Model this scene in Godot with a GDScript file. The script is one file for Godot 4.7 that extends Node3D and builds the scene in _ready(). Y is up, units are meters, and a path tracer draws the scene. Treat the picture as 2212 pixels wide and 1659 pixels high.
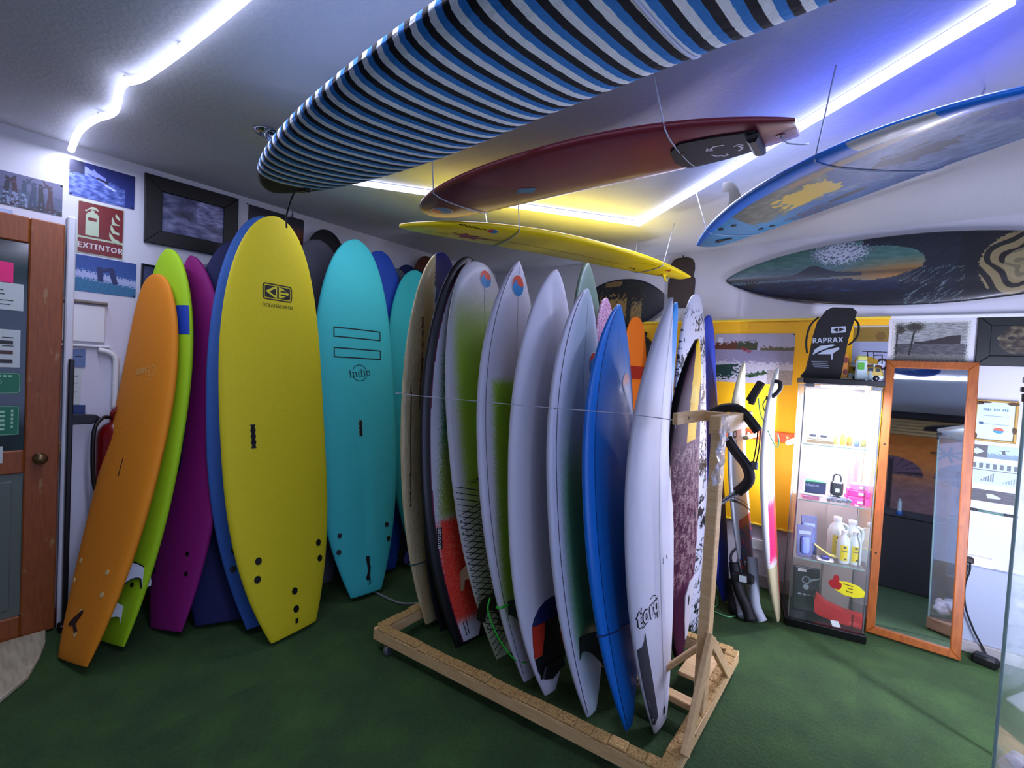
extends Node3D
# A surf shop: softboards along the side wall, a wooden rack of boards, boards slung under the ceiling.

const FOAM_P := 0.8
var taken := {}
var mats := {}
var fine_noise: NoiseTexture2D
var plaster_noise: NoiseTexture2D
var turf_noise: NoiseTexture2D


func _ready() -> void:
	set_camera()
	set_light()
	make_shared()
	build_room()
	build_door()
	build_side_wall_things()
	build_side_boards()
	build_rack()
	build_rack_boards()
	build_back_wall()
	build_back_boards()
	build_cabinet()
	build_mirror()
	build_right_end()
	build_ceiling_boards()
	build_behind()


func set_camera() -> void:
	var cam := Camera3D.new()
	cam.name = "camera"
	var yaw := deg_to_rad(38.5)
	var pitch := deg_to_rad(-1.66)
	var fw := Vector3(-sin(yaw) * cos(pitch), sin(pitch), -cos(yaw) * cos(pitch))
	var r := fw.cross(Vector3.UP).normalized()
	var u := r.cross(fw)
	var roll := deg_to_rad(3.2)
	var rx := r * cos(roll) + u * sin(roll)
	var ux := u * cos(roll) - r * sin(roll)
	cam.transform = Transform3D(Basis(rx, ux, -fw), Vector3(0, 1.55, 0))
	cam.fov = rad_to_deg(2.0 * atan(829.5 / 1000.0))
	cam.near = 0.02
	cam.far = 40.0
	add_child(cam)
	cam.current = true


const LED := Color(0.845, 0.86, 1.0)
const STRIP_LIGHT := 0.62       # per metre of strip
const STRIP_GLOW := 3.0
const SKY := 2.2              # daylight outside the shop window

func set_light() -> void:
	var we := WorldEnvironment.new()
	we.name = "world_environment"
	var e := Environment.new()
	e.background_mode = Environment.BG_COLOR
	e.background_energy_multiplier = SKY
	e.background_color = Color(0.68, 0.75, 1.0)
	e.tonemap_mode = Environment.TONE_MAPPER_LINEAR
	e.tonemap_exposure = 1.3
	e.sdfgi_enabled = true
	e.ssao_enabled = true
	e.ssil_enabled = true
	we.environment = e
	add_child(we)
	# the LED strips under the ceiling
	var a: Array[Vector3] = [Vector3(-3.47, 2.60, -0.455), Vector3(-3.15, 2.605, -0.44), Vector3(-2.92, 2.605, -0.46), Vector3(-2.77, 2.615, -0.50), Vector3(-2.45, 2.61, -0.465), Vector3(-2.28, 2.61, -0.505), Vector3(-1.6, 2.615, -0.565), Vector3(-0.4, 2.615, -0.62), Vector3(0.78, 2.615, -0.65), Vector3(1.30, 2.615, -0.30), Vector3(1.34, 2.615, 1.30)]  # the end past the bend is an unseen run added to light board decks
	led_strip("slack white LED strip sagging from the ceiling above the door, with added unseen run", a)
	var b: Array[Vector3] = [Vector3(-2.62, 2.615, -1.44), Vector3(-1.385, 2.615, -3.056), Vector3(0.2, 2.615, -1.80)]
	led_strip("taut V-shaped white LED strip fixed under the ceiling behind the maroon board", b)


func led_strip(label: String, pts: Array[Vector3]) -> void:
	var t := thing("led_strip_light", label, "light")
	var glow := M("led_glow", LED, 0.4)
	glow.emission_enabled = true
	glow.emission = LED
	glow.emission_energy_multiplier = STRIP_GLOW
	var clipm := M("strip_back", Color(0.85, 0.86, 0.88), 0.6)
	var slack := pts.size() > 4
	var run := curve_pts(pts.slice(0, pts.size() - 2), 0.05) + [pts[-2], pts[-1]] if slack else Array(pts)
	var st := stool(slack)
	var st2 := stool()
	for i in run.size() - 1:
		var p: Vector3 = run[i]
		var q: Vector3 = run[i + 1]
		var d := (q - p).normalized()
		if not slack:
			add_bar(st, p + Vector3(0, 0.004, 0) - d * 0.012, q + Vector3(0, 0.004, 0) + d * 0.012, 0.032, 0.022)
			add_bar(st2, p + Vector3(0, 0.0185, 0) + d * 0.03, q + Vector3(0, 0.0185, 0) - d * 0.03, 0.012, 0.007)
		elif i % 12 == 5:
			var cl := stool()
			add_box(cl, p + Vector3(0, 0.015, 0), Vector3(0.016, 0.014, 0.016), 0.002)
			obj("strip_clip", cl, clipm, t)
	if slack:
		add_tube(st, run, 0.015, 12)
	obj("glowing_strip", st, glow, t)
	if not slack:
		obj("strip_backing", st2, clipm, t)
	for i in pts.size() - 1:
		var p := pts[i]
		var q := pts[i + 1]
		var d := (q - p).normalized()
		var n := maxi(1, roundi(p.distance_to(q) / 1.0))
		for k in n:
			var l := AreaLight3D.new()
			l.name = "strip_light"
			var len_ := p.distance_to(q) / n
			l.area_size = Vector2(len_, 0.028)
			l.light_color = LED
			l.light_energy = STRIP_LIGHT * len_
			l.shadow_enabled = true
			l.area_range = 12.0
			var c := p.lerp(q, (k + 0.5) / n) + Vector3(0, -0.0165 if slack else -0.0085, 0)
			var z := Vector3.UP
			var x := d
			z = (z - x * z.dot(x)).normalized()
			l.transform = Transform3D(Basis(x, z.cross(x), z), c)
			t.add_child(l, true)


# ---------------------------------------------------------------- helpers

func numbered(called: String) -> String:
	taken[called] = taken.get(called, -1) + 1
	return called if taken[called] == 0 else "%s_%03d" % [called, taken[called]]


func tag(o: Node, label: String, category: String, group := "") -> Node:
	o.set_meta("label", label)
	o.set_meta("category", category)
	if group != "":
		o.set_meta("group", group)
	return o


func thing(called: String, label: String, category: String, at := Transform3D.IDENTITY, group := "") -> Node3D:
	var o := Node3D.new()
	o.name = numbered(called)
	o.transform = at
	add_child(o)
	tag(o, label, category, group)
	return o


func obj(called: String, st, m: Material, parent: Node = null, label := "") -> MeshInstance3D:
	var o := MeshInstance3D.new()
	var mesh: ArrayMesh
	if st is SurfaceTool:
		st.generate_normals()
		mesh = st.commit()
	else:
		mesh = st
	o.mesh = mesh
	o.material_override = null
	for i in mesh.get_surface_count():
		mesh.surface_set_material(i, m)
	if parent == null:
		o.name = numbered(called)
		add_child(o)
	else:
		o.name = called
		parent.add_child(o, true)
	if label != "":
		o.set_meta("label", label)
	return o


func struct(called: String, st, m: Material, parent: Node = null) -> MeshInstance3D:
	var o := obj(called, st, m, parent)
	if parent == null:
		o.set_meta("kind", "structure")
	return o


func M(key: String, c: Color, rough := 0.6, opt := {}) -> StandardMaterial3D:
	if mats.has(key):
		return mats[key]
	var m := StandardMaterial3D.new()
	m.resource_name = key
	m.albedo_color = c
	m.roughness = rough
	for k in opt:
		m.set(k, opt[k])
	mats[key] = m
	return m


func bumpy(m: StandardMaterial3D, t: Texture2D, depth: float, scale: float) -> StandardMaterial3D:
	m.heightmap_enabled = true
	m.heightmap_texture = t
	m.heightmap_scale = depth
	m.uv1_triplanar = true
	m.uv1_world_triplanar = true
	m.uv1_scale = Vector3.ONE * scale
	return m


func stool(smooth := false) -> SurfaceTool:
	var st := SurfaceTool.new()
	st.begin(Mesh.PRIMITIVE_TRIANGLES)
	st.set_smooth_group(0 if smooth else -1)
	return st


func tri(st: SurfaceTool, a: Vector3, b: Vector3, c: Vector3) -> void:
	# a, b, c run counter-clockwise seen from outside
	st.add_vertex(a)
	st.add_vertex(c)
	st.add_vertex(b)


func quad(st: SurfaceTool, a: Vector3, b: Vector3, c: Vector3, d: Vector3) -> void:
	tri(st, a, b, c)
	tri(st, a, c, d)


func quad_uv(st: SurfaceTool, a: Vector3, b: Vector3, c: Vector3, d: Vector3) -> void:
	# a lower corner at u 0, b lower at u 1, c upper at u 1, d upper at u 0
	var p := [a, c, b, a, d, c]
	var t := [Vector2(0, 1), Vector2(1, 0), Vector2(1, 1), Vector2(0, 1), Vector2(0, 0), Vector2(1, 0)]
	for i in 6:
		st.set_uv(t[i])
		st.add_vertex(p[i])


func add_box(st: SurfaceTool, c: Vector3, s: Vector3, bev := 0.0, bs := Basis.IDENTITY) -> void:
	var h := s / 2.0
	var b := minf(bev, minf(h.x, minf(h.y, h.z)) * 0.9)
	if b <= 0.0:
		var v: Array[Vector3] = []
		for i in 8:
			v.append(c + bs * Vector3(h.x * (1 if i & 1 else -1), h.y * (1 if i & 2 else -1), h.z * (1 if i & 4 else -1)))
		quad(st, v[4], v[5], v[7], v[6])
		quad(st, v[1], v[0], v[2], v[3])
		quad(st, v[5], v[1], v[3], v[7])
		quad(st, v[0], v[4], v[6], v[2])
		quad(st, v[6], v[7], v[3], v[2])
		quad(st, v[0], v[1], v[5], v[4])
		return
	var f := func(sx: int, sy: int, sz: int, ax: int) -> Vector3:
		var p := Vector3(h.x - (0.0 if ax == 0 else b), h.y - (0.0 if ax == 1 else b), h.z - (0.0 if ax == 2 else b))
		return c + bs * (p * Vector3(sx, sy, sz))
	for s1 in [-1, 1]:
		# faces
		var q := [f.call(s1, -1, -1, 0), f.call(s1, 1, -1, 0), f.call(s1, 1, 1, 0), f.call(s1, -1, 1, 0)]
		if s1 < 0: q.reverse()
		quad(st, q[0], q[1], q[2], q[3])
		q = [f.call(-1, s1, -1, 1), f.call(-1, s1, 1, 1), f.call(1, s1, 1, 1), f.call(1, s1, -1, 1)]
		if s1 < 0: q.reverse()
		quad(st, q[0], q[1], q[2], q[3])
		q = [f.call(-1, -1, s1, 2), f.call(1, -1, s1, 2), f.call(1, 1, s1, 2), f.call(-1, 1, s1, 2)]
		if s1 < 0: q.reverse()
		quad(st, q[0], q[1], q[2], q[3])
		for s2 in [-1, 1]:
			var g: int = s1 * s2
			q = [f.call(s1, s2, -1, 0), f.call(s1, s2, -1, 1), f.call(s1, s2, 1, 1), f.call(s1, s2, 1, 0)]
			if g < 0: q.reverse()
			quad(st, q[0], q[1], q[2], q[3])
			q = [f.call(-1, s1, s2, 1), f.call(-1, s1, s2, 2), f.call(1, s1, s2, 2), f.call(1, s1, s2, 1)]
			if g < 0: q.reverse()
			quad(st, q[0], q[1], q[2], q[3])
			q = [f.call(s1, -1, s2, 2), f.call(s1, -1, s2, 0), f.call(s1, 1, s2, 0), f.call(s1, 1, s2, 2)]
			if g > 0: q.reverse()
			quad(st, q[3], q[2], q[1], q[0])
			for s3 in [-1, 1]:
				var w := [f.call(s1, s2, s3, 0), f.call(s1, s2, s3, 1), f.call(s1, s2, s3, 2)]
				if g * s3 < 0: w.reverse()
				tri(st, w[0], w[1], w[2])


func add_bar(st: SurfaceTool, p: Vector3, q: Vector3, w: float, h: float, bev := 0.0, up := Vector3.UP) -> void:
	# a straight bar from p to q, w across and h along up
	var y := (q - p).normalized()
	var z := up - y * up.dot(y)
	if z.length() < 0.01:
		z = Vector3.RIGHT - y * y.x
	z = z.normalized()
	add_box(st, (p + q) / 2.0, Vector3(w, p.distance_to(q), h), bev, Basis(y.cross(z), y, z))


func add_tube(st: SurfaceTool, pts: Array, r: float, seg := 8, r_end := -1.0) -> void:
	var n := pts.size()
	var rings := []
	var ref := Vector3.UP
	var d0: Vector3 = (pts[1] - pts[0]).normalized()
	if absf(d0.dot(ref)) > 0.9:
		ref = Vector3.RIGHT
	for i in n:
		var d: Vector3 = (pts[mini(i + 1, n - 1)] - pts[maxi(i - 1, 0)]).normalized()
		var x := ref.cross(d).normalized()
		var y := d.cross(x).normalized()
		ref = y
		var rr := r if r_end < 0.0 else lerpf(r, r_end, float(i) / (n - 1))
		var ring := []
		for k in seg:
			var a := TAU * k / seg
			ring.append(pts[i] + (x * cos(a) + y * sin(a)) * rr)
		rings.append(ring)
	for i in n - 1:
		for k in seg:
			var k2 := (k + 1) % seg
			quad(st, rings[i][k], rings[i][k2], rings[i + 1][k2], rings[i + 1][k])
	for k in range(1, seg - 1):
		tri(st, rings[0][0], rings[0][k + 1], rings[0][k])
		tri(st, rings[n - 1][0], rings[n - 1][k], rings[n - 1][k + 1])


func curve_pts(pts: Array, step := 0.02) -> Array:
	var c := Curve3D.new()
	for i in pts.size():
		var t: Vector3 = (pts[mini(i + 1, pts.size() - 1)] - pts[maxi(i - 1, 0)]) / 6.0
		c.add_point(pts[i], -t, t)
	c.bake_interval = step
	var out := []
	for p in c.get_baked_points():
		if out.is_empty() or out[-1].distance_to(p) > 0.002:
			out.append(p)
	return out


func add_lathe(st: SurfaceTool, prof: Array, seg := 20, at := Transform3D.IDENTITY) -> void:
	# prof: points (radius, height) from bottom to top, turned about y
	for i in prof.size() - 1:
		for k in seg:
			var a := TAU * k / seg
			var b := TAU * (k + 1) / seg
			var p: Vector2 = prof[i]
			var q: Vector2 = prof[i + 1]
			var p0 := at * Vector3(p.x * cos(a), p.y, -p.x * sin(a))
			var p1 := at * Vector3(p.x * cos(b), p.y, -p.x * sin(b))
			var q0 := at * Vector3(q.x * cos(a), q.y, -q.x * sin(a))
			var q1 := at * Vector3(q.x * cos(b), q.y, -q.x * sin(b))
			if p.x > 1e-5:
				tri(st, p0, p1, q1 if q.x > 1e-5 else q0)
			if q.x > 1e-5:
				tri(st, p0, q1, q0)


func add_prism(st: SurfaceTool, poly: PackedVector2Array, at: Transform3D, depth: float, bev := 0.0) -> void:
	# polygon in local x, y; extruded along local z from -depth/2 to depth/2
	var p := poly
	if Geometry2D.is_polygon_clockwise(p):
		p = p.duplicate()
		p.reverse()
	var inner := p
	if bev > 0.0:
		var off := Geometry2D.offset_polygon(p, -bev)
		if off.size() == 1 and off[0].size() == p.size():
			inner = off[0]
			# align the start
			var best := 0
			for i in inner.size():
				if inner[i].distance_to(p[0]) < inner[best].distance_to(p[0]):
					best = i
			var moved := PackedVector2Array()
			for i in inner.size():
				moved.append(inner[(best + i) % inner.size()])
			inner = moved
			if Geometry2D.is_polygon_clockwise(inner):
				inner.reverse()
		else:
			bev = 0.0
			inner = p
	var idx := Geometry2D.triangulate_polygon(inner)
	var h := depth / 2.0
	for i in range(0, idx.size(), 3):
		var a := inner[idx[i]]
		var b := inner[idx[i + 1]]
		var c := inner[idx[i + 2]]
		if (b - a).cross(c - a) < 0:
			var s := b
			b = c
			c = s
		tri(st, at * Vector3(a.x, a.y, h), at * Vector3(b.x, b.y, h), at * Vector3(c.x, c.y, h))
		tri(st, at * Vector3(a.x, a.y, -h), at * Vector3(c.x, c.y, -h), at * Vector3(b.x, b.y, -h))
	for i in p.size():
		var j := (i + 1) % p.size()
		var hb := h - bev
		quad(st, at * Vector3(p[i].x, p[i].y, -hb), at * Vector3(p[j].x, p[j].y, -hb), at * Vector3(p[j].x, p[j].y, hb), at * Vector3(p[i].x, p[i].y, hb))
		if bev > 0.0:
			quad(st, at * Vector3(p[i].x, p[i].y, hb), at * Vector3(p[j].x, p[j].y, hb), at * Vector3(inner[j].x, inner[j].y, h), at * Vector3(inner[i].x, inner[i].y, h))
			quad(st, at * Vector3(p[j].x, p[j].y, -hb), at * Vector3(p[i].x, p[i].y, -hb), at * Vector3(inner[i].x, inner[i].y, -h), at * Vector3(inner[j].x, inner[j].y, -h))


func ellipse(rx: float, ry: float, seg := 20, c := Vector2.ZERO, a0 := 0.0, a1 := TAU) -> PackedVector2Array:
	var p := PackedVector2Array()
	var full := absf(a1 - a0 - TAU) < 0.001
	for i in (seg if full else seg + 1):
		var a := lerpf(a0, a1, float(i) / seg)
		p.append(c + Vector2(cos(a) * rx, sin(a) * ry))
	return p


func rect(w: float, h: float, r := 0.0, c := Vector2.ZERO) -> PackedVector2Array:
	var p := PackedVector2Array()
	if r <= 0.0:
		return PackedVector2Array([c + Vector2(-w, -h) / 2, c + Vector2(w, -h) / 2, c + Vector2(w, h) / 2, c + Vector2(-w, h) / 2])
	for k in 4:
		var cc := c + Vector2((w / 2 - r) * [1, -1, -1, 1][k], (h / 2 - r) * [1, 1, -1, -1][k])
		for i in 5:
			var a := PI / 2 * (k + i / 4.0)
			p.append(cc + Vector2(cos(a), sin(a)) * r)
	return p


func poly(a: Array) -> PackedVector2Array:
	var p := PackedVector2Array()
	for i in range(0, a.size(), 2):
		p.append(Vector2(a[i], a[i + 1]))
	return p


func img(w: int, h: int, fn: Callable, alpha := false) -> ImageTexture:
	# fn(u, v) with v running down; colours as seen (sRGB)
	var b := PackedByteArray()
	b.resize(w * h * 3)
	var n := 0
	for j in h:
		for i in w:
			var c: Color = fn.call((i + 0.5) / w, (j + 0.5) / h)
			b[n] = clampi(int(c.r * 255.0 + 0.5), 0, 255)
			b[n + 1] = clampi(int(c.g * 255.0 + 0.5), 0, 255)
			b[n + 2] = clampi(int(c.b * 255.0 + 0.5), 0, 255)
			n += 3
	return ImageTexture.create_from_image(Image.create_from_data(w, h, false, Image.FORMAT_RGB8, b))


func noise(seed_: int, freq: float, oct := 3) -> FastNoiseLite:
	var n := FastNoiseLite.new()
	n.seed = seed_
	n.frequency = freq
	n.fractal_octaves = oct
	return n


func noise_tex(seed_: int, freq: float, oct: int, size := 512) -> NoiseTexture2D:
	var t := NoiseTexture2D.new()
	t.width = size
	t.height = size
	t.seamless = true
	t.noise = noise(seed_, freq, oct)
	return t


func text_mesh(s: String, size: float, font := "Droid Sans", bold := false) -> ArrayMesh:
	# lettering of cap height about 0.72 size, centred, lying in x, y
	var f := SystemFont.new()
	f.font_names = PackedStringArray([font])
	if bold:
		f.font_weight = 700
	var t := TextMesh.new()
	t.text = s
	t.font = f
	t.font_size = 48
	t.pixel_size = size / 48.0
	t.depth = 0.0006
	t.curve_step = 1.5
	var a := ArrayMesh.new()
	for k in t.get_surface_count():
		a.add_surface_from_arrays(Mesh.PRIMITIVE_TRIANGLES, t.surface_get_arrays(k))
	return a


func letters(called: String, s: String, size: float, m: Material, parent: Node, at: Transform3D, font := "Droid Sans", bold := false) -> void:
	var mesh := text_mesh(s, size, font, bold)
	if mesh.get_surface_count() == 0:
		return
	var o := obj(called, mesh, m, parent)
	o.transform = at


func V(x: float, y: float, z: float) -> Vector3:
	return Vector3(x, y, z)


func on_side_wall(z: float, y: float, off := 0.0) -> Transform3D:
	# local x runs along the wall away from the camera, z out of the wall
	return Transform3D(Basis(Vector3.UP, PI / 2), Vector3(-3.5 + off, y, z))


func on_back_wall(x: float, y: float, off := 0.0) -> Transform3D:
	return Transform3D(Basis.IDENTITY, Vector3(x, y, -4.0 + off))


func make_shared() -> void:
	fine_noise = noise_tex(3, 0.12, 3, 256)
	plaster_noise = noise_tex(11, 0.03, 4, 512)
	turf_noise = noise_tex(5, 0.2, 2, 512)


# ---------------------------------------------------------------- boards

func bd_f(b: Dictionary, t: float) -> float:
	var tw: float = b.tw
	if t >= tw:
		return pow(maxf(0.0, 1.0 - pow((t - tw) / (1.0 - tw), b.na)), b.nb)
	return b.wt + (1.0 - b.wt) * maxf(0.0, 1.0 - pow((tw - t) / tw, b.ta))


func bd_thick(b: Dictionary, t: float) -> float:
	return b.T * (pow(maxf(0.0, 1.0 - pow(absf(2.0 * t - 1.0), 3.0)), 0.6) * 0.75 + 0.25)


func bd_rock(b: Dictionary, t: float) -> float:
	return b.nr * pow(maxf(0.0, 2.0 * t - 1.0), 2.2) + b.tr * pow(maxf(0.0, 1.0 - 2.0 * t), 2.2)


func bd_raw(b: Dictionary, xn: float, t: float, deck: bool) -> Vector3:
	var c := pow(minf(1.0, absf(xn)), 1.25)
	var s := pow(maxf(0.0, 1.0 - c * c), 0.4)
	var hw: float = b.W / 2.0 * bd_f(b, t)
	return Vector3(xn * hw, t * b.L, bd_rock(b, t) + (1.0 if deck else -1.0) * s * bd_thick(b, t) / 2.0)


func bd_norm(b: Dictionary, xn: float, t: float, deck: bool) -> Vector3:
	var e := 0.03
	var x1 := bd_raw(b, minf(xn + e, 0.999), t, deck)
	var x0 := bd_raw(b, maxf(xn - e, -0.999), t, deck)
	var y1 := bd_raw(b, xn, minf(t + 0.01, 0.999), deck)
	var y0 := bd_raw(b, xn, maxf(t - 0.01, 0.001), deck)
	var n := (x1 - x0).cross(y1 - y0).normalized()
	return n if deck else -n


func bd_xy(b: Dictionary, x: float, y: float, lift := 0.0, deck := true) -> Array:
	# a point and normal of the surface above plan position x, y in metres
	var t := clampf(y / b.L, 0.002, 0.998)
	var xn := clampf(x / maxf(0.004, b.W / 2.0 * bd_f(b, t)), -0.985, 0.985)
	var n := bd_norm(b, xn, t, deck)
	return [bd_raw(b, xn, t, deck) + n * lift, n]


func board(called: String, label: String, category: String, tail: Vector3, nose: Vector3, b: Dictionary, m: Material, group := "", hang := false) -> Array:
	var L := tail.distance_to(nose)
	var y := (nose - tail) / L
	var n: Vector3
	if hang:
		var s := y.cross(Vector3.UP).normalized()
		n = Vector3.DOWN * cos(b.phi) + s * sin(b.phi)
	else:
		n = Vector3(cos(b.phi), 0, sin(b.phi))
	n = (n - y * n.dot(y)).normalized()
	b.L = L
	var t := thing(called, label, category, Transform3D(Basis(y.cross(n), y, n), tail), group)
	obj("board_body", bd_mesh(b), m, t)
	return [t, b]


func shape(tw: float, na: float, nb: float, wt: float, ta: float, W: float, T: float, nr: float, tr: float, phi := 0.0) -> Dictionary:
	return {"tw": tw, "na": na, "nb": nb, "wt": wt, "ta": ta, "W": W, "T": T, "nr": nr, "tr": tr, "phi": phi}


func bd_mesh(b: Dictionary) -> ArrayMesh:
	var st := stool(true)
	var nt := 46
	var na := 28
	var ring := []
	for i in nt + 1:
		var t := clampf(0.5 - 0.5 * cos(PI * i / nt), 0.0005, 0.9995)
		var hw: float = b.W / 2.0 * bd_f(b, t)
		var th := bd_thick(b, t) / 2.0
		var rk := bd_rock(b, t)
		var row := []
		for k in na + 1:
			var a := TAU * k / na
			var c := cos(a)
			var s := sin(a)
			row.append([Vector3(signf(c) * pow(absf(c), FOAM_P) * hw, t * b.L, rk + signf(s) * pow(absf(s), FOAM_P) * th), Vector2(float(k) / na, 1.0 - t)])
		ring.append(row)
	for i in nt:
		for k in na:
			for v in [ring[i][k], ring[i + 1][k + 1], ring[i][k + 1], ring[i][k], ring[i + 1][k], ring[i + 1][k + 1]]:
				st.set_uv(v[1])
				st.add_vertex(v[0])
	st.set_smooth_group(1)
	for e in [0, nt]:
		var c: Vector3 = (ring[e][0][0] + ring[e][na / 2][0]) / 2.0
		for k in na:
			var tr_ := [[c, Vector2(0.25, 1.0 if e == 0 else 0.0)], ring[e][k], ring[e][k + 1]]
			if e == nt:
				tr_ = [tr_[0], tr_[2], tr_[1]]
			for v in tr_:
				st.set_uv(v[1])
				st.add_vertex(v[0])
	st.generate_normals()
	return st.commit()


func bd_paint(key: String, b: Dictionary, L: float, fn: Callable, rough := 0.25, w := 160, h := 640) -> StandardMaterial3D:
	# fn(xn, x, y, deck) -> Color, y from the tail in metres; u runs round the section from the +x rail over the deck
	var tex := img(w, h, func(u: float, v: float) -> Color:
		var a := TAU * u
		var c := cos(a)
		var xn := signf(c) * pow(absf(c), FOAM_P)
		var t := 1.0 - v
		return fn.call(xn, xn * b.W / 2.0 * bd_f(b, t), t * L, u < 0.5))
	var m := M(key, Color.WHITE, rough)
	m.albedo_texture = tex
	return m


func glossy(m: StandardMaterial3D) -> StandardMaterial3D:
	m.roughness = maxf(m.roughness, 0.45)
	m.clearcoat_enabled = true
	m.clearcoat = 0.2
	m.clearcoat_roughness = 0.15
	return m


func foam(key: String, c: Color) -> StandardMaterial3D:
	if mats.has(key):
		return mats[key]
	var m := M(key, c, 0.75)
	m.heightmap_enabled = true
	m.heightmap_texture = fine_noise
	m.heightmap_scale = 0.06
	m.uv1_scale = Vector3(3, 8, 1)
	return m


func cut(p: PackedVector2Array, size: float) -> Array:
	# the polygon as small triangles, so that it bends with the surface
	var idx := Geometry2D.triangulate_polygon(p)
	var work := []
	for i in range(0, idx.size(), 3):
		work.append([p[idx[i]], p[idx[i + 1]], p[idx[i + 2]]])
	var out := []
	while work.size():
		var t: Array = work.pop_back()
		var l := [t[0].distance_to(t[1]), t[1].distance_to(t[2]), t[2].distance_to(t[0])]
		var k: int = l.find(l.max())
		if l[k] <= size:
			out.append(t)
		else:
			var m: Vector2 = (t[k] + t[(k + 1) % 3]) / 2.0
			work.append([t[k], m, t[(k + 2) % 3]])
			work.append([m, t[(k + 1) % 3], t[(k + 2) % 3]])
	return out


func deco(bt: Array, called: String, p: PackedVector2Array, m: Material, lift := 0.0012, deck := true, size := 0.035, label := "", parent: Node = null) -> MeshInstance3D:
	# a thin patch (print, pad, plug) following the board's surface; p in metres, x across, y from the tail
	var b: Dictionary = bt[1]
	var st := stool(true)
	for t in cut(p, size):
		var vs := []
		for q in t:
			vs.append(bd_xy(b, q.x, q.y, lift, deck))
		var up: Vector3 = (vs[1][0] - vs[0][0]).cross(vs[2][0] - vs[0][0])
		var order := [0, 2, 1] if up.dot(vs[0][1]) > 0 else [0, 1, 2]
		for k in order:
			st.set_normal(vs[k][1])
			st.add_vertex(vs[k][0])
	if lift > 0.0025:
		# give a pad its edge
		for i in p.size():
			var j := (i + 1) % p.size()
			var n := maxi(1, ceili(p[i].distance_to(p[j]) / size))
			for k in n:
				var u := p[i].lerp(p[j], float(k) / n)
				var v := p[i].lerp(p[j], float(k + 1) / n)
				var a := bd_xy(b, u.x, u.y, lift, deck)
				var c := bd_xy(b, v.x, v.y, lift, deck)
				var a0 := bd_xy(b, u.x, u.y, 0.0, deck)
				var c0 := bd_xy(b, v.x, v.y, 0.0, deck)
				var nn: Vector3 = (c[0] - a[0]).cross(a[1]).normalized()
				for w in [a0[0], a[0], c[0], a0[0], c[0], c0[0]]:
					st.set_normal(nn)
					st.add_vertex(w)
	var o := MeshInstance3D.new()
	var mesh := st.commit()
	mesh.surface_set_material(0, m)
	o.mesh = mesh
	o.name = called
	(parent if parent else bt[0]).add_child(o, true)
	if label != "":
		o.set_meta("label", label)
	return o


func ribbon(bt: Array, called: String, pts: Array, width: float, m: Material, deck := true, lift := 0.0012) -> void:
	# pts: (x, y) in metres
	var b: Dictionary = bt[1]
	var st := stool(true)
	var prev := []
	for i in pts.size():
		var q: Array = bd_xy(b, pts[i].x, pts[i].y, lift, deck)
		var q2: Array = bd_xy(b, pts[mini(i + 1, pts.size() - 1)].x, pts[mini(i + 1, pts.size() - 1)].y, lift, deck)
		var q1: Array = bd_xy(b, pts[maxi(i - 1, 0)].x, pts[maxi(i - 1, 0)].y, lift, deck)
		var side: Vector3 = (q2[0] - q1[0]).cross(q[1]).normalized() * width / 2.0
		var now := [q[0] - side, q[0] + side, q[1]]
		if prev.size():
			for v in [[prev[0], prev[2]], [now[0], now[2]], [now[1], now[2]], [prev[0], prev[2]], [now[1], now[2]], [prev[1], prev[2]]]:
				st.set_normal(v[1])
				st.add_vertex(v[0])
		prev = now
	var o := MeshInstance3D.new()
	var mesh := st.commit()
	mesh.surface_set_material(0, m)
	o.mesh = mesh
	o.name = called
	bt[0].add_child(o, true)


func rail_line(bt: Array, xn: float, t0: float, t1: float, n := 40) -> Array:
	var b: Dictionary = bt[1]
	var out := []
	for i in n + 1:
		var t := lerpf(t0, t1, float(i) / n)
		out.append(Vector2(xn * b.W / 2.0 * bd_f(b, t), t * b.L))
	return out


func straight(a: Vector2, c: Vector2, n := 24) -> Array:
	var out := []
	for i in n + 1:
		out.append(a.lerp(c, float(i) / n))
	return out


func bd_text(bt: Array, s: String, x: float, y: float, size: float, m: Material, turn := 0.0, font := "Droid Sans", bold := false, lift := 0.0014, called := "lettering", deck := true) -> void:
	var src := text_mesh(s, size, font, bold)
	if src.get_surface_count() == 0:
		return
	var b: Dictionary = bt[1]
	var st := stool(true)
	for k in src.get_surface_count():
		var a := src.surface_get_arrays(k)
		var vs: PackedVector3Array = a[Mesh.ARRAY_VERTEX]
		var ns: PackedVector3Array = a[Mesh.ARRAY_NORMAL]
		var idx = a[Mesh.ARRAY_INDEX]
		var count: int = idx.size() if idx != null and idx.size() else vs.size()
		for i in range(0, count, 3):
			var t := []
			for e in 3:
				t.append(idx[i + e] if idx != null and idx.size() else i + e)
			if ns[t[0]].z < 0.5:
				continue
			for e in t:
				var p := Vector2(vs[e].x, vs[e].y).rotated(turn) + Vector2(x, y)
				var q := bd_xy(b, p.x, p.y, lift, deck)
				st.set_normal(q[1])
				st.add_vertex(q[0])
	var mesh := st.commit()
	mesh.surface_set_material(0, m)
	var o := MeshInstance3D.new()
	o.mesh = mesh
	o.name = called
	bt[0].add_child(o, true)


func plugs(bt: Array, at: Array, r: float, m: Material, called := "fin_plug", deck := true) -> void:
	for q in at:
		deco(bt, called, ellipse(r, r * 1.15, 14, q), m, 0.003, deck, 0.03)


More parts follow.
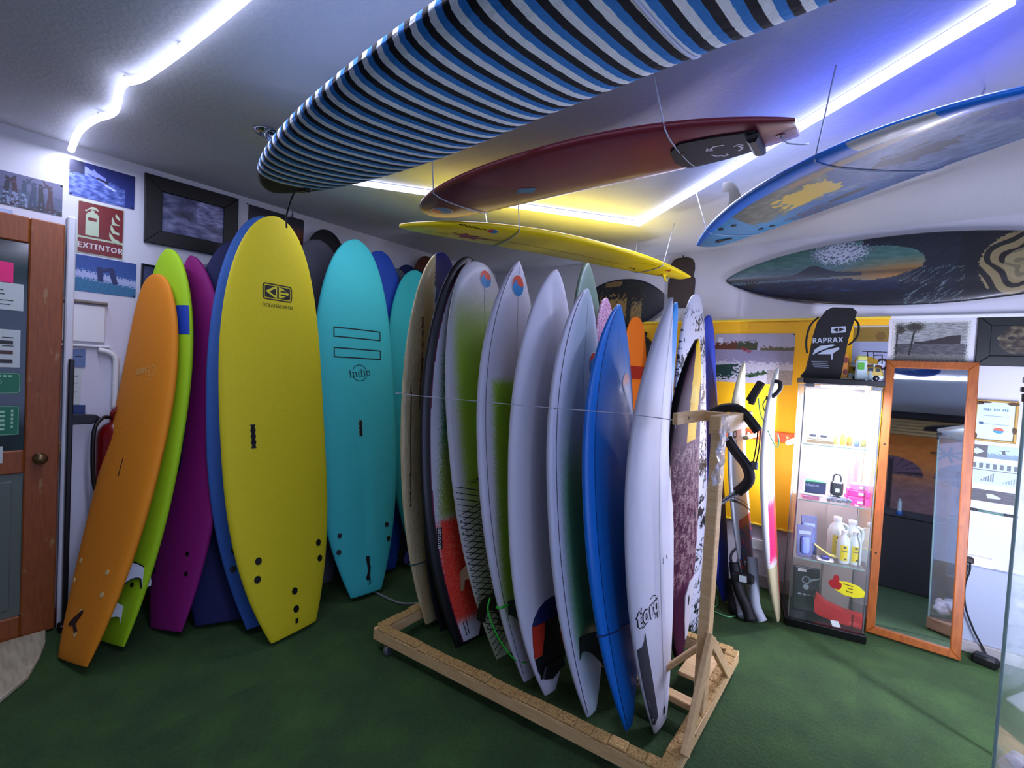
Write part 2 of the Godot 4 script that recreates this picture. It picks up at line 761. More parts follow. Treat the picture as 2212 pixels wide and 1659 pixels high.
func fin(bt: Array, x: float, y: float, size: float, m: Material, called := "fin", deck := false, rim: Material = null) -> MeshInstance3D:
	# a raked fin: y is the front of its base
	var b: Dictionary = bt[1]
	var q: Array = bd_xy(b, x, y - size * 0.45, -0.006, deck)
	var s := size
	var p := PackedVector2Array()
	for i in 11:   # leading edge
		var u := i / 10.0
		p.append(Vector2(lerpf(0.0, -0.98, pow(u, 1.45)) * s, (1.0 - pow(1.0 - u, 1.9)) * 1.08 * s))
	for i in range(1, 10):   # tip round and trailing edge
		var u := i / 9.0
		p.append(Vector2(lerpf(-1.04, -0.92, u) * s if u < 0.3 else lerpf(-1.0, -0.86, pow(u, 0.5)) * s + 0.30 * s * sin(PI * u), lerpf(1.0, 0.0, u) * s))
	var st := stool()
	# polygon x follows board y, polygon y leaves the bottom
	var out := Vector3(0, 0, 1.0 if deck else -1.0)
	var base: Vector3 = q[0]
	var tr := Transform3D(Basis(Vector3(0, 1, 0), out, Vector3(0, 1, 0).cross(out)), base + Vector3(0, s * 0.45, 0))
	add_prism(st, p, tr, 0.008, 0.0025)
	var o := obj(called, st, m, bt[0])
	if rim:
		var st2 := stool()
		add_prism(st2, Geometry2D.offset_polygon(p, 0.006)[0], tr, 0.005)
		obj("fin_edge", st2, rim, o)
	return o


func disc_logo(bt: Array, x: float, y: float, rx: float, ry: float) -> void:
	# round sticker: orange sky with dots over a curling blue wave, white rim
	deco(bt, "sticker", ellipse(rx, ry, 28, V2(x, y)), M("sticker_white", Color(0.9, 0.9, 0.92), 0.4), 0.0012)
	var par: Node = bt[0].get_child(bt[0].get_child_count() - 1)
	deco(bt, "sticker_sky", ellipse(rx * 0.93, ry * 0.93, 28, V2(x, y)), M("sticker_orange", Color(0.86, 0.25, 0.06), 0.4), 0.0018, true, 0.035, "", par)
	var w := PackedVector2Array()
	for i in 13:
		var a := PI + PI * 0.08 + (PI * 0.97) * i / 12.0
		w.append(V2(x + cos(a) * rx * 0.93, y + sin(a) * ry * 0.93))
	for q in [[0.6, -0.08], [0.3, 0.02], [0.0, 0.05], [-0.18, 0.16], [-0.12, 0.34], [-0.28, 0.42], [-0.5, 0.36], [-0.66, 0.22]]:
		w.append(V2(x + q[0] * rx, y + q[1] * ry))
	deco(bt, "sticker_wave", w, M("sticker_blue", Color(0.05, 0.5, 0.75), 0.4), 0.0024, true, 0.035, "", par)


func V2(x: float, y: float) -> Vector2:
	return Vector2(x, y)


func slot(bt: Array, x: float, y: float, h: float) -> void:
	# recessed carry handle with a scalloped edge
	var p := PackedVector2Array()
	for s in [1, -1]:
		for i in 9:
			var u := i / 8.0
			p.append(V2(x + s * (0.013 + 0.003 * cos(u * TAU * 4.0)), y + s * (u - 0.5) * h))
	deco(bt, "handle_rim", p, M("slot_rim", Color(0.55, 0.55, 0.3), 0.6), 0.001, true, 0.03)
	deco(bt, "handle_slot", Geometry2D.offset_polygon(p, -0.002)[0], M("slot_black", Color(0.012, 0.012, 0.012), 0.9), 0.0018, true, 0.03)


func sling(bt: Array, t: float, label: String, lean := 0.0, r := 0.003, up := 2.64) -> void:
	# a rope from the ceiling under the board and up again
	var b: Dictionary = bt[1]
	var tf: Transform3D = bt[0].transform
	var pts := []
	for i in 13:
		var xn := lerpf(-0.97, 0.97, i / 12.0)
		pts.append(tf * (bd_raw(b, xn, t, true) + bd_norm(b, xn, t, true) * (r + 0.001)))
	var a: Vector3 = pts[0]
	var c: Vector3 = pts[-1]
	var dirv: Vector3 = (c - a).normalized()
	var along: Vector3 = tf.basis.y * lean
	pts.push_front(Vector3(a.x, up - 0.002, a.z) - dirv * 0.03 + along)
	pts.push_back(Vector3(c.x, up - 0.002, c.z) + dirv * 0.03 + along)
	var st := stool(true)
	add_tube(st, pts, r, 6)
	var o := obj("hanging_rope", st, M("rope_white", Color(0.72, 0.74, 0.8), 0.8))
	tag(o, label, "rope")


# ---------------------------------------------------------------- the room

func build_room() -> void:
	var plaster := bumpy(M("ceiling_plaster", Color(0.80, 0.81, 0.82), 0.85), plaster_noise, 0.10, 2.2)
	var wallm := bumpy(M("wall_plaster", Color(0.80, 0.80, 0.83), 0.75), plaster_noise, 0.04, 1.5)
	var dirt := noise(21, 0.9, 4)
	var patch := noise(22, 6.0, 3)
	var turf := M("turf", Color(1, 1, 1), 0.95)
	turf.albedo_texture = img(512, 512, func(u: float, v: float) -> Color:
		var d := dirt.get_noise_2d(u * 7.0, v * 7.0)
		var g := patch.get_noise_2d(u * 90.0, v * 90.0)
		var k := 1.0 + 0.22 * d + 0.30 * g
		return Color(0.155 * k + 0.015 * d, 0.264 * k, 0.095 * k))
	turf.heightmap_enabled = true
	turf.heightmap_texture = turf_noise
	turf.heightmap_scale = 0.3
	turf.uv1_triplanar = true
	turf.uv1_world_triplanar = true
	turf.uv1_scale = Vector3.ONE * 0.45
	var st := stool()
	add_box(st, V(-0.65, -0.1, -0.4), V(5.9, 0.2, 7.4))
	struct("floor", st, turf)
	st = stool()
	add_box(st, V(-0.65, 2.74, -0.4), V(5.9, 0.2, 7.4))
	struct("ceiling", st, plaster)
	# a little relief on the ceiling: a filled drill hole and an old hook
	st = stool()
	add_box(st, V(-3.6, 1.32, -2.175), V(0.2, 2.64, 3.85))
	add_box(st, V(-3.6, 1.32, 1.9), V(0.2, 2.64, 2.6))
	add_box(st, V(-3.6, 2.43, 0.18), V(0.2, 0.42, 0.86))
	struct("wall_left", st, wallm)
	st = stool()
	add_box(st, V(-0.65, 1.32, -4.1), V(5.9, 2.64, 0.2))
	struct("wall_back", st, wallm)
	st = stool()
	add_box(st, V(2.2, 0.25, -0.4), V(0.2, 0.5, 7.0))
	add_box(st, V(2.2, 2.52, -0.4), V(0.2, 0.24, 7.0))
	add_box(st, V(2.2, 1.45, -2.85), V(0.2, 1.9, 2.1))
	add_box(st, V(2.2, 1.45, 2.2), V(0.2, 1.9, 1.8))
	struct("wall_right", st, wallm)
	# the shop window, out of view, that lets the cool daylight in
	var win := Node3D.new()
	win.name = "window_1"
	win.set_meta("kind", "structure")
	add_child(win)
	st = stool()
	for z in [-1.8, -0.25, 1.3]:
		add_box(st, V(2.2, 1.45, z), V(0.06, 1.9, 0.05), 0.004)
	for y in [0.52, 2.38]:
		add_box(st, V(2.2, y, -0.25), V(0.06, 0.05, 3.1), 0.004)
	obj("window_frame", st, M("white_gloss", Color(0.86, 0.87, 0.86), 0.35), win)
	for z in [-1.025, 0.525]:
		st = stool()
		add_box(st, V(2.2, 1.45, z), V(0.008, 1.82, 1.5))
		obj("pane", st, glass(), win)
	st = stool()
	add_box(st, V(-0.65, 1.32, 3.2), V(5.9, 2.64, 0.2))
	struct("wall_front", st, wallm)
	# baseboards
	st = stool()
	add_box(st, V(-3.485, 0.055, -2.2), V(0.03, 0.11, 3.55), 0.005)
	struct("baseboard_left", st, M("red_skirting", Color(0.30, 0.06, 0.05), 0.5))
	st = stool()
	add_box(st, V(-1.7, 0.05, -3.985), V(3.58, 0.10, 0.03), 0.006)
	struct("baseboard_back", st, M("grey_skirting", Color(0.62, 0.60, 0.58), 0.6))
	# lower wall step right of the mirror
	st = stool()
	add_box(st, V(1.30, 0.26, -3.975), V(1.66, 0.52, 0.05), 0.006)
	struct("trim_1", st, M("dado_paint", Color(0.62, 0.66, 0.72), 0.6))
	st = stool()
	add_box(st, V(1.30, 0.035, -3.94), V(1.66, 0.07, 0.03), 0.006)
	struct("trim_2", st, M("grey_skirting", Color.WHITE))
	# white moulding above the pictures on the back wall
	st = stool()
	add_box(st, V(1.0, 2.043, -3.982), V(2.2, 0.022, 0.035), 0.005)
	struct("trim_3", st, M("white_gloss", Color.WHITE))
	# white boxed-in panel with ledges beside the door
	st = stool()
	add_box(st, V(-3.487, 1.80, -0.527), V(0.04, 0.016, 0.20), 0.004)
	struct("trim_4", st, M("ledge_dust", Color(0.50, 0.46, 0.42), 0.8))
	st = stool()
	add_box(st, V(-3.49, 1.68, -0.52), V(0.02, 0.205, 0.195), 0.004)
	struct("trim_5", st, M("white_gloss", Color.WHITE))
	st = stool()
	add_box(st, V(-3.488, 1.556, -0.535), V(0.024, 0.012, 0.215), 0.003)
	struct("trim_6", st, M("white_gloss", Color.WHITE))


func wood(key: String, c: Color, c2: Color, freq: float, stretch: Vector2, rough := 0.6, size := 256) -> StandardMaterial3D:
	if mats.has(key):
		return mats[key]
	var n := noise(key.hash() & 1023, freq, 4)
	var m := M(key, Color.WHITE, rough)
	m.albedo_texture = img(size, size, func(u: float, v: float) -> Color:
		var k := n.get_noise_2d(u * stretch.x, v * stretch.y) * 0.5 + 0.5
		return c.lerp(c2, clampf(k * 1.6 - 0.3, 0, 1)))
	m.uv1_triplanar = true
	m.uv1_scale = Vector3.ONE * 1.3
	return m


func build_door() -> void:
	# a half-glazed wooden door in the side wall, worn paint
	var d := Node3D.new()
	d.name = "door_1"
	d.set_meta("kind", "structure")
	d.transform = on_side_wall(0.02, 0.0, 0.05)
	add_child(d)
	var grain := noise(41, 1.0, 4)
	var chips := noise(42, 1.0, 3)
	var wm := M("door_wood", Color.WHITE, 0.5)
	wm.albedo_texture = img(256, 512, func(u: float, v: float) -> Color:
		var g := grain.get_noise_2d(u * 40.0, v * 6.0) * 0.5 + 0.5
		var c := Color(0.46, 0.22, 0.055).lerp(Color(0.58, 0.31, 0.08), g)
		var w := chips.get_noise_2d(u * 7.0 + 3.0, v * 5.0)
		if w > 0.46:
			c = c.lerp(Color(0.58, 0.42, 0.26), clampf((w - 0.46) * 6.0, 0, 1))
		return c)
	wm.uv1_triplanar = true
	wm.uv1_scale = Vector3(2.0, 1.0, 2.0)
	var h := 0.455
	var parts := [["stile", V(h - 0.065, 1.10, 0), V(0.13, 2.18, 0.045)], ["stile", V(-h + 0.065, 1.10, 0), V(0.13, 2.18, 0.045)], ["rail", V(0, 2.125, 0), V(2 * h - 0.26, 0.13, 0.045)], ["rail", V(0, 0.94, 0), V(2 * h - 0.26, 0.12, 0.045)], ["rail", V(0, 0.07, 0), V(2 * h - 0.26, 0.12, 0.045)]]
	for p in parts:
		var st := stool()
		add_box(st, p[1], p[2], 0.006)
		obj(p[0], st, wm, d)
	var g := noise(43, 1.0, 3)
	var pane := M("door_pane", Color.WHITE, 0.12)
	pane.albedo_texture = img(64, 128, func(u: float, v: float) -> Color:
		var k := g.get_noise_2d(u * 2.0, v * 4.0) * 0.5 + 0.5
		return Color(0.04, 0.10, 0.11).lerp(Color(0.10, 0.22, 0.20), k))
	var st := stool()
	for z in [0.004]:
		quad_uv(st, V(-h + 0.13, 1.0, z), V(h - 0.13, 1.0, z), V(h - 0.13, 2.06, z), V(-h + 0.13, 2.06, z))
		quad_uv(st, V(h - 0.13, 1.0, z - 0.008), V(-h + 0.13, 1.0, z - 0.008), V(-h + 0.13, 2.06, z - 0.008), V(h - 0.13, 2.06, z - 0.008))
	obj("pane", st, pane, d)
	st = stool()
	add_box(st, V(0, 0.505, 0.0), V(2 * h - 0.26, 0.75, 0.012))
	obj("lower_pane", st, M("frosted_pane", Color(0.36, 0.40, 0.36), 0.3), d)
	for z in [0.03, 0.02]:
		st = stool()
		add_box(st, V(0, 0.505, z - 0.012), V(2 * h - 0.30 - (0.03 - z) * 4, 0.71 - (0.03 - z) * 4, 0.010), 0.003)
		if z == 0.02:
			obj("lower_panel", st, M("frosted_pane", Color.WHITE), d)
	st = stool(true)
	add_lathe(st, [V2(0, 0), V2(0.026, 0.0), V2(0.026, 0.005), V2(0.011, 0.009), V2(0.010, 0.03), V2(0.022, 0.036), V2(0.029, 0.048), V2(0.027, 0.06), V2(0.016, 0.068), V2(0, 0.07)], 20, Transform3D(Basis(Vector3.RIGHT, PI / 2), V(h - 0.075, 0.955, 0.022)))
	obj("door_knob", st, M("old_brass", Color(0.42, 0.34, 0.22), 0.35, {"metallic": 0.8}), d)
	st = stool()
	add_box(st, V(h + 0.002, 1.0, 0.0), V(0.012, 0.06, 0.03), 0.002)
	obj("latch_plate", st, M("old_brass", Color.WHITE), d)
	# white door frame
	st = stool()
	add_box(st, V(-3.47, 1.12, -0.462), V(0.08, 2.24, 0.035), 0.006)
	add_box(st, V(-3.47, 1.12, 0.502), V(0.08, 2.24, 0.035), 0.006)
	struct("door_frame_1", st, M("frame_white", Color(0.80, 0.81, 0.83), 0.5))
	# stone doorstep, rounded in front
	var p := PackedVector2Array()
	for q in [[-3.42, -0.40], [-3.28, -0.385], [-3.15, -0.352], [-2.985, -0.296], [-2.85, -0.19], [-2.76, -0.02], [-2.72, 0.2], [-2.76, 0.45], [-2.9, 0.65], [-3.15, 0.78], [-3.42, 0.82]]:
		p.append(V2(q[0], -q[1]))
	st = stool()
	add_prism(st, p, Transform3D(Basis(Vector3.RIGHT, -PI / 2), V(0, 0.012, 0)), 0.022, 0.004)
	tag(obj("doorstep_mat", st, wood("mat_fibre", Color(0.62, 0.58, 0.47), Color(0.74, 0.70, 0.58), 1.0, V2(4, 30), 0.8)), "pale rounded doorstep mat in front of the wooden door", "mat")
	# papers and stickers on the glass; z along the wall, y up
	var paper := M("paper", Color(0.74, 0.78, 0.76), 0.7)
	var ink := M("ink_grey", Color(0.16, 0.17, 0.18), 0.8)
	sheet("pink_note", "bright pink sticky note on the upper door glass", "note", -0.215, 1.90, 0.075, 0.10, 0.062, M("pink_paper", Color(0.90, 0.12, 0.45), 0.6), [])
	sheet("paper_notice", "white handwritten notice just under the pink note", "notice", -0.21, 1.78, 0.16, 0.135, 0.061, paper, [[-0.02, 0.03, 0.06], [-0.01, 0.01, 0.05], [0.0, -0.02, 0.09], [0.01, -0.04, 0.05]])
	var col := sheet("price_sheet", "white sheet with rows of small pictures under the handwritten notice", "notice", -0.20, 1.52, 0.165, 0.19, 0.061, paper, [[-0.03, 0.055, 0.05], [0.04, 0.055, 0.04], [-0.03, 0.012, 0.04], [0.04, 0.012, 0.04], [-0.03, -0.045, 0.04]])
	for q in [[-0.045, 0.03, Color(0.5, 0.2, 0.12)], [0.035, 0.03, Color(0.2, 0.2, 0.22)], [0.035, -0.02, Color(0.3, 0.22, 0.2)], [-0.045, -0.02, Color(0.25, 0.3, 0.3)], [0.035, -0.065, Color(0.2, 0.2, 0.2)]]:
		var s2 := stool()
		add_box(s2, V(q[0], q[1], 0.0015), V(0.045, 0.018, 0.001))
		obj("picture", s2, M("pic" + str(q[2]), q[2], 0.7), col)
	var green := M("sticker_green", Color(0.05, 0.42, 0.28), 0.5)
	var line := M("sticker_line", Color(0.6, 0.78, 0.66), 0.6)
	for i in 2:
		var bub := thing("speech_sticker" if i == 0 else "list_sticker", "green speech-bubble sticker with a pale outline on the door glass" if i == 0 else "green square sticker with a pale list under the speech-bubble sticker", "sticker", on_side_wall(-0.205, 1.345 if i == 0 else 1.155, 0.062))
		var pp := rect(0.165, 0.105, 0.014) if i == 0 else rect(0.16, 0.15, 0.006)
		var s3 := stool()
		if i == 0:
			var tail := poly([-0.03, -0.05, 0.0, -0.05, -0.012, -0.078])
			add_prism(s3, Geometry2D.merge_polygons(pp, tail)[0], Transform3D.IDENTITY, 0.001)
		else:
			add_prism(s3, pp, Transform3D.IDENTITY, 0.001)
		obj("sticker_sheet", s3, green, bub)
		var s4 := stool()
		for k in pp.size():
			var u := pp[k] * 0.95
			var v := pp[(k + 1) % pp.size()] * 0.95
			if u.distance_to(v) > 0.0005:
				add_bar(s4, V(u.x, u.y, 0.001), V(v.x, v.y, 0.001), 0.0016, 0.001, 0.0, Vector3.BACK)
		obj("outline", s4, line, bub)
		var s5 := stool()
		if i == 0:
			for k in 2:
				var ring := ellipse(0.010, 0.010, 16, V2(-0.02 + k * 0.026, 0.005))
				for e in 16:
					add_bar(s5, V(ring[e].x, ring[e].y, 0.001), V(ring[(e + 1) % 16].x, ring[(e + 1) % 16].y, 0.001), 0.002, 0.001, 0.0, Vector3.BACK)
			for k in 6:
				add_box(s5, V(-0.045 + k * 0.018, 0.036, 0.001), V(0.011, 0.009, 0.001))
		else:
			for k in 5:
				add_box(s5, V(0.018, 0.045 - k * 0.022, 0.001), V(0.022 + 0.004 * (k % 2), 0.011, 0.001))
				add_box(s5, V(0.055, 0.048 - k * 0.020, 0.001), V(0.008, 0.012, 0.001))
		obj("print", s5, line, bub)
	sheet("arrow_notice", "small white notice with an arrow low on the door glass", "notice", -0.17, 0.985, 0.12, 0.085, 0.076, paper, [[0.0, 0.0, 0.09], [0.02, -0.02, 0.04], [-0.02, 0.03, 0.03]])


func sheet(called: String, label: String, cat: String, z: float, y: float, w: float, h: float, off: float, m: Material, lines: Array) -> Node3D:
	var t := thing(called, label, cat, on_side_wall(z, y, off))
	var st := stool()
	add_box(st, Vector3.ZERO, V(w, h, 0.0016))
	obj("sheet", st, m, t)
	if lines.size():
		for l in lines:
			st = stool()
			add_box(st, V(l[0], l[1], 0.0012), V(l[2], 0.004, 0.0008))
			obj("text_line", st, M("ink_grey", Color(0.16, 0.17, 0.18), 0.8), t)
	return t


func picture(called: String, label: String, cat: String, at: Transform3D, w: float, h: float, tex: Texture2D, frame := 0.0, fm: Material = null, rough := 0.45, group := "") -> Node3D:
	# a print (local z faces out); with frame > 0 a moulding of that width round it
	var t := thing(called, label, cat, at, group)
	var m := M(called + str(taken[called]) + "_print", Color.WHITE, rough)
	m.albedo_texture = tex
	var pw := w - 2 * frame
	var ph := h - 2 * frame
	var st := stool()
	var z := 0.002 if frame == 0.0 else 0.010
	quad_uv(st, V(-pw / 2, -ph / 2, z), V(pw / 2, -ph / 2, z), V(pw / 2, ph / 2, z), V(-pw / 2, ph / 2, z))
	obj("print", st, m, t)
	st = stool()
	add_box(st, V(0, 0, z / 2 - 0.0005), V(pw + (0.01 if frame > 0 else 0.0), ph + (0.01 if frame > 0 else 0.0), z - 0.001))
	obj("backing", st, M("paper_back", Color(0.75, 0.75, 0.76), 0.8), t)
	if frame > 0.0:
		for s in [-1, 1]:
			st = stool()
			add_prism(st, poly([-w / 2, s * h / 2, w / 2, s * h / 2, pw / 2, s * ph / 2, -pw / 2, s * ph / 2]), Transform3D(Basis.IDENTITY, V(0, 0, 0.0125)), 0.025, 0.003)
			obj("frame_rail", st, fm, t)
			st = stool()
			add_prism(st, poly([s * w / 2, -h / 2, s * w / 2, h / 2, s * pw / 2, ph / 2, s * pw / 2, -ph / 2]), Transform3D(Basis.IDENTITY, V(0, 0, 0.0125)), 0.025, 0.003)
			obj("frame_rail", st, fm, t)
	return t


func pins(t: Node3D, at: Array) -> void:
	for p in at:
		var st := stool(true)
		add_lathe(st, [V2(0, 0), V2(0.005, 0), V2(0.004, 0.003), V2(0, 0.004)], 10, Transform3D(Basis(Vector3.RIGHT, PI / 2), V(p.x, p.y, 0.002)))
		obj("pin", st, M("pin_dark", Color(0.06, 0.06, 0.1), 0.4), t)


func seg_dist(p: Vector2, a: Vector2, b: Vector2) -> float:
	var q := Geometry2D.get_closest_point_to_segment(p, a, b)
	return p.distance_to(q)


func build_side_wall_things() -> void:
	var n := noise(7, 1.0, 4)
	# group of people on a beach
	var t := picture("beach_photo", "photo print of people with arms raised on a beach, above the door", "photo", on_side_wall(-0.21, 2.325, 0.0), 0.44, 0.168, img(220, 84, func(u: float, v: float) -> Color:
		var k := n.get_noise_2d(u * 30.0, v * 60.0)
		var c := Color(0.36, 0.36, 0.48).lerp(Color(0.30, 0.33, 0.45), v)
		if v > 0.45: c = Color(0.27, 0.31, 0.41) + Color(1, 1, 1) * n.get_noise_2d(u * 6.0, v * 40.0) * 0.08
		if v > 0.82 + 0.05 * n.get_noise_2d(u * 12.0, 3.0): c = Color(0.10, 0.11, 0.13) if n.get_noise_2d(u * 14.0, v * 22.0) < 0.15 else Color(0.45, 0.48, 0.58)
		for i in 7:
			var x := 0.46 + 0.072 * i
			var q := Vector2(u * 2.6, v)
			var lean := 0.012 * sin(i * 2.1)
			var body := seg_dist(q, Vector2((x + lean) * 2.6, 0.30), Vector2(x * 2.6, 0.62)) - 0.055
			var leg1 := seg_dist(q, Vector2(x * 2.6 - 0.03, 0.6), Vector2(x * 2.6 - 0.06, 0.92)) - 0.032
			var leg2 := seg_dist(q, Vector2(x * 2.6 + 0.03, 0.6), Vector2(x * 2.6 + 0.06, 0.92)) - 0.032
			var head := q.distance_to(Vector2((x + lean) * 2.6, 0.19)) - 0.05
			var up := -1.0 if i % 2 == 0 else 1.0
			var arm := seg_dist(q, Vector2((x + lean) * 2.6, 0.30), Vector2((x + lean) * 2.6 + up * 0.16, 0.04 + 0.05 * (i % 3))) - 0.022
			if minf(minf(body, head), minf(arm, minf(leg1, leg2))) < 0.0:
				c = [Color(0.14, 0.20, 0.30), Color(0.10, 0.11, 0.16), Color(0.22, 0.11, 0.16), Color(0.16, 0.24, 0.32)][i % 4]
				if i < 4 and v > 0.55 and n.get_noise_2d(u * 10.0, v * 9.0) > -0.1: c = Color(0.44, 0.50, 0.62)
		return c))
	pins(t, [V2(0.215, 0.078)])
	# surfer on a wave
	t = picture("wave_photo", "blue photo print of a surfer dropping down a wave, above the red sign", "photo", on_side_wall(-0.594, 2.467, 0.0), 0.282, 0.193, img(150, 100, func(u: float, v: float) -> Color:
		var k := n.get_noise_2d(u * 6.0, v * 8.0)
		var crest := 0.12 + 0.75 * u * u - 0.1 * sin(u * 5.0)
		var c := Color(0.05, 0.10, 0.36).lerp(Color(0.10, 0.18, 0.48), v)
		var d := v - (0.28 + 0.42 * u)
		if d > -0.15 + k * 0.2 and u < 0.85: c = Color(0.30, 0.38, 0.66) + Color(1, 1, 1) * k * 0.3
		if absf(v - crest - 0.15) < 0.10 + 0.1 * k and u < 0.55: c = Color(0.48, 0.52, 0.78)
		if u < 0.22 and v < 0.35 + 0.1 * k: c = Color(0.03, 0.06, 0.22)
		if seg_dist(Vector2(u, v), Vector2(0.42, 0.36), Vector2(0.56, 0.42)) < 0.025: c = Color(0.04, 0.05, 0.14)
		if seg_dist(Vector2(u, v), Vector2(0.54, 0.50), Vector2(0.68, 0.58)) < 0.02: c = Color(0.82, 0.84, 0.95)
		return c))
	pins(t, [V2(0.13, 0.088), V2(0.13, -0.088), V2(-0.132, -0.088)])
	# fire extinguisher sign
	t = thing("extinguisher_sign", "red EXTINTOR fire extinguisher sign between two surf photos", "sign", on_side_wall(-0.59, 2.211, 0.0))
	var red := M("sign_red", Color(0.42, 0.035, 0.035), 0.35)
	var pale := M("sign_glow_print", Color(0.68, 0.74, 0.62), 0.5)
	var st := stool()
	add_box(st, V(0, 0, 0.002), V(0.198, 0.285, 0.003))
	obj("sign_plate", st, pale, t)
	st = stool()
	add_prism(st, rect(0.192, 0.186, 0.006, V2(0, 0.045)), Transform3D(Basis.IDENTITY, V(0, 0, 0.004)), 0.0016)
	obj("picture_panel", st, red, t)
	st = stool()
	add_prism(st, rect(0.192, 0.079, 0.006, V2(0, -0.099)), Transform3D(Basis.IDENTITY, V(0, 0, 0.004)), 0.0016)
	obj("word_panel", st, red, t)
	letters("lettering", "EXTINTOR", 0.041, M("sign_white", Color(0.78, 0.76, 0.76), 0.5), t, Transform3D(Basis.IDENTITY, V(0, -0.099, 0.0052)), "Droid Sans", true)
	var zz := Transform3D(Basis.IDENTITY, V(0, 0, 0.0052))
	st = stool()
	add_prism(st, poly([-0.066, -0.04, -0.010, -0.04, -0.010, 0.070, -0.020, 0.088, -0.056, 0.088, -0.066, 0.070]), zz, 0.0006)
	add_prism(st, poly([-0.046, 0.088, -0.030, 0.088, -0.030, 0.100, -0.046, 0.100]), zz, 0.0006)
	add_prism(st, poly([-0.060, 0.100, -0.044, 0.118, -0.030, 0.120, -0.016, 0.112, -0.012, 0.100, -0.024, 0.104, -0.036, 0.106, -0.05, 0.104, -0.066, 0.086, -0.072, 0.094]), zz, 0.0006)
	for k in 3:
		var y := -0.052 + 0.045 * k
		add_prism(st, poly([0.078, y - 0.012 + 0.01 * k, 0.082, y + 0.010, 0.060, y + 0.018, 0.036 + 0.006 * k, y + 0.052, 0.036 + 0.004 * k, y + 0.026, 0.048, y + 0.004]), zz, 0.0006)
	add_prism(st, poly([0.082, 0.075, 0.080, 0.088, 0.062, 0.112, 0.060, 0.096, 0.068, 0.082]), zz, 0.0006)
	obj("pictogram", st, pale, t)
	st = stool()
	add_box(st, V(-0.038, 0.050, 0.0056), V(0.036, 0.018, 0.0006))
	obj("pictogram_band", st, red, t)
	# surf lesson photo
	t = picture("lesson_photo", "blue photo print of two surfers in white water, below the red sign", "photo", on_side_wall(-0.612, 1.957, 0.0), 0.284, 0.2, img(150, 104, func(u: float, v: float) -> Color:
		var k := n.get_noise_2d(u * 20.0 + 5.0, v * 34.0)
		var c := Color(0.10, 0.24, 0.52).lerp(Color(0.16, 0.36, 0.62), v) + Color(1, 1, 1) * k * 0.07
		if v > 0.62: c = Color(0.14, 0.40, 0.55) + Color(0.8, 1, 1) * k * 0.12
		if absf(v - (0.50 + 0.12 * u)) < 0.10 + 0.12 * k: c = Color(0.62, 0.66, 0.80)
		for q in [[0.42, 0.30, 0.44, 0.62], [0.60, 0.28, 0.66, 0.66], [0.44, 0.36, 0.58, 0.30]]:
			if seg_dist(Vector2(u, v), Vector2(q[0], q[1]), Vector2(q[2], q[3])) < 0.045: c = Color(0.07, 0.13, 0.34)
		return c))
	pins(t, [V2(0.134, -0.092), V2(-0.134, -0.092)])
	# framed photo in a broad dark frame
	picture("framed_photo", "grey wave photo in a broad dark wooden frame, hung high on the side wall", "picture", on_side_wall(-1.035, 2.402, 0.0) * Transform3D(Basis(Vector3.BACK, 0.015), Vector3.ZERO), 0.51, 0.405, img(160, 120, func(u: float, v: float) -> Color:
		var k := n.get_noise_2d(u * 6.0, v * 14.0)
		var k2 := n.get_noise_2d(u * 40.0, v * 60.0)
		var c := Color(0.36, 0.37, 0.50) + Color(1, 1, 1) * (n.get_noise_2d(u * 2.5, v * 4.0) * 0.25 + k * 0.06 + k2 * 0.03)
		if u > 0.55 and v < 0.6: c += Color(0.16, 0.16, 0.2) * (0.5 + k)
		var d := Vector2((u - 0.33) * 1.0, (v - 0.45) * 1.6).length()
		if d < 0.24: c = c.lerp(Color(0.16, 0.16, 0.24), 0.75 * smoothstep(0.24, 0.10, d + 0.1 * k2))
		if seg_dist(Vector2(u, v), Vector2(0.30, 0.42), Vector2(0.44, 0.56)) < 0.012: c = Color(0.06, 0.06, 0.1)
		return c), 0.085, wood("dark_frame_wood", Color(0.045, 0.035, 0.035), Color(0.09, 0.07, 0.065), 1.0, V2(6, 50), 0.6))
	picture("small_frame", "small dark-framed picture half hidden behind the lime softboard", "picture", on_side_wall(-0.85, 1.96, 0.0), 0.15, 0.21, img(64, 90, func(u: float, v: float) -> Color:
		return Color(0.14, 0.18, 0.34).lerp(Color(0.3, 0.36, 0.55), v) + Color(1, 1, 1) * n.get_noise_2d(u * 9.0, v * 9.0) * 0.1), 0.008, M("black_frame", Color(0.03, 0.03, 0.035), 0.4))
	t = picture("sunset_photo", "long dark sunset print behind the tall yellow softboard", "photo", on_side_wall(-1.555, 2.50, 0.0), 0.395, 0.2, img(128, 64, func(u: float, v: float) -> Color:
		var k := n.get_noise_2d(u * 12.0, v * 20.0)
		var c := Color(0.05, 0.05, 0.14).lerp(Color(0.13, 0.10, 0.16), v * 1.2)
		if u > 0.55: c = c.lerp(Color(0.44, 0.20, 0.08), smoothstep(0.55, 0.75, u) * smoothstep(0.25, 0.6, v + 0.2 * k))
		if v > 0.86: c = Color(0.10, 0.03, 0.03)
		return c))
	pins(t, [V2(-0.205, 0.10)])
	# black stand: a pole with a short side arm
	t = thing("black_pole", "thin black pole standing between the door and the orange softboard", "pole", Transform3D(Basis.IDENTITY, V(-3.40, 0, -0.47)))
	var blk := M("black_plastic", Color(0.012, 0.012, 0.014), 0.45)
	st = stool()
	add_box(st, V(0, 0.76, 0), V(0.026, 1.44, 0.022), 0.004)
	obj("shaft", st, blk, t)
	st = stool()
	add_prism(st, poly([0.0, 0.028, 0.10, 0.022, 0.12, 0.010, 0.12, -0.018, 0.09, -0.03, 0.0, -0.03]), Transform3D(Basis(Vector3.UP, PI / 2), V(0, 1.155, 0)), 0.024, 0.004)
	obj("side_arm", st, blk, t)
	st = stool()
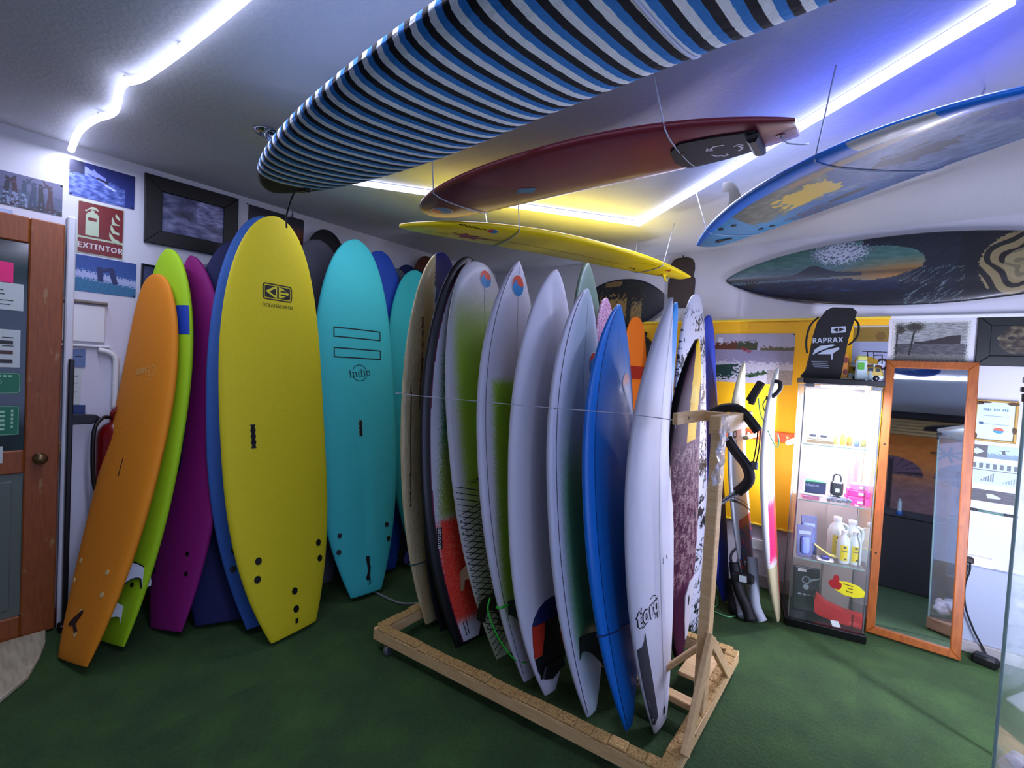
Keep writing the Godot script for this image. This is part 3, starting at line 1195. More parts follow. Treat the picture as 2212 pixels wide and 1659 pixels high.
	add_box(st, V(0, 0.02, 0), V(0.07, 0.04, 0.05), 0.008)
	obj("foot", st, blk, t)
	# bent white cable duct
	st = stool(true)
	add_tube(st, curve_pts([V(-3.47, 1.535, -0.59), V(-3.47, 1.528, -0.63), V(-3.47, 1.50, -0.662), V(-3.47, 1.44, -0.668), V(-3.47, 1.2, -0.668)]), 0.015, 10)
	tag(obj("wall_pipe", st, M("white_gloss", Color.WHITE)), "bent white pipe on the wall above the fire extinguisher", "pipe")
	# papers on the wall by the door
	sheet("blue_leaflet", "pale blue leaflet pinned at the top beside the black pole", "leaflet", -0.512, 1.485, 0.055, 0.10, 0.006, M("pale_blue_paper", Color(0.36, 0.46, 0.62), 0.6), [[0.0, 0.01, 0.03]])
	sheet("white_leaflet", "narrow white leaflet with blue print behind the black pole", "leaflet", -0.502, 1.325, 0.045, 0.20, 0.006, M("paper", Color.WHITE), [[0.0, 0.06, 0.02], [0.0, 0.02, 0.015], [0.0, -0.03, 0.01]])
	sheet("dark_blue_leaflet", "dark blue leaflet behind the side arm of the black pole", "leaflet", -0.505, 1.185, 0.08, 0.075, 0.006, M("mid_blue_paper", Color(0.12, 0.22, 0.42), 0.6), [])
	# fire extinguisher
	t = thing("fire_extinguisher", "red fire extinguisher on the wall behind the orange softboard", "fire extinguisher", Transform3D(Basis.IDENTITY, V(-3.40, 0.72, -0.66)))
	var rm := M("extinguisher_red", Color(0.40, 0.015, 0.02), 0.25)
	st = stool(true)
	add_lathe(st, [V2(0, 0), V2(0.075, 0), V2(0.082, 0.012), V2(0.084, 0.05), V2(0.084, 0.32), V2(0.078, 0.36), V2(0.055, 0.395), V2(0.028, 0.41), V2(0.024, 0.43), V2(0, 0.43)], 24)
	obj("cylinder", st, rm, t)
	st = stool(true)
	add_tube(st, curve_pts([V(0, 0.43, 0), V(0.02, 0.46, 0.02), V(0.02, 0.50, -0.02), V(0.02, 0.505, -0.09), V(0.02, 0.47, -0.11)]), 0.011, 8)
	add_tube(st, curve_pts([V(0, 0.43, 0), V(0.03, 0.44, -0.03), V(0.02, 0.435, -0.10)]), 0.009, 8)
	obj("handle", st, M("handle_red", Color(0.45, 0.08, 0.06), 0.4), t)
	st = stool(true)
	add_tube(st, curve_pts([V(0, 0.43, 0.01), V(0.03, 0.44, 0.06), V(0.05, 0.36, 0.10), V(0.05, 0.1, 0.095), V(0.05, -0.03, 0.06)]), 0.010, 8)
	obj("hose", st, blk, t)
	st = stool()
	for k in 5:
		var a0 := -0.5 + k * 0.28
		var f := func(a: float, y: float) -> Vector3: return V(cos(a) * 0.0848, y, -sin(a) * 0.0848)
		quad(st, f.call(a0, 0.10), f.call(a0 + 0.28, 0.10), f.call(a0 + 0.28, 0.22), f.call(a0, 0.22))
	obj("data_label", st, M("label_dull", Color(0.42, 0.10, 0.12), 0.6), t)
	st = stool()
	add_box(st, V(0.0, 0.375, -0.055), V(0.05, 0.06, 0.05), 0.004)
	obj("tag", st, M("paper", Color.WHITE), t)


# ---------------------------------------------------------------- boards along the side wall

func soft(called: String, label: String, tail: Vector3, nose: Vector3, b: Dictionary, c: Color, key := "") -> Array:
	return board(called, label, "softboard", tail, nose, b, foam("foam_" + (key if key != "" else called), c), "softboards leaning along the side wall")


func build_side_boards() -> void:
	var dot := M("plug_black", Color(0.015, 0.012, 0.012), 0.5)
	var wdot := M("plug_cream", Color(0.80, 0.72, 0.50), 0.5)
	var b := soft("orange_softboard", "orange softboard with cream plug dots, nearest to the wooden door", V(-2.971, 0.02, -0.478), V(-3.335, 1.960, -0.903), shape(0.503, 2.435, 0.381, 0.509, 2.268, 0.528, 0.084, 0.109, 0.037, 1.326), Color(0.87, 0.52, 0.015))
	plugs(b, [V2(-0.141, 0.447), V2(-0.158, 0.351), V2(0.128, 0.416), V2(0.131, 0.315), V2(0, 0.224), V2(0, 0.125)], 0.011, wdot)
	ribbon(b, "handle_slit", [V2(0.006, 0.88), V2(0.004, 0.93), V2(0.008, 0.98)], 0.008, M("slit_dark", Color(0.10, 0.04, 0.0), 0.8))
	var pr := M("print_cream", Color(0.86, 0.66, 0.34), 0.6)
	bd_text(b, "SURF", 0.01, 1.452, 0.05, pr, 0.0, "Droid Sans", true)
	var ring := ellipse(0.026, 0.030, 20, V2(0.105, 1.448))
	for e in 1:
		var l := []
		for q in ring: l.append(q)
		l.append(ring[0])
		ribbon(b, "emblem_ring", l, 0.005, pr)
		ribbon(b, "emblem_stroke", [V2(0.098, 1.46), V2(0.105, 1.445), V2(0.113, 1.462)], 0.005, pr)
	var cord := M("cord_maroon", Color(0.16, 0.02, 0.02), 0.6)
	deco(b, "leash_loop", poly([-0.055, 0.185, 0.012, 0.235, 0.022, 0.222, -0.02, 0.17, 0.012, 0.14, -0.002, 0.128, -0.038, 0.160, -0.075, 0.150, -0.078, 0.166]), cord, 0.004)
	var finw := M("fin_white", Color(0.74, 0.76, 0.80), 0.4)
	fin(b, 0.15, 0.46, 0.13, finw, "fin", false, M("fin_rim", Color(0.05, 0.05, 0.07), 0.4))
	fin(b, -0.15, 0.46, 0.13, finw)
	fin(b, 0.05, 0.27, 0.14, finw)

	b = soft("lime_softboard", "lime green softboard with a blue band behind the orange board", V(-3.06, 0.02, -0.63), V(-3.335, 2.134, -0.943), shape(0.51, 2.49, 0.49, 0.52, 2.28, 0.52, 0.084, 0.085, 0.039, 1.30), Color(0.62, 0.80, 0.02))
	var band := M("band_blue", Color(0.02, 0.22, 0.62), 0.7)
	var bb: Dictionary = b[1]
	for s in [true, false]:
		var p := PackedVector2Array()
		var e0 := bb.W / 2.0 * bd_f(bb, 1.637 / 2.17) as float
		p = poly([-e0, 1.637, e0, 1.637, e0 * 0.93, 1.804, -e0 * 0.93, 1.804])
		deco(b, "colour_band", p, band, 0.0018, s, 0.02)
	plugs(b, [V2(0.124, 0.401), V2(-0.12, 0.401), V2(0.13, 0.30)], 0.011, dot)

	b = soft("magenta_softboard", "magenta softboard behind the lime green softboard", V(-2.994, 0.02, -0.866), V(-3.34, 2.122, -1.068), shape(0.491, 2.353, 0.59, 0.461, 2.225, 0.524, 0.085, 0.095, 0.049, 1.228), Color(0.52, 0.0, 0.41))
	plugs(b, [V2(0.118, 0.405), V2(0.124, 0.301), V2(-0.118, 0.405), V2(-0.124, 0.301)], 0.011, dot)
	fin(b, 0.10, 0.42, 0.12, M("fin_grey", Color(0.42, 0.44, 0.46), 0.4))

	b = soft("navy_softboard", "deep blue softboard squeezed between the magenta and the light blue boards", V(-2.90, 0.02, -1.06), V(-3.26, 2.25, -1.20), shape(0.5, 2.4, 0.5, 0.45, 2.2, 0.50, 0.08, 0.06, 0.05, 0.5), Color(0.015, 0.06, 0.28))
	b = soft("light_blue_softboard", "light blue softboard directly behind the tall yellow one", V(-2.71, 0.02, -1.23), V(-3.19, 2.403, -1.301), shape(0.488, 2.422, 0.461, 0.404, 2.377, 0.6, 0.08, 0.109, 0.052, 0.017), Color(0.18, 0.37, 0.66))
	plugs(b, [V2(-0.180, 0.441), V2(-0.185, 0.341), V2(0.18, 0.44), V2(0.185, 0.34)], 0.016, dot)

	b = soft("yellow_softboard", "tall yellow softboard with a black boxed logo and black plug dots", V(-2.545, 0.012, -1.279), V(-2.853, 2.336, -1.207), shape(0.484, 2.773, 0.475, 0.444, 2.843, 0.624, 0.083, 0.1, 0.064, -0.141), Color(0.80, 0.74, 0.015))
	plugs(b, [V2(-0.177, 0.450), V2(-0.188, 0.357), V2(0.190, 0.438), V2(0.192, 0.345), V2(0.010, 0.223), V2(0.010, 0.124)], 0.017, dot)
	deco(b, "leash_plug", rect(0.018, 0.026, 0.0, V2(0.009, 0.059)), dot, 0.002)
	slot(b, -0.162, 1.112, 0.13)
	eye_logo(b, 0.0, 1.915, 0.178, M("print_black", Color(0.03, 0.03, 0.025), 0.6))
	bd_text(b, "OCEAN&EARTH", 0.0, 1.838, 0.027, mats["print_black"], 0.0)

	b = soft("turquoise_softboard", "turquoise softboard with two black outlined bars over a round script logo", V(-2.608, 0.02, -1.813), V(-3.028, 2.391, -1.862), shape(0.489, 2.601, 0.481, 0.365, 2.563, 0.6, 0.082, 0.086, 0.044, 0.098), Color(0.20, 0.70, 0.70))
	plugs(b, [V2(-0.171, 0.408), V2(-0.179, 0.306), V2(0.168, 0.414), V2(0.177, 0.318), V2(0.010, 0.225), V2(0.008, 0.103)], 0.015, dot)
	deco(b, "leash_tie", poly([0.0, 0.225, 0.02, 0.22, 0.028, 0.165, 0.02, 0.11, -0.004, 0.10, 0.008, 0.15]), dot, 0.004)
	ribbon(b, "leash_string", [V2(0.018, 0.12), V2(0.016, 0.08), V2(0.010, 0.055), V2(0.026, 0.055), V2(0.022, 0.10)], 0.004, dot)
	var teal := M("print_teal", Color(0.01, 0.13, 0.15), 0.7)
	for y in [1.742, 1.604]:
		var o := rect(0.35, 0.070, 0.0, V2(0.004, y))
		for k in 4:
			var h2 := 0.008
			var p0 := o[k]
			var p1 := o[(k + 1) % 4]
			var inn := rect(0.35 - 2 * h2, 0.070 - 2 * h2, 0.0, V2(0.004, y))
			deco(b, "bar_outline", PackedVector2Array([p0, p1, inn[(k + 1) % 4], inn[k]]), teal, 0.0012)
	bd_text(b, "indio", 0.012, 1.468, 0.066, teal, 0.12, "Droid Serif")
	for q in [[0.25, 2.75], [3.5, 5.9]]:
		var l := []
		for i in 15:
			var a := lerpf(q[0], q[1], i / 14.0)
			l.append(V2(0.010 + cos(a) * 0.054, 1.470 + sin(a) * 0.056))
		ribbon(b, "emblem_arc", l, 0.0045, teal)
	slot(b, 0.004, 1.09, 0.11)

	# boards standing further back against the wall
	soft("grey_softboard", "grey softboard peeping out between the yellow and turquoise boards", V(-2.93, 0.03, -1.62), V(-3.27, 2.40, -1.73), shape(0.5, 2.5, 0.42, 0.45, 2.2, 0.56, 0.08, 0.05, 0.05, 0.0), Color(0.27, 0.27, 0.31))
	soft("slate_softboard", "pale grey softboard tip between the magenta and navy boards", V(-3.10, 0.03, -1.02), V(-3.41, 2.12, -1.13), shape(0.5, 2.5, 0.42, 0.45, 2.2, 0.46, 0.06, 0.03, 0.03, 0.5), Color(0.34, 0.34, 0.40))
	soft("black_softboard", "tall black softboard with a round nose against the side wall", V(-3.05, 0.03, -1.80), V(-3.40, 2.535, -1.87), shape(0.5, 2.5, 0.42, 0.45, 2.2, 0.54, 0.07, 0.03, 0.04, 0.0), Color(0.008, 0.010, 0.035))
	soft("azure_softboard", "bright blue softboard showing its edge behind the turquoise board", V(-2.80, 0.03, -2.07), V(-3.16, 2.40, -2.16), shape(0.5, 2.5, 0.45, 0.4, 2.3, 0.56, 0.08, 0.08, 0.05, 0.05), Color(0.02, 0.24, 0.62))
	var gn := noise(61, 1.0, 4)
	var gb := shape(0.5, 2.4, 0.45, 0.4, 2.2, 0.54, 0.07, 0.05, 0.04, 0.05)
	board("speckled_board", "board with a mottled gold and blue face behind the bright blue softboard", "surfboard", V(-2.86, 0.03, -2.34), V(-3.22, 2.325, -2.385), gb, bd_paint("speckled", gb, 2.3, func(xn: float, x: float, y: float, deck: bool) -> Color:
		var k := gn.get_noise_2d(x * 30.0, y * 30.0)
		return Color(0.42, 0.36, 0.22).lerp(Color(0.05, 0.2, 0.42), smoothstep(-0.1, 0.25, k - 0.5 * absf(xn) + 0.2)), 0.5, 64, 200), "softboards leaning along the side wall")
	soft("royal_softboard", "royal blue softboard with a round nose close to the wall corner", V(-3.0, 0.03, -2.56), V(-3.38, 2.43, -2.64), shape(0.5, 2.4, 0.42, 0.45, 2.2, 0.54, 0.07, 0.03, 0.04, 0.0), Color(0.012, 0.07, 0.30))
	soft("midnight_softboard", "dark blue softboard tip just above the shorter turquoise board", V(-2.85, 0.03, -2.66), V(-3.26, 2.385, -2.65), shape(0.5, 2.4, 0.42, 0.45, 2.2, 0.54, 0.07, 0.03, 0.04, 0.0), Color(0.01, 0.025, 0.16))
	soft("brown_softboard", "brown softboard with a round nose in the corner of the room", V(-3.02, 0.03, -2.86), V(-3.40, 2.56, -2.86), shape(0.5, 2.4, 0.42, 0.45, 2.2, 0.54, 0.07, 0.03, 0.04, 0.0), Color(0.30, 0.13, 0.035))
	soft("aqua_softboard", "shorter turquoise softboard half hidden by the cream board in the rack", V(-2.66, 0.03, -2.40), V(-3.06, 2.30, -2.44), shape(0.5, 2.5, 0.45, 0.4, 2.4, 0.56, 0.08, 0.07, 0.05, 0.1), Color(0.10, 0.62, 0.62))
	# loose cable on the turf behind the boards
	var st := stool(true)
	add_tube(st, curve_pts([V(-2.75, 0.008, -1.87), V(-2.578, 0.008, -1.884), V(-2.416, 0.008, -1.895), V(-2.30, 0.008, -1.94), V(-2.1, 0.008, -2.2)]), 0.008, 8)
	tag(obj("floor_cable", st, M("cable_grey", Color(0.45, 0.47, 0.47), 0.5)), "grey cable lying on the turf between the turquoise board and the rack", "cable")


func eye_logo(b: Array, x: float, y: float, w: float, m: Material) -> void:
	# rounded box with two pointed half-ovals, each with its cut-out
	var h := w * 0.52
	var o := rect(w, h, w * 0.10, V2(x, y))
	var i1 := rect(w * 0.93, h * 0.87, w * 0.075, V2(x, y))
	for k in o.size():
		var j := (k + 1) % o.size()
		deco(b, "logo_border", PackedVector2Array([o[k], o[j], i1[j], i1[k]]), m)
	var field := rect(w * 0.86, h * 0.72, w * 0.05, V2(x, y))
	deco(b, "logo_field", field, m)
	var paper := M("print_yellow", Color(0.80, 0.76, 0.12), 0.7)
	for s in [-1, 1]:
		var p := PackedVector2Array()
		for q in [[0.03, 0.29], [0.14, 0.27], [0.28, 0.13], [0.41, 0.0], [0.28, -0.13], [0.14, -0.27], [0.03, -0.29]]:
			p.append(V2(x + s * q[0] * w, y + q[1] * h * 1.15))
		deco(b, "logo_oval", p, paper, 0.0018)
		var c := PackedVector2Array()
		if s < 0:
			for q in [[0.07, 0.17], [0.14, 0.15], [0.27, 0.0], [0.14, -0.15], [0.07, -0.17]]:
				c.append(V2(x + s * q[0] * w, y + q[1] * h * 1.15))
			deco(b, "logo_cut", c, m, 0.0024)
		else:
			for yy in [0.095, -0.095]:
				deco(b, "logo_cut", rect(0.20 * w, 0.085 * h, 0.0, V2(x + 0.19 * w, y + yy * h * 1.15)), m, 0.0024)


# ---------------------------------------------------------------- the rack

func build_rack() -> void:
	var t := thing("board_rack", "low wooden rack on castors with one upright post, holding the white boards", "rack")
	var pine := wood("pine", Color(0.80, 0.64, 0.42), Color(0.89, 0.75, 0.53), 1.0, V2(5, 46), 0.6)
	var on := noise(71, 1.0, 3)
	var osb := M("rough_board", Color.WHITE, 0.8)
	osb.albedo_texture = img(256, 256, func(u: float, v: float) -> Color:
		var k := on.get_noise_2d(u * 34.0, v * 90.0)
		var k2 := on.get_noise_2d(u * 90.0 + 50.0, v * 30.0)
		var c := Color(0.70, 0.56, 0.32).lerp(Color(0.50, 0.33, 0.15), smoothstep(0.05, 0.45, k))
		return c.lerp(Color(0.78, 0.64, 0.38), smoothstep(0.1, 0.4, k2)))
	osb.uv1_triplanar = true
	osb.uv1_scale = Vector3.ONE * 2.0
	osb.heightmap_enabled = true
	osb.heightmap_texture = plaster_noise
	osb.heightmap_scale = 0.5
	var A := V(-2.035, 0.0, -1.535)
	var B := V(-0.53, 0.0, -1.70)
	var C := V(-0.53, 0.0, -2.68)
	var D := V(-2.10, 0.0, -2.56)
	for e in [["front_beam", A, B], ["side_beam", B, C], ["back_beam", C, D], ["side_beam", D, A]]:
		var d: Vector3 = (e[2] - e[1]).normalized()
		var st := stool()
		add_bar(st, e[1] + V(0, 0.092, 0) - d * 0.028, e[2] + V(0, 0.092, 0) + d * 0.028, 0.056, 0.066, 0.006)
		var o := obj(e[0], st, pine, t)
		# rough-sawn top edge in uneven chips
		var rng := RandomNumberGenerator.new()
		rng.seed = hash(e[0]) + int(e[1].x * 100)
		st = stool()
		var L: float = e[1].distance_to(e[2])
		var n := int(L / 0.07)
		for k in n:
			var c: Vector3 = e[1].lerp(e[2], (k + 0.5) / n) + V(0, 0.123 + rng.randf() * 0.006, 0)
			add_bar(st, c - d * (L / n * 0.5), c + d * (L / n * 0.5), 0.053 + rng.randf() * 0.006, 0.014, 0.004)
		obj("rough_edge", st, osb, o)
	for c in [A + V(0.07, 0, 0.0), B + V(-0.06, 0, 0), C + V(0, 0, 0.05), D + V(0.05, 0, 0)]:
		var st := stool(true)
		add_lathe(st, [V2(0, -0.012), V2(0.022, -0.012), V2(0.026, -0.008), V2(0.026, 0.008), V2(0.022, 0.012), V2(0, 0.012)], 18, Transform3D(Basis(Vector3.FORWARD, PI / 2), c + V(0, 0.027, 0)))
		var w := obj("castor", st, M("castor_grey", Color(0.35, 0.37, 0.38), 0.4), t)
		st = stool()
		add_box(st, c + V(0.0, 0.046, 0), V(0.04, 0.014, 0.03), 0.003)
		add_box(st, c + V(0.017, 0.036, 0), V(0.004, 0.03, 0.02))
		add_box(st, c + V(-0.017, 0.036, 0), V(0.004, 0.03, 0.02))
		obj("castor_fork", st, M("steel", Color(0.55, 0.56, 0.58), 0.3, {"metallic": 0.9}), w)
	# upright and its braces
	var st := stool()
	add_box(st, V(-0.528, 0.765, -2.10), V(0.045, 1.31, 0.072), 0.004)
	obj("post", st, pine, t)
	for e in [["front_brace", V(-0.495, 0.125, -1.80), V(-0.50, 0.47, -2.09)], ["rear_brace", V(-0.50, 0.13, -2.45), V(-0.505, 0.42, -2.13)], ["inner_brace", V(-0.80, 0.10, -2.10), V(-0.545, 0.40, -2.10)]]:
		st = stool()
		add_bar(st, e[1], e[2], 0.075 if e[0] == "front_brace" else 0.05, 0.022, 0.003, V(1, 0, 0.0) if e[0] != "inner_brace" else V(0.6, -0.8, 0))
		obj(e[0], st, pine, t)
	st = stool()
	add_bar(st, V(-0.53, 0.085, -2.16), V(-2.07, 0.085, -2.20), 0.06, 0.03, 0.004)
	obj("cross_plank", st, pine, t)
	st = stool()
	add_box(st, V(-0.60, 0.11, -2.44), V(0.19, 0.02, 0.26), 0.003)
	obj("corner_plate", st, pine, t)
	st = stool()
	add_box(st, V(-0.485, 1.385, -2.14), V(0.042, 0.072, 0.56), 0.004)
	obj("top_bar", st, pine, t)
	st = stool()
	add_box(st, V(-0.585, 1.405, -1.89), V(0.02, 0.045, 0.36), 0.003)
	add_box(st, V(-0.545, 1.405, -2.06), V(0.10, 0.04, 0.03), 0.003)
	obj("front_arm", st, pine, t)
	st = stool(true)
	add_lathe(st, [V2(0, 0), V2(0.008, 0), V2(0.007, 0.002), V2(0, 0.003)], 12, Transform3D(Basis(Vector3.FORWARD, -PI / 2), V(-0.575, 1.405, -1.84)))
	for q in [V(-0.471, 0.40, -2.08), V(-0.471, 0.18, -1.86)]:
		add_lathe(st, [V2(0, 0), V2(0.005, 0), V2(0.004, 0.002), V2(0, 0.003)], 10, Transform3D(Basis(Vector3.FORWARD, -PI / 2), q + V(-0.004, 0, 0)))
	obj("screw_head", st, M("screw_dark", Color(0.1, 0.07, 0.06), 0.5), t)
	# retaining string
	st = stool(true)
	var sp := curve_pts([V(-0.585, 1.40, -1.715), V(-0.76, 1.405, -1.70), V(-1.1, 1.400, -1.655), V(-1.6, 1.393, -1.62), V(-2.06, 1.388, -1.60), V(-2.16, 1.387, -1.70)], 0.05)
	add_tube(st, sp, 0.0019, 6)
	var so := obj("retaining_string", st, M("rope_white", Color(0.72, 0.74, 0.8), 0.8))
	tag(so, "thin white string stretched across the front of the racked boards", "string")
	st = stool(true)
	for q in [sp[0], sp[int(sp.size() * 0.27)]]:
		add_tube(st, [q + V(-0.006, -0.004, 0), q, q + V(0.006, 0.004, 0)], 0.004, 6)
	add_tube(st, [sp[0], sp[0] + V(0.003, -0.03, 0.002)], 0.0015, 5)
	obj("knot", st, M("rope_white", Color.WHITE), so)
	# padded board hooks on the post
	var pad := M("pad_black", Color(0.012, 0.012, 0.014), 0.55)
	var tube := M("tube_grey", Color(0.45, 0.46, 0.48), 0.35, {"metallic": 0.6})
	var h := thing("padded_hook", "upper black foam-padded hook curving out from the rack post", "hook")
	st = stool(true)
	add_tube(st, curve_pts([V(-0.60, 1.405, -2.25), V(-0.555, 1.432, -2.25), V(-0.50, 1.437, -2.25), V(-0.455, 1.405, -2.25), V(-0.405, 1.345, -2.25)]), 0.021, 12)
	obj("foam_sleeve", st, pad, h)
	st = stool(true)
	add_tube(st, curve_pts([V(-0.64, 1.37, -2.25), V(-0.60, 1.405, -2.25)]), 0.010, 8)
	obj("steel_tube", st, tube, h)
	h = thing("padded_hook", "lower black foam-padded hook bent like an elbow on a grey tube", "hook")
	st = stool(true)
	add_tube(st, curve_pts([V(-0.53, 1.30, -2.25), V(-0.49, 1.245, -2.25), V(-0.44, 1.185, -2.25), V(-0.428, 1.125, -2.25), V(-0.47, 1.065, -2.25)]), 0.023, 12)
	obj("foam_sleeve", st, pad, h)
	st = stool(true)
	add_tube(st, [V(-0.47, 1.065, -2.25), V(-0.55, 0.99, -2.20), V(-0.53, 0.98, -2.12)], 0.011, 8)
	obj("steel_tube", st, tube, h)
	st = stool(true)
	add_tube(st, curve_pts([V(-0.407, 1.35, -2.25), V(-0.409, 1.28, -2.25), V(-0.416, 1.21, -2.25)]), 0.003, 6)
	add_tube(st, curve_pts([V(-0.397, 1.35, -2.25), V(-0.397, 1.28, -2.25), V(-0.404, 1.21, -2.25)]), 0.003, 6)
	var cd := obj("leash_cord", st, M("cord_maroon", Color.WHITE))
	tag(cd, "dark double cord hanging from the upper padded hook", "cord")
	st = stool()
	add_box(st, V(-0.412, 1.195, -2.25), V(0.03, 0.035, 0.012), 0.004)
	obj("cord_clip", st, M("steel", Color.WHITE), cd)
	# crumpled clear bag over the bar
	var cl := M("clear_plastic", Color(0.85, 0.86, 0.92, 0.30), 0.12)
	cl.transparency = BaseMaterial3D.TRANSPARENCY_ALPHA
	var wn := noise(77, 1.0, 2)
	st = stool()
	var grid := []
	for j in 15:
		var row := []
		for i in 8:
			var u := i / 7.0
			var v := j / 14.0
			row.append(V(-0.462 - 0.01 * v + wn.get_noise_2d(u * 60, v * 90) * 0.025, 1.425 - 0.27 * v, lerpf(-1.86, -1.97, u) + 0.02 * v + wn.get_noise_2d(u * 70 + 9, v * 70) * 0.02))
		grid.append(row)
	for j in 14:
		for i in 7:
			quad(st, grid[j][i], grid[j][i + 1], grid[j + 1][i + 1], grid[j + 1][i])
	tag(obj("plastic_bag", st, cl), "crumpled clear plastic bag hung over the bar of the rack", "bag")


func rack_board(called: String, label: String, tail: Vector3, nose: Vector3, b: Dictionary, m: Material) -> Array:
	return board(called, label, "surfboard", tail, nose, b, m, "surfboards standing in the wooden rack")


func loop_round(bt: Array, t: float, r: float, m: Material, called: String, label: String, slant := 0.0) -> void:
	# a cord tied round the board
	var b: Dictionary = bt[1]
	var pts := []
	for i in 33:
		var a := TAU * i / 32.0
		var c := cos(a)
		var xn := signf(c) * pow(absf(c), FOAM_P)
		var p := bd_raw(b, xn, t + slant * xn, sin(a) >= 0)
		var mid := V(0, p.y, bd_rock(b, t))
		pts.append(bt[0].transform * (p + (p - mid).normalized() * (r + 0.001)))
	var st := stool(true)
	add_tube(st, pts, r, 6)
	tag(obj(called, st, m), label, "leash")


func build_rack_boards() -> void:
	var n := noise(81, 1.0, 3)
	var line := M("pin_line", Color(0.04, 0.04, 0.05), 0.5)
	var white := M("resin_white", Color(0.82, 0.82, 0.86), 0.6)
	var dark := M("fin_black", Color(0.012, 0.012, 0.015), 0.4)
	# cream longboard with a half-blue nose
	var b := shape(0.497, 2.22, 0.471, 0.403, 2.264, 0.555, 0.065, 0.067, 0.037, -0.09)
	var m := bd_paint("cream_board", b, 2.225, func(xn: float, x: float, y: float, deck: bool) -> Color:
		var k := n.get_noise_2d(x * 160.0, y * 5.0)
		var c := Color(0.86, 0.80, 0.62).lerp(Color(0.78, 0.70, 0.50), smoothstep(-0.2, 0.4, k))
		if deck:
			if absf(x + 0.12) < 0.025: c = Color(0.82, 0.73, 0.50)
			var d := absf(x + 0.152 + 0.004 * sin(y * 11.0))
			if d < 0.006 and y > 1.25 and y < 1.80: c = c.lerp(Color(0.34, 0.17, 0.04), clampf(0.9 + n.get_noise_2d(y * 60.0, 1.0), 0, 1))
			if absf(x + 0.225) < 0.003 and y > 0.7 and y < 1.4: c = Color(0.28, 0.2, 0.1)
			if x > -0.072 and y > 1.45:
				c = Color(0.03, 0.07, 0.44) if y > 1.995 else Color(0.02, 0.22, 0.60)
				if x < -0.060 and y < 2.0: c = Color(0.82, 0.84, 0.88)
				for q in [V2(0.02, 1.93), V2(-0.02, 1.86), V2(0.08, 1.88), V2(0.09, 1.78)]:
					if V2(x - q.x, (y - q.y) * 0.8).length() < 0.035 + 0.01 * n.get_noise_2d(x * 200, y * 200): c = Color(0.82, 0.82, 0.86)
		return c, 0.35)
	var bt := rack_board("cream_longboard", "cream longboard with brown streaks and a half-blue nose, far end of the rack", V(-2.04, 0.03, -1.929), V(-2.253, 2.254, -1.978), b, glossy(m))
	fin(bt, -0.12, 0.45, 0.12, M("fin_violet", Color(0.06, 0.07, 0.42), 0.4))
	fin(bt, 0.0, 0.30, 0.16, dark)
	loop_round(bt, 0.165, 0.004, M("leash_teal", Color(0.16, 0.36, 0.38), 0.4), "teal_leash", "thin teal leash tied round the tail of the cream longboard")
	rack_board("navy_board", "dark navy board squeezed between the cream longboard and the black-railed board", V(-1.91, 0.03, -1.95), V(-2.03, 1.55, -1.99), shape(0.5, 2.4, 0.5, 0.5, 2.2, 0.46, 0.06, 0.05, 0.03, 0.0), foam("foam_deepnavy", Color(0.012, 0.03, 0.10)))
	# black-railed board with green and orange spray
	b = shape(0.492, 2.229, 0.527, 0.366, 2.295, 0.565, 0.065, 0.104, 0.053, 0.097)
	m = bd_paint("sprayed_board", b, 2.171, func(xn: float, x: float, y: float, deck: bool) -> Color:
		var hw: float = b.W / 2.0 * bd_f(b, y / 2.171)
		if not deck or hw - absf(x) < 0.050 or y < 0.02: return Color(0.012, 0.010, 0.014)
		if hw - absf(x) < 0.056: return Color(0.42, 0.03, 0.24)
		var g := n.get_noise_2d(x * 170.0, y * 170.0)
		var g2 := n.get_noise_2d(x * 60.0 + 30.0, y * 45.0)
		var c := Color(0.80, 0.81, 0.84)
		var e := x + 0.168 + 0.05 * g + 0.02 * g2 + 0.02 * sin(y * 3.0)
		var on := smoothstep(-0.012, 0.03, e)
		var top := smoothstep(1.66, 1.58, y + 0.06 * g)
		var gc := Color(0.08, 0.42, 0.16).lerp(Color(0.26, 0.58, 0.28), smoothstep(0.0, 0.4, g2 + g * 0.5))
		gc = gc.lerp(Color(0.50, 0.58, 0.16), smoothstep(1.22, 1.0, y + 0.1 * g))
		var a := on * top * smoothstep(0.66, 0.74, y)
		c = c.lerp(gc, a * (0.75 + 0.25 * smoothstep(-0.2, 0.2, g)))
		var oc := Color(0.92, 0.20, 0.12).lerp(Color(0.95, 0.50, 0.40), smoothstep(0.05, 0.4, g))
		c = c.lerp(oc, smoothstep(-0.005, 0.015, e + 0.01 - (0.72 - y) * 0.02) * smoothstep(0.70, 0.67, y + 0.03 * g) * smoothstep(0.10, 0.16, y + 0.04 * g))
		return c, 0.3, 224, 900)
	bt = rack_board("sprayed_softtop", "black-railed board with green and orange spray on its white deck", V(-1.75, 0.025, -1.895), V(-2.023, 2.183, -1.949), b, glossy(m))
	deco(bt, "logo_box", rect(0.034, 0.115, 0.004, V2(-0.186, 0.597)), M("print_black", Color(0.02, 0.02, 0.02), 0.6), 0.0014)
	bd_text(bt, "MODII", -0.187, 0.585, 0.027, M("sticker_white", Color(0.9, 0.9, 0.92), 0.4), PI / 2, "Droid Sans", true, 0.0022)
	for q in [[-0.196, 0.632, -0.176, 0.632], [-0.196, 0.641, -0.176, 0.641], [-0.190, 0.625, -0.190, 0.650], [-0.182, 0.625, -0.182, 0.650]]:
		ribbon(bt, "logo_stroke", straight(V2(q[0], q[1]), V2(q[2], q[3]), 3), 0.0035, mats["sticker_white"], true, 0.0022)
	ribbon(bt, "leash_string", [V2(-0.03, 0.045), V2(-0.055, 0.12), V2(-0.035, 0.135), V2(-0.015, 0.05)], 0.005, line)
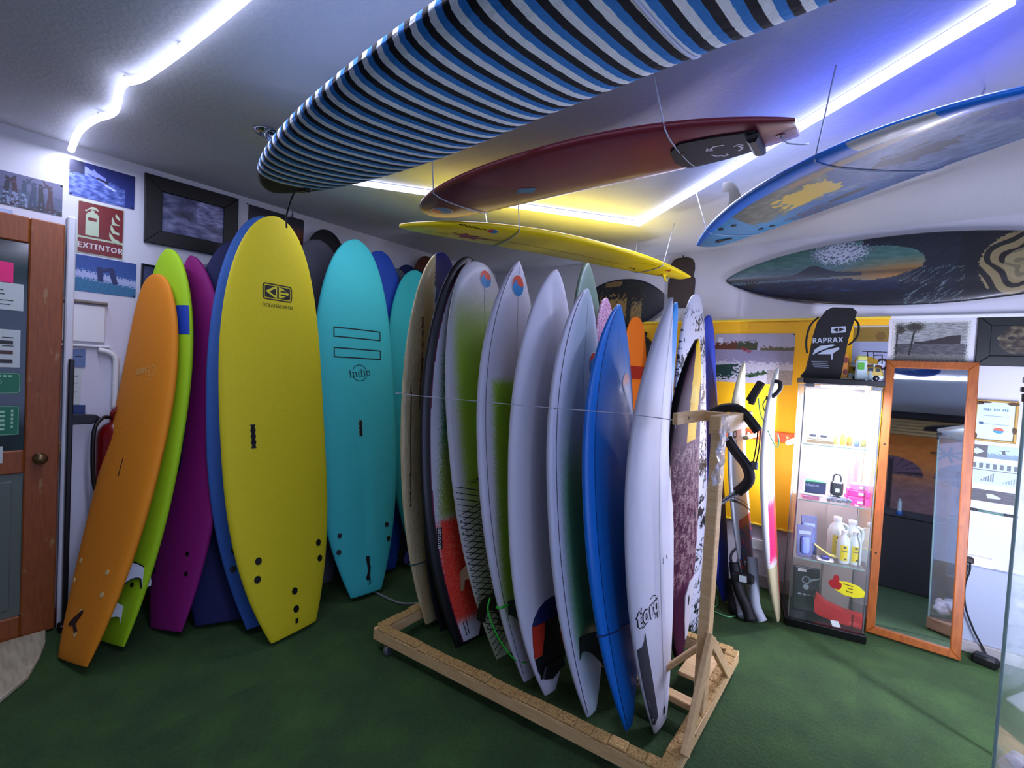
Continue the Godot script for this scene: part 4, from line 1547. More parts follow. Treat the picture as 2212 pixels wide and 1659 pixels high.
	fin(bt, 0.0, 0.32, 0.15, dark)
	# lime spray over a net pattern
	b = shape(0.503, 2.3, 0.357, 0.411, 2.305, 0.541, 0.065, 0.093, 0.04, 0.08)
	m = bd_paint("lime_board", b, 2.162, func(xn: float, x: float, y: float, deck: bool) -> Color:
		var c := Color(0.78, 0.79, 0.82)
		var g := n.get_noise_2d(x * 120.0, y * 120.0) * 0.10
		if deck:
			var a := smoothstep(0.235, 0.15, absf(x) + g * 0.3) * smoothstep(2.04, 1.80, y + g)
			a *= lerpf(0.35, 1.0, smoothstep(2.0, 1.5, y + g)) * lerpf(0.30, 1.0, smoothstep(0.78, 1.02, y + g - 0.6 * x))
			c = c.lerp(Color(0.54, 0.73, 0.10), a * 0.95)
		if y < 0.9: c = c.lerp(Color(0.62, 0.63, 0.50), 0.25 + g)
		return c, 0.2)
	bt = rack_board("net_board", "white board with lime spray and a black net pattern on the lower half", V(-1.51, 0.03, -1.975), V(-1.97, 2.15, -1.996), b, glossy(m))
	for k in 25:
		var y0 := 0.02 + k * 0.0310
		for s in [1, -1]:
			var pts := []
			for i in 15:
				var u := i / 14.0
				var y := y0 + 0.15 * u
				var hw: float = b.W / 2.0 * bd_f(b, y / 2.162) * 0.97
				pts.append(V2(s * lerpf(-hw, hw, u), y))
			ribbon(bt, "net_line", pts, 0.0045, line)
	ribbon(bt, "stringer", straight(V2(0.03, 2.06), V2(0.02, 1.6)), 0.002, M("line_grey", Color(0.35, 0.38, 0.36), 0.5))
	disc_logo(bt, 0.040, 2.075, 0.048, 0.055)
	bd_text(bt, "DARE", -0.15, 0.925, 0.030, line, 0.15, "Droid Serif")
	deco(bt, "emblem", poly([-0.115, 0.925, -0.09, 0.93, -0.07, 0.95, -0.085, 0.965, -0.07, 0.985, -0.095, 0.97, -0.1, 0.945, -0.12, 0.94]), line)
	fin(bt, -0.15, 0.50, 0.165, M("fin_bone", Color(0.66, 0.62, 0.48), 0.4))
	fin(bt, 0.14, 0.47, 0.125, mats["fin_bone"])
	# pointed white board with a lime centre and round sticker
	b = shape(0.518, 2.479, 0.794, 0.233, 2.249, 0.543, 0.067, 0.1, 0.037, 0.033)
	m = bd_paint("lime_centre", b, 2.122, func(xn: float, x: float, y: float, deck: bool) -> Color:
		var c := Color(0.80, 0.80, 0.85)
		var g := n.get_noise_2d(x * 150.0, y * 150.0) * 0.08
		if deck:
			var a := smoothstep(0.205, 0.14, absf(x) + g * 0.4) * smoothstep(1.50, 1.44, y + g * 0.3) * smoothstep(0.25, 0.5, y + g)
			c = c.lerp(Color(0.50, 0.70, 0.10), a * 0.95)
		return c, 0.25)
	bt = rack_board("lime_centre_board", "pointed white board with an orange and blue round sticker and a lime centre", V(-1.303, 0.03, -1.881), V(-1.662, 2.123, -1.96), b, glossy(m))
	for s in [-1, 1]:
		ribbon(bt, "pin_line", rail_line(bt, s * 0.86, 0.02, 0.975), 0.0026, line)
	ribbon(bt, "stringer", straight(V2(0, 1.93), V2(0, 1.45)), 0.0016, M("line_grey", Color.WHITE))
	ribbon(bt, "stringer", straight(V2(0, 2.045), V2(0, 2.09)), 0.0016, M("line_grey", Color.WHITE))
	disc_logo(bt, -0.006, 1.987, 0.050, 0.060)
	fin(bt, -0.145, 0.44, 0.17, dark)
	fin(bt, 0.12, 0.42, 0.13, dark)
	var lg := M("leash_green", Color(0.05, 0.66, 0.12), 0.4)
	loop_round(bt, 0.19, 0.0055, lg, "green_leash", "bright green leash tied round the pointed white board with the lime centre", 0.01)
	var tf: Transform3D = bt[0].transform
	var st := stool(true)
	add_tube(st, curve_pts([tf * V(-0.17, 0.41, -0.06), tf * V(-0.20, 0.36, -0.05), tf * V(-0.19, 0.27, -0.02), tf * V(-0.155, 0.19, 0.0), tf * V(-0.11, 0.12, 0.03), tf * V(-0.05, 0.09, 0.05)]), 0.0045, 6)
	tag(obj("green_leash", st, lg), "free end of the bright green leash hanging beside two black fins", "leash")
	# plain white board with a tail pad
	b = shape(0.504, 2.278, 0.649, 0.16, 2.75, 0.521, 0.065, 0.076, 0.028, 0.088)
	bt = rack_board("padded_white_board", "plain white board with a blue, orange and black tail pad", V(-1.172, 0.025, -1.863), V(-1.391, 2.062, -1.962), b, white)
	var pad_o := M("pad_orange", Color(0.72, 0.16, 0.02), 0.8)
	var pad_b := M("pad_blue", Color(0.03, 0.09, 0.34), 0.8)
	var pad_k := M("pad_black", Color(0.012, 0.012, 0.014), 0.55)
	deco(bt, "pad_blue_arch", poly([-0.136, 0.345, -0.125, 0.375, -0.09, 0.414, -0.045, 0.436, 0.0, 0.443, 0.045, 0.436, 0.09, 0.414, 0.125, 0.375, 0.136, 0.345]), pad_b, 0.005)
	for s in [-1, 1]:
		deco(bt, "pad_orange_side", poly([s * 0.136, 0.342, s * 0.052, 0.342, s * 0.060, 0.27, s * 0.075, 0.20, s * 0.118, 0.195, s * 0.130, 0.26]), pad_o, 0.005)
	deco(bt, "pad_black_centre", poly([-0.050, 0.342, 0.050, 0.342, 0.058, 0.27, 0.073, 0.196, 0.116, 0.19, 0.094, 0.128, 0.06, 0.085, 0.0, 0.065, -0.06, 0.085, -0.094, 0.128, -0.116, 0.19, -0.073, 0.196, -0.058, 0.27]), pad_k, 0.006)
	st = stool()
	add_prism(st, poly([-0.09, 0.10, 0.09, 0.10, 0.07, 0.15, -0.07, 0.15]), Transform3D(Basis.IDENTITY, bd_xy(bt[1], 0, 0.12, 0.01)[0] - V(0, 0.12, 0)), 0.022, 0.006)
	obj("pad_kick", st, pad_k, bt[0])
	fin(bt, -0.145, 0.46, 0.16, dark)
	fin(bt, 0.13, 0.44, 0.13, dark)
	# white board, green faded deck
	b = shape(0.515, 2.514, 0.685, 0.163, 2.37, 0.521, 0.065, 0.095, 0.021, -0.01)
	m = bd_paint("green_fade", b, 1.954, func(xn: float, x: float, y: float, deck: bool) -> Color:
		var c := Color(0.79, 0.80, 0.86)
		var g := n.get_noise_2d(x * 170.0, y * 170.0) * 0.10
		if deck and absf(xn) < 0.85:
			var a := smoothstep(0.84, 0.45, absf(xn) + g)
			c = c.lerp(Color(0.56, 0.68, 0.68), a * 0.5)
			var low := smoothstep(1.35, 0.95, y + g) * smoothstep(0.22, 0.36, y + g * 0.5)
			c = c.lerp(Color(0.32, 0.58, 0.38), a * low)
		return c, 0.25)
	bt = rack_board("green_deck_board", "pointed white board with a black outline and green sprayed deck, third from the post", V(-0.95, 0.025, -1.875), V(-1.248, 1.957, -1.994), b, glossy(m))
	for s in [-1, 1]:
		ribbon(bt, "pin_line", rail_line(bt, s * 0.85, 0.01, 0.985), 0.003, line)
	ribbon(bt, "stringer", straight(V2(0, 1.90), V2(0, 0.9)), 0.0016, M("line_grey", Color.WHITE))
	disc_logo(bt, 0.10, 1.60, 0.05, 0.06)
	# blue fish
	b = shape(0.524, 2.47, 0.757, 0.124, 2.161, 0.52, 0.065, 0.084, 0.019, 0.013)
	m = bd_paint("blue_fish", b, 1.875, func(xn: float, x: float, y: float, deck: bool) -> Color:
		var g := n.get_noise_2d(x * 140.0, y * 140.0)
		var c := Color(0.02, 0.44, 0.80)
		if deck and absf(xn) < 0.77: c = Color(0.03, 0.38, 0.68) + Color(0.02, 0.05, 0.06) * g
		return c, 0.3)
	bt = rack_board("blue_fish_board", "blue pointed board with a dark pin line, next to the front white board", V(-0.786, 0.025, -1.913), V(-1.078, 1.879, -2.028), b, glossy(m))
	for s in [-1, 1]:
		ribbon(bt, "pin_line", rail_line(bt, s * 0.78, 0.01, 0.985), 0.0026, M("pin_navy", Color(0.01, 0.06, 0.16), 0.5))
	ribbon(bt, "stringer", straight(V2(0, 1.80), V2(0, 0.5)), 0.0016, M("line_pale", Color(0.4, 0.55, 0.7), 0.5))
	deco(bt, "emblem", ellipse(0.045, 0.055, 20, V2(0.095, 1.51)), M("emblem_ring", Color(0.25, 0.5, 0.75), 0.4), 0.0012)
	deco(bt, "emblem_sky", ellipse(0.041, 0.051, 20, V2(0.095, 1.51), 0.3, PI + 0.3), M("emblem_red", Color(0.75, 0.22, 0.14), 0.4), 0.0018)
	deco(bt, "emblem_sea", ellipse(0.041, 0.051, 20, V2(0.095, 1.51), PI + 0.3, TAU + 0.3), M("emblem_blue", Color(0.03, 0.26, 0.56), 0.4), 0.0018)
	fin(bt, -0.14, 0.43, 0.16, dark)
	fin(bt, 0.12, 0.42, 0.135, dark)
	loop_round(bt, 0.225, 0.0035, M("leash_blue", Color(0.03, 0.16, 0.36), 0.3), "blue_leash", "thin dark blue leash tied round the blue pointed board", -0.008)
	# front white board
	b = shape(0.495, 1.962, 1.061, 0.266, 2.243, 0.504, 0.068, 0.101, 0.034, 0.013)
	bt = rack_board("front_white_board", "white board with outlined black lettering and a grey tail, nearest to the rack post", V(-0.701, 0.025, -2.022), V(-0.842, 1.902, -2.016), b, white)
	ribbon(bt, "stringer", straight(V2(0.012, 1.84), V2(0.012, 0.02), 40), 0.0026, line)
	var grey := M("tail_grey", Color(0.24, 0.25, 0.29), 0.4)
	deco(bt, "tail_graphic", poly([-0.151, 0.465, -0.158, 0.435, -0.175, 0.413, -0.26, 0.398, -0.25, 0.34, -0.24, 0.26, -0.22, 0.18, -0.18, 0.11, -0.14, 0.07, -0.075, 0.045, -0.052, 0.075, -0.085, 0.2, -0.12, 0.34]), grey, 0.0012, true, 0.025)
	deco(bt, "leash_plug", ellipse(0.010, 0.018, 12, V2(0.012, 0.065)), M("plug_black", Color(0.01, 0.01, 0.01), 0.5), 0.002)
	for o in [V2(0.0055, 0), V2(-0.0055, 0), V2(0, 0.0055), V2(0, -0.0055)]:
		bd_text(bt, "torq", -0.112 + o.x, 0.537 + o.y, 0.094, M("print_ink", Color(0.02, 0.02, 0.05), 0.5), 0.10, "Droid Sans", true)
	bd_text(bt, "torq", -0.112, 0.537, 0.094, M("print_white", Color(0.80, 0.80, 0.84), 0.5), 0.10, "Droid Sans", true, 0.0024)
	ribbon(bt, "logo_swoosh", [V2(-0.176, 0.575), V2(-0.186, 0.54), V2(-0.186, 0.50), V2(-0.168, 0.488), V2(-0.145, 0.497)], 0.005, mats["print_ink"])
	ribbon(bt, "logo_swoosh", [V2(-0.10, 0.585), V2(-0.07, 0.592), V2(-0.045, 0.585), V2(-0.042, 0.54), V2(-0.058, 0.488)], 0.004, mats["print_ink"])
	ribbon(bt, "scuff", [V2(0.05, 0.72), V2(0.045, 0.695), V2(0.055, 0.69)], 0.005, mats["print_ink"])
	ribbon(bt, "scuff", [V2(0.09, 0.72), V2(0.10, 0.70)], 0.006, mats["print_ink"])
	deco(bt, "cord_ring", ellipse(0.018, 0.045, 16, V2(0.168, 1.10)), M("ring_tan", Color(0.55, 0.46, 0.30), 0.5), 0.002)
	# plum board behind the post
	b = shape(0.502, 2.144, 0.767, 0.15, 2.147, 0.499, 0.064, 0.071, 0.01, 0.033)
	m = bd_paint("plum_board", b, 1.673, func(xn: float, x: float, y: float, deck: bool) -> Color:
		if not deck or xn < -0.86: return Color(0.02, 0.008, 0.03)
		var g := n.get_noise_2d(x * 240.0, y * 200.0)
		var g2 := n.get_noise_2d(x * 20.0, y * 14.0)
		var c := Color(0.22, 0.035, 0.15)
		if x > -0.03 and x < 0.10 and y > 1.16: c = Color(0.90, 0.72, 0.02)
		if V2(x - 0.02, y - 1.40).length() < 0.045: c = Color(0.92, 0.78, 0.25)
		var wax := smoothstep(-0.10, 0.22, g + g2 * 0.8 + 0.22 * smoothstep(-0.18, 0.05, x) - 0.1) * smoothstep(0.36, 0.46, y) * smoothstep(1.22, 1.1, y)
		return c.lerp(Color(0.62, 0.55, 0.50), wax * 0.8), 0.65, 200, 700)
	m.metallic_specular = 0.2
	bt = rack_board("plum_board", "plum coloured board with a yellow nose panel and waxed deck behind the post", V(-0.75, 0.09, -2.47), V(-0.779, 1.752, -2.311), b, m)
	deco(bt, "tail_pad", poly([0.0, 0.345, 0.06, 0.40, 0.15, 0.40, 0.14, 0.25, 0.09, 0.11, 0.02, 0.10, 0.0, 0.22]), M("pad_pale", Color(0.70, 0.68, 0.70), 0.8), 0.005)
	deco(bt, "pad_emblem", poly([0.035, 0.31, 0.05, 0.335, 0.06, 0.31, 0.052, 0.28, 0.04, 0.285]), line, 0.0062)
	deco(bt, "tape_patch", poly([0.125, 0.74, 0.145, 0.755, 0.165, 0.74, 0.145, 0.72]), M("plug_black", Color.WHITE), 0.0015)
	# boards standing further inside the rack
	bt = rack_board("sage_board", "sage green board with a rounded nose behind the two pointed white boards", V(-0.96, 0.025, -2.27), V(-1.425, 2.175, -2.33), shape(0.5, 2.2, 0.6, 0.35, 2.2, 0.50, 0.065, 0.07, 0.02, -0.05), glossy(M("resin_sage", Color(0.42, 0.53, 0.47), 0.3)))
	b = shape(0.5, 2.3, 0.5, 0.3, 2.2, 0.46, 0.06, 0.06, 0.02, -0.1)
	m = bd_paint("pink_print", b, 1.98, func(xn: float, x: float, y: float, deck: bool) -> Color:
		var k := n.get_noise_2d(x * 190.0 + 7.0, y * 190.0)
		return Color(0.86, 0.80, 0.86) if k < 0.02 else (Color(0.58, 0.10, 0.30) if k > 0.22 else Color(0.75, 0.45, 0.62)), 0.5, 160, 640)
	rack_board("pink_print_board", "white board with a small pink print behind the green-decked board", V(-0.90, 0.025, -2.33), V(-1.30, 1.975, -2.36), b, m)
	rack_board("sky_board", "light blue board edge just behind the front white board", V(-0.90, 0.03, -2.46), V(-0.912, 1.955, -2.42), shape(0.5, 2.3, 0.6, 0.3, 2.2, 0.25, 0.05, 0.05, 0.02, 0.0), glossy(M("resin_sky", Color(0.20, 0.55, 0.82), 0.3)))
	b = shape(0.5, 2.4, 0.42, 0.4, 2.2, 0.50, 0.06, 0.05, 0.02, 0.05)
	m = bd_paint("marble", b, 1.98, func(xn: float, x: float, y: float, deck: bool) -> Color:
		var k := n.get_noise_2d(x * 7.0 + 13.0 + 1.4 * n.get_noise_2d(x * 16.0, y * 16.0), y * 5.0)
		var band := smoothstep(0.12, 0.26, k) * smoothstep(1.95, 1.80, y)
		return Color(0.78, 0.78, 0.82).lerp(Color(0.05, 0.05, 0.055), band), 0.35, 160, 640)
	rack_board("marbled_board", "white round-nosed board with black marbled smudges behind the plum board", V(-0.82, 0.03, -3.0), V(-0.915, 2.045, -2.74), b, glossy(m))
	rack_board("orange_tip_board", "orange-brown board tip showing behind the sticker board", V(-1.45, 0.025, -2.33), V(-1.70, 2.10, -2.36), shape(0.5, 2.2, 0.6, 0.35, 2.2, 0.48, 0.06, 0.05, 0.02, -0.05), glossy(M("resin_rust", Color(0.55, 0.20, 0.05), 0.3)))


# ---------------------------------------------------------------- the back wall

func build_back_wall() -> void:
	var n := noise(91, 1.0, 4)
	var yel := M("panel_yellow", Color(0.93, 0.70, 0.012), 0.55)
	var t := thing("yellow_display_board", "bright yellow wall panel behind the surf poster and the glass cabinet", "panel")
	var st := stool()
	add_box(st, V(-0.865, 1.255, -3.980), V(1.76, 1.56, 0.03), 0.002)
	obj("board", st, yel, t)
	st = stool()
	add_box(st, V(-0.865, 2.041, -3.972), V(1.78, 0.018, 0.05), 0.004)
	obj("top_edging", st, M("edging_yellow", Color(0.93, 0.80, 0.22), 0.4), t)
	st = stool()
	add_box(st, V(-0.865, 0.478, -3.978), V(1.77, 0.016, 0.04), 0.003)
	obj("bottom_edging", st, M("edging_yellow", Color.WHITE), t)
	# coral peg rail
	t = thing("peg_rail", "coral painted rail with pegs across the yellow panel", "rail")
	st = stool()
	add_box(st, V(-0.90, 1.165, -3.958), V(0.97, 0.075, 0.024), 0.004)
	obj("rail_board", st, M("coral_paint", Color(0.80, 0.33, 0.16), 0.5), t)
	for x in [-0.455, -0.72, -1.0, -1.28]:
		st = stool(true)
		add_tube(st, [V(x, 1.165, -3.95), V(x - 0.012, 1.165, -3.62)], 0.017, 14)
		obj("peg", st, M("peg_pale", Color(0.78, 0.74, 0.58), 0.6), t)
		st = stool(true)
		add_lathe(st, [V2(0, 0), V2(0.012, 0), V2(0.010, 0.004), V2(0, 0.005)], 14, Transform3D(Basis(Vector3.RIGHT, PI / 2), V(x - 0.06, 1.168, -3.947)))
		obj("screw_cap", st, M("peg_pale", Color.WHITE), t)
	t = picture("surf_poster", "surf poster of a breaking wave under green hills on the yellow panel", "poster", on_back_wall(-0.795, 1.748, 0.035), 0.56, 0.385, img(224, 160, func(u: float, v: float) -> Color:
		var k := n.get_noise_2d(u * 16.0, v * 20.0)
		var k2 := n.get_noise_2d(u * 60.0, v * 60.0)
		var c := Color(0.62, 0.60, 0.66).lerp(Color(0.70, 0.68, 0.70), v)
		if v < 0.33 and v > 0.16 + 0.10 * absf(u - 0.4) + 0.08 * k and u < 0.56: c = Color(0.22, 0.24, 0.12) if u > 0.3 else Color(0.34, 0.18, 0.08)
		if v < 0.34 and v > 0.27 + 0.05 * k and u > 0.6: c = Color(0.36, 0.33, 0.22)
		if v > 0.34: c = Color(0.52, 0.50, 0.58) + Color(1, 1, 1) * k2 * 0.10
		if v > 0.58 + 0.1 * k: c = Color(0.70, 0.68, 0.70) + Color(1, 1, 1) * k2 * 0.2
		if v > 0.66 - 0.14 * u and v < 0.92 - 0.16 * k and u < 0.30 + 0.2 * k: c = Color(0.07, 0.20, 0.15) + Color(0.5, 1, 0.8) * k2 * 0.15
		if seg_dist(V2(u, v), V2(0.42, 0.86), V2(0.66, 0.78)) < 0.035 + 0.05 * k: c = Color(0.12, 0.24, 0.12)
		if seg_dist(V2(u, v), V2(0.38, 0.30), V2(0.46, 0.36)) < 0.03 and k2 > -0.1: c = Color(0.58, 0.12, 0.16)
		if u > 0.70 and v > 0.72: c = Color(0.56, 0.52, 0.50) + Color(1, 1, 1) * k2 * 0.3
		return c))
	st = stool()
	for k in 2:
		add_prism(st, poly([-0.262, 0.145 - k * 0.022, -0.222, 0.145 - k * 0.022, -0.216, 0.16 - k * 0.022, -0.25, 0.163 - k * 0.022]), Transform3D(Basis.IDENTITY, V(0, 0, 0.003)), 0.001)
	obj("emblem", st, M("print_white", Color(0.80, 0.80, 0.84), 0.3), t)
	pins(t, [V2(0.272, 0.183)])
	# wall socket
	t = thing("wall_socket", "white wall socket low on the wall between the two thin white boards", "socket", on_back_wall(-0.674, 0.316, 0.0))
	st = stool()
	add_box(st, V(0, 0, 0.006), V(0.08, 0.08, 0.012), 0.004)
	obj("plate", st, M("white_gloss", Color.WHITE), t)
	st = stool(true)
	add_lathe(st, [V2(0.018, 0.013), V2(0.018, 0.006), V2(0, 0.006)], 16, Transform3D(Basis(Vector3.RIGHT, PI / 2), V(0, 0, 0.0)))
	obj("outlet", st, M("socket_grey", Color(0.4, 0.4, 0.4), 0.5), t)

	# the big painted board over everything
	var b := shape(0.5, 2.1, 0.72, 0.12, 1.9, 0.462, 0.055, 0.0, 0.0, PI / 2)
	var m := bd_paint("mural", b, 2.245, func(xn: float, x: float, y: float, deck: bool) -> Color:
		var wx := 1.22 - y
		var k := n.get_noise_2d(wx * 9.0, x * 40.0)
		var k2 := n.get_noise_2d(wx * 60.0, x * 60.0)
		if not deck: return Color(0.06, 0.08, 0.10)
		var c := Color(0.24, 0.40, 0.37).lerp(Color(0.26, 0.36, 0.42), smoothstep(0.1, 0.0, x)) + Color(1, 1, 1) * k * 0.08
		c = c.lerp(Color(0.64, 0.44, 0.15), smoothstep(0.11, -0.03, x) * smoothstep(-0.36, 0.08, wx))
		# warm horizon, mountain, sea
		var q := V2((wx + 0.10) / 0.27, (x - 0.055) / 0.115)
		c = c.lerp(Color(0.50, 0.36, 0.14), smoothstep(0.055, 0.0, absf(x + 0.012)) * smoothstep(-0.55, -0.05, wx) * 0.9)
		c = c.lerp(Color(0.26, 0.22, 0.18), smoothstep(0.03, 0.0, absf(x + 0.01)) * 0.6)
		var hill := 0.055 * exp(-pow((wx + 0.44) / 0.09, 2.0)) + 0.02 * exp(-pow((wx + 0.33) / 0.15, 2.0))
		if x < -0.005 + hill and x > -0.03 and wx < -0.15: c = Color(0.10, 0.14, 0.19)
		if x < -0.045 + 0.012 * k and (q.length() > 1.0 or wx < -0.2): c = Color(0.04, 0.075, 0.17) + Color(0.5, 0.7, 1.0) * maxf(0.0, k) * 0.22
		if x < -0.13: c = c.lerp(Color(0.012, 0.02, 0.03), 0.6)
		# the wave: dark wall right of the barrel opening
		var wall := wx > -0.16 and x > 0.135 + 0.02 * k2 or wx > 0.03 - 0.25 * x
		if wall and q.length() > 1.0 + 0.05 * k2 and (x > 0.0 or wx > -0.02):
			var streak := n.get_noise_2d((wx * 0.6 - x * 0.8) * 70.0, (wx * 0.8 + x * 0.6) * 9.0 + 4.0)
			c = Color(0.028, 0.06, 0.11) + Color(0.55, 0.8, 1.0) * maxf(0.0, streak - 0.1) * 0.28
			if wx > 0.33: c = c.lerp(Color(0.008, 0.012, 0.014), 0.65)
			if wx > 0.05 and wx < 0.36 and x < 0.02 and streak > 0.30: c = c.lerp(Color(0.42, 0.48, 0.46), 0.75)
		# white water falling from the lip
		var f := V2((wx + 0.285) / 0.17, (x - 0.14) / 0.085)
		var kf := n.get_noise_2d(wx * 34.0 + 5.0, x * 44.0)
		if f.length() + 0.7 * kf + 0.2 * k2 < 0.92 and x > 0.03 + absf(wx + 0.27) * 0.3: c = Color(0.64, 0.67, 0.73) if kf > -0.22 else Color(0.26, 0.32, 0.38)
		# palm tuft at the tip
		for i in 6:
			var a := 0.5 + 0.42 * i
			if seg_dist(V2(wx, x), V2(-0.83, -0.075), V2(-0.83 + 0.07 * cos(a), -0.075 + 0.06 * sin(a))) < 0.005: c = Color(0.01, 0.02, 0.03)
		# pale carved curls
		var cc := V2(wx - 0.62, x + 0.01)
		if cc.length() < 0.205 + 0.012 * k2 and (cc.x < -0.02 or absf(cc.y) < 0.19):
			var a2 := atan2(cc.y, cc.x)
			var s := sin(cc.length() * 95.0 + a2 * 3.0 + 2.2 * sin(a2 * 4.0))
			c = Color(0.50, 0.45, 0.30) if s > -0.25 else Color(0.08, 0.07, 0.05)
			if cc.length() < 0.10: c = c.lerp(Color(0.54, 0.50, 0.36), 0.7)
		return c, 0.35, 320, 1400)
	board("mural_board", "long surfboard painted with a dark breaking wave, hung flat on the back wall", "surfboard", V(1.22, 2.338, -3.965), V(-1.025, 2.366, -3.965), b, glossy(m))

	# battered wide board with gold scraps
	b = shape(0.5, 2.2, 0.5, 0.3, 2.4, 0.44, 0.035, 0.0, 0.0, PI / 2)
	m = bd_paint("battered", b, 0.75, func(xn: float, x: float, y: float, deck: bool) -> Color:
		var k := n.get_noise_2d(y * 26.0 + 4.0, x * 26.0)
		var k2 := n.get_noise_2d(y * 130.0, x * 130.0)
		if not deck or absf(xn) > 0.93: return Color(0.03, 0.07, 0.16)
		var wx := -1.52 - y
		var c := Color(0.035, 0.04, 0.055).lerp(Color(0.20, 0.21, 0.22), smoothstep(0.02, 0.3, k2 + 0.5 * k))
		if y < 0.16: c = Color(0.025, 0.055, 0.13) + Color(1, 1, 1) * maxf(0, k2) * 0.1
		if wx > -2.06 and wx < -1.90 and x > 0.15 and k2 < 0.22: c = Color(0.54, 0.42, 0.20)
		if wx > -1.98 and wx < -1.72 and x > 0.02 and x < 0.13 + 0.1 * k: c = Color(0.010, 0.012, 0.02)
		if wx > -2.10 and wx < -1.84 and x < 0.05 + 0.1 * k and x > -0.12 + 0.1 * k: c = Color(0.56, 0.44, 0.22)
		if wx > -1.80 and wx < -1.70 and x < 0.0 + 0.1 * k and k2 < 0.18: c = Color(0.58, 0.47, 0.25)
		return c, 0.5, 200, 320)
	board("battered_board", "wide dark battered board with gold paint scraps under the hanging yellow board", "board", V(-1.515, 2.22, -3.95), V(-2.30, 2.23, -3.95), b, m)

	# brown two-lobed slab
	t = thing("brown_slab", "dark brown wooden slab with a pinched waist at the tail of the yellow board", "plaque", on_back_wall(-1.385, 2.33, 0.012))
	var p := PackedVector2Array()
	for q in [[-0.095, -0.16], [-0.11, -0.05], [-0.112, 0.055], [-0.108, 0.085], [-0.092, 0.10], [-0.095, 0.12], [-0.102, 0.16], [-0.098, 0.21], [-0.08, 0.245], [-0.04, 0.262]]:
		p.append(V2(q[0], q[1]))
	var right := p.duplicate()
	right.reverse()
	for q in right:
		p.append(V2(-q.x, q.y))
	st = stool()
	add_prism(st, p, Transform3D.IDENTITY, 0.024, 0.005)
	var bw := wood("brown_slab_wood", Color(0.13, 0.045, 0.03), Color(0.17, 0.065, 0.045), 1.0, V2(40, 6), 0.5)
	obj("slab", st, bw, t)
	st = stool(true)
	add_tube(st, [V(0, 0.26, 0), V(0, 0.283, 0)], 0.004, 8)
	obj("hook", st, M("screw_dark", Color.WHITE), t)
	st = stool()
	add_box(st, V(0, 0.093, 0.013), V(0.18, 0.008, 0.006), 0.002)
	obj("joint_strip", st, M("slab_joint", Color(0.03, 0.012, 0.01), 0.6), t)

	# black backpack hanging near the corner of the panel
	t = thing("black_backpack", "black backpack hanging on the yellow panel behind the rack", "backpack", Transform3D(Basis.IDENTITY, V(-1.66, 1.40, -3.884)))
	st = stool()
	add_prism(st, poly([-0.13, 0.0, 0.13, 0.0, 0.15, 0.08, 0.14, 0.30, 0.10, 0.44, 0.03, 0.51, -0.05, 0.51, -0.12, 0.42, -0.15, 0.25, -0.15, 0.08]), Transform3D.IDENTITY, 0.16, 0.035)
	var cloth := M("pack_cloth", Color(0.014, 0.014, 0.017), 0.8)
	obj("pack_body", st, cloth, t)
	st = stool()
	add_prism(st, rect(0.20, 0.18, 0.03, V2(0, 0.12)), Transform3D(Basis.IDENTITY, V(0, 0, 0.09)), 0.05, 0.012)
	obj("pocket", st, cloth, t)
	st = stool(true)
	add_tube(st, curve_pts([V(-0.03, 0.50, 0), V(-0.02, 0.545, -0.04), V(0.02, 0.545, -0.04), V(0.02, 0.50, 0)]), 0.008, 8)
	obj("carry_loop", st, cloth, t)

	# small pictures and papers right of the yellow panel
	t = picture("bike_poster", "poster of a yellow beach cruiser bicycle behind the toys on the glass cabinet", "poster", on_back_wall(-0.075, 1.79, 0.035), 0.19, 0.40, img(150, 316, func(u: float, v: float) -> Color:
		var c := Color(0.56, 0.59, 0.68)
		if v < 0.27: c = Color(0.50, 0.40, 0.14) + Color(1, 1, 1) * n.get_noise_2d(u * 40.0, v * 30.0) * 0.08
		if v < 0.27 and v > 0.09 and u > 0.45 and u < 0.92 and V2((u - 0.78) * 1.2, (v - 0.18) * 2.1).length() < 0.16: c = Color(0.42, 0.32, 0.10)
		if v < 0.03: c = Color(0.7, 0.68, 0.62)
		var q := V2(u, v * 2.1)
		var e1 := q.distance_to(V2(0.88, 1.36))
		if e1 < 0.20 and e1 > 0.12: c = Color(0.13, 0.07, 0.08)
		elif e1 < 0.12: c = Color(0.66, 0.68, 0.76)
		if V2((q.x - 0.42) / 0.34, (q.y - 1.28) / 0.17).length() < 1.0: c = Color(0.62, 0.48, 0.06)
		if V2((q.x - 0.55) / 0.34, (q.y - 1.46) / 0.10).length() < 1.0: c = Color(0.28, 0.08, 0.05)
		for s in [[0.30, 0.92, 0.98, 0.94], [0.44, 0.94, 0.46, 1.10], [0.62, 0.93, 0.64, 1.16], [0.64, 1.06, 0.86, 1.04], [0.18, 1.12, 0.46, 1.08], [0.86, 1.04, 0.88, 1.36]]:
			if seg_dist(q, V2(s[0], s[1]), V2(s[2], s[3])) < 0.016: c = Color(0.06, 0.06, 0.08)
		return c))
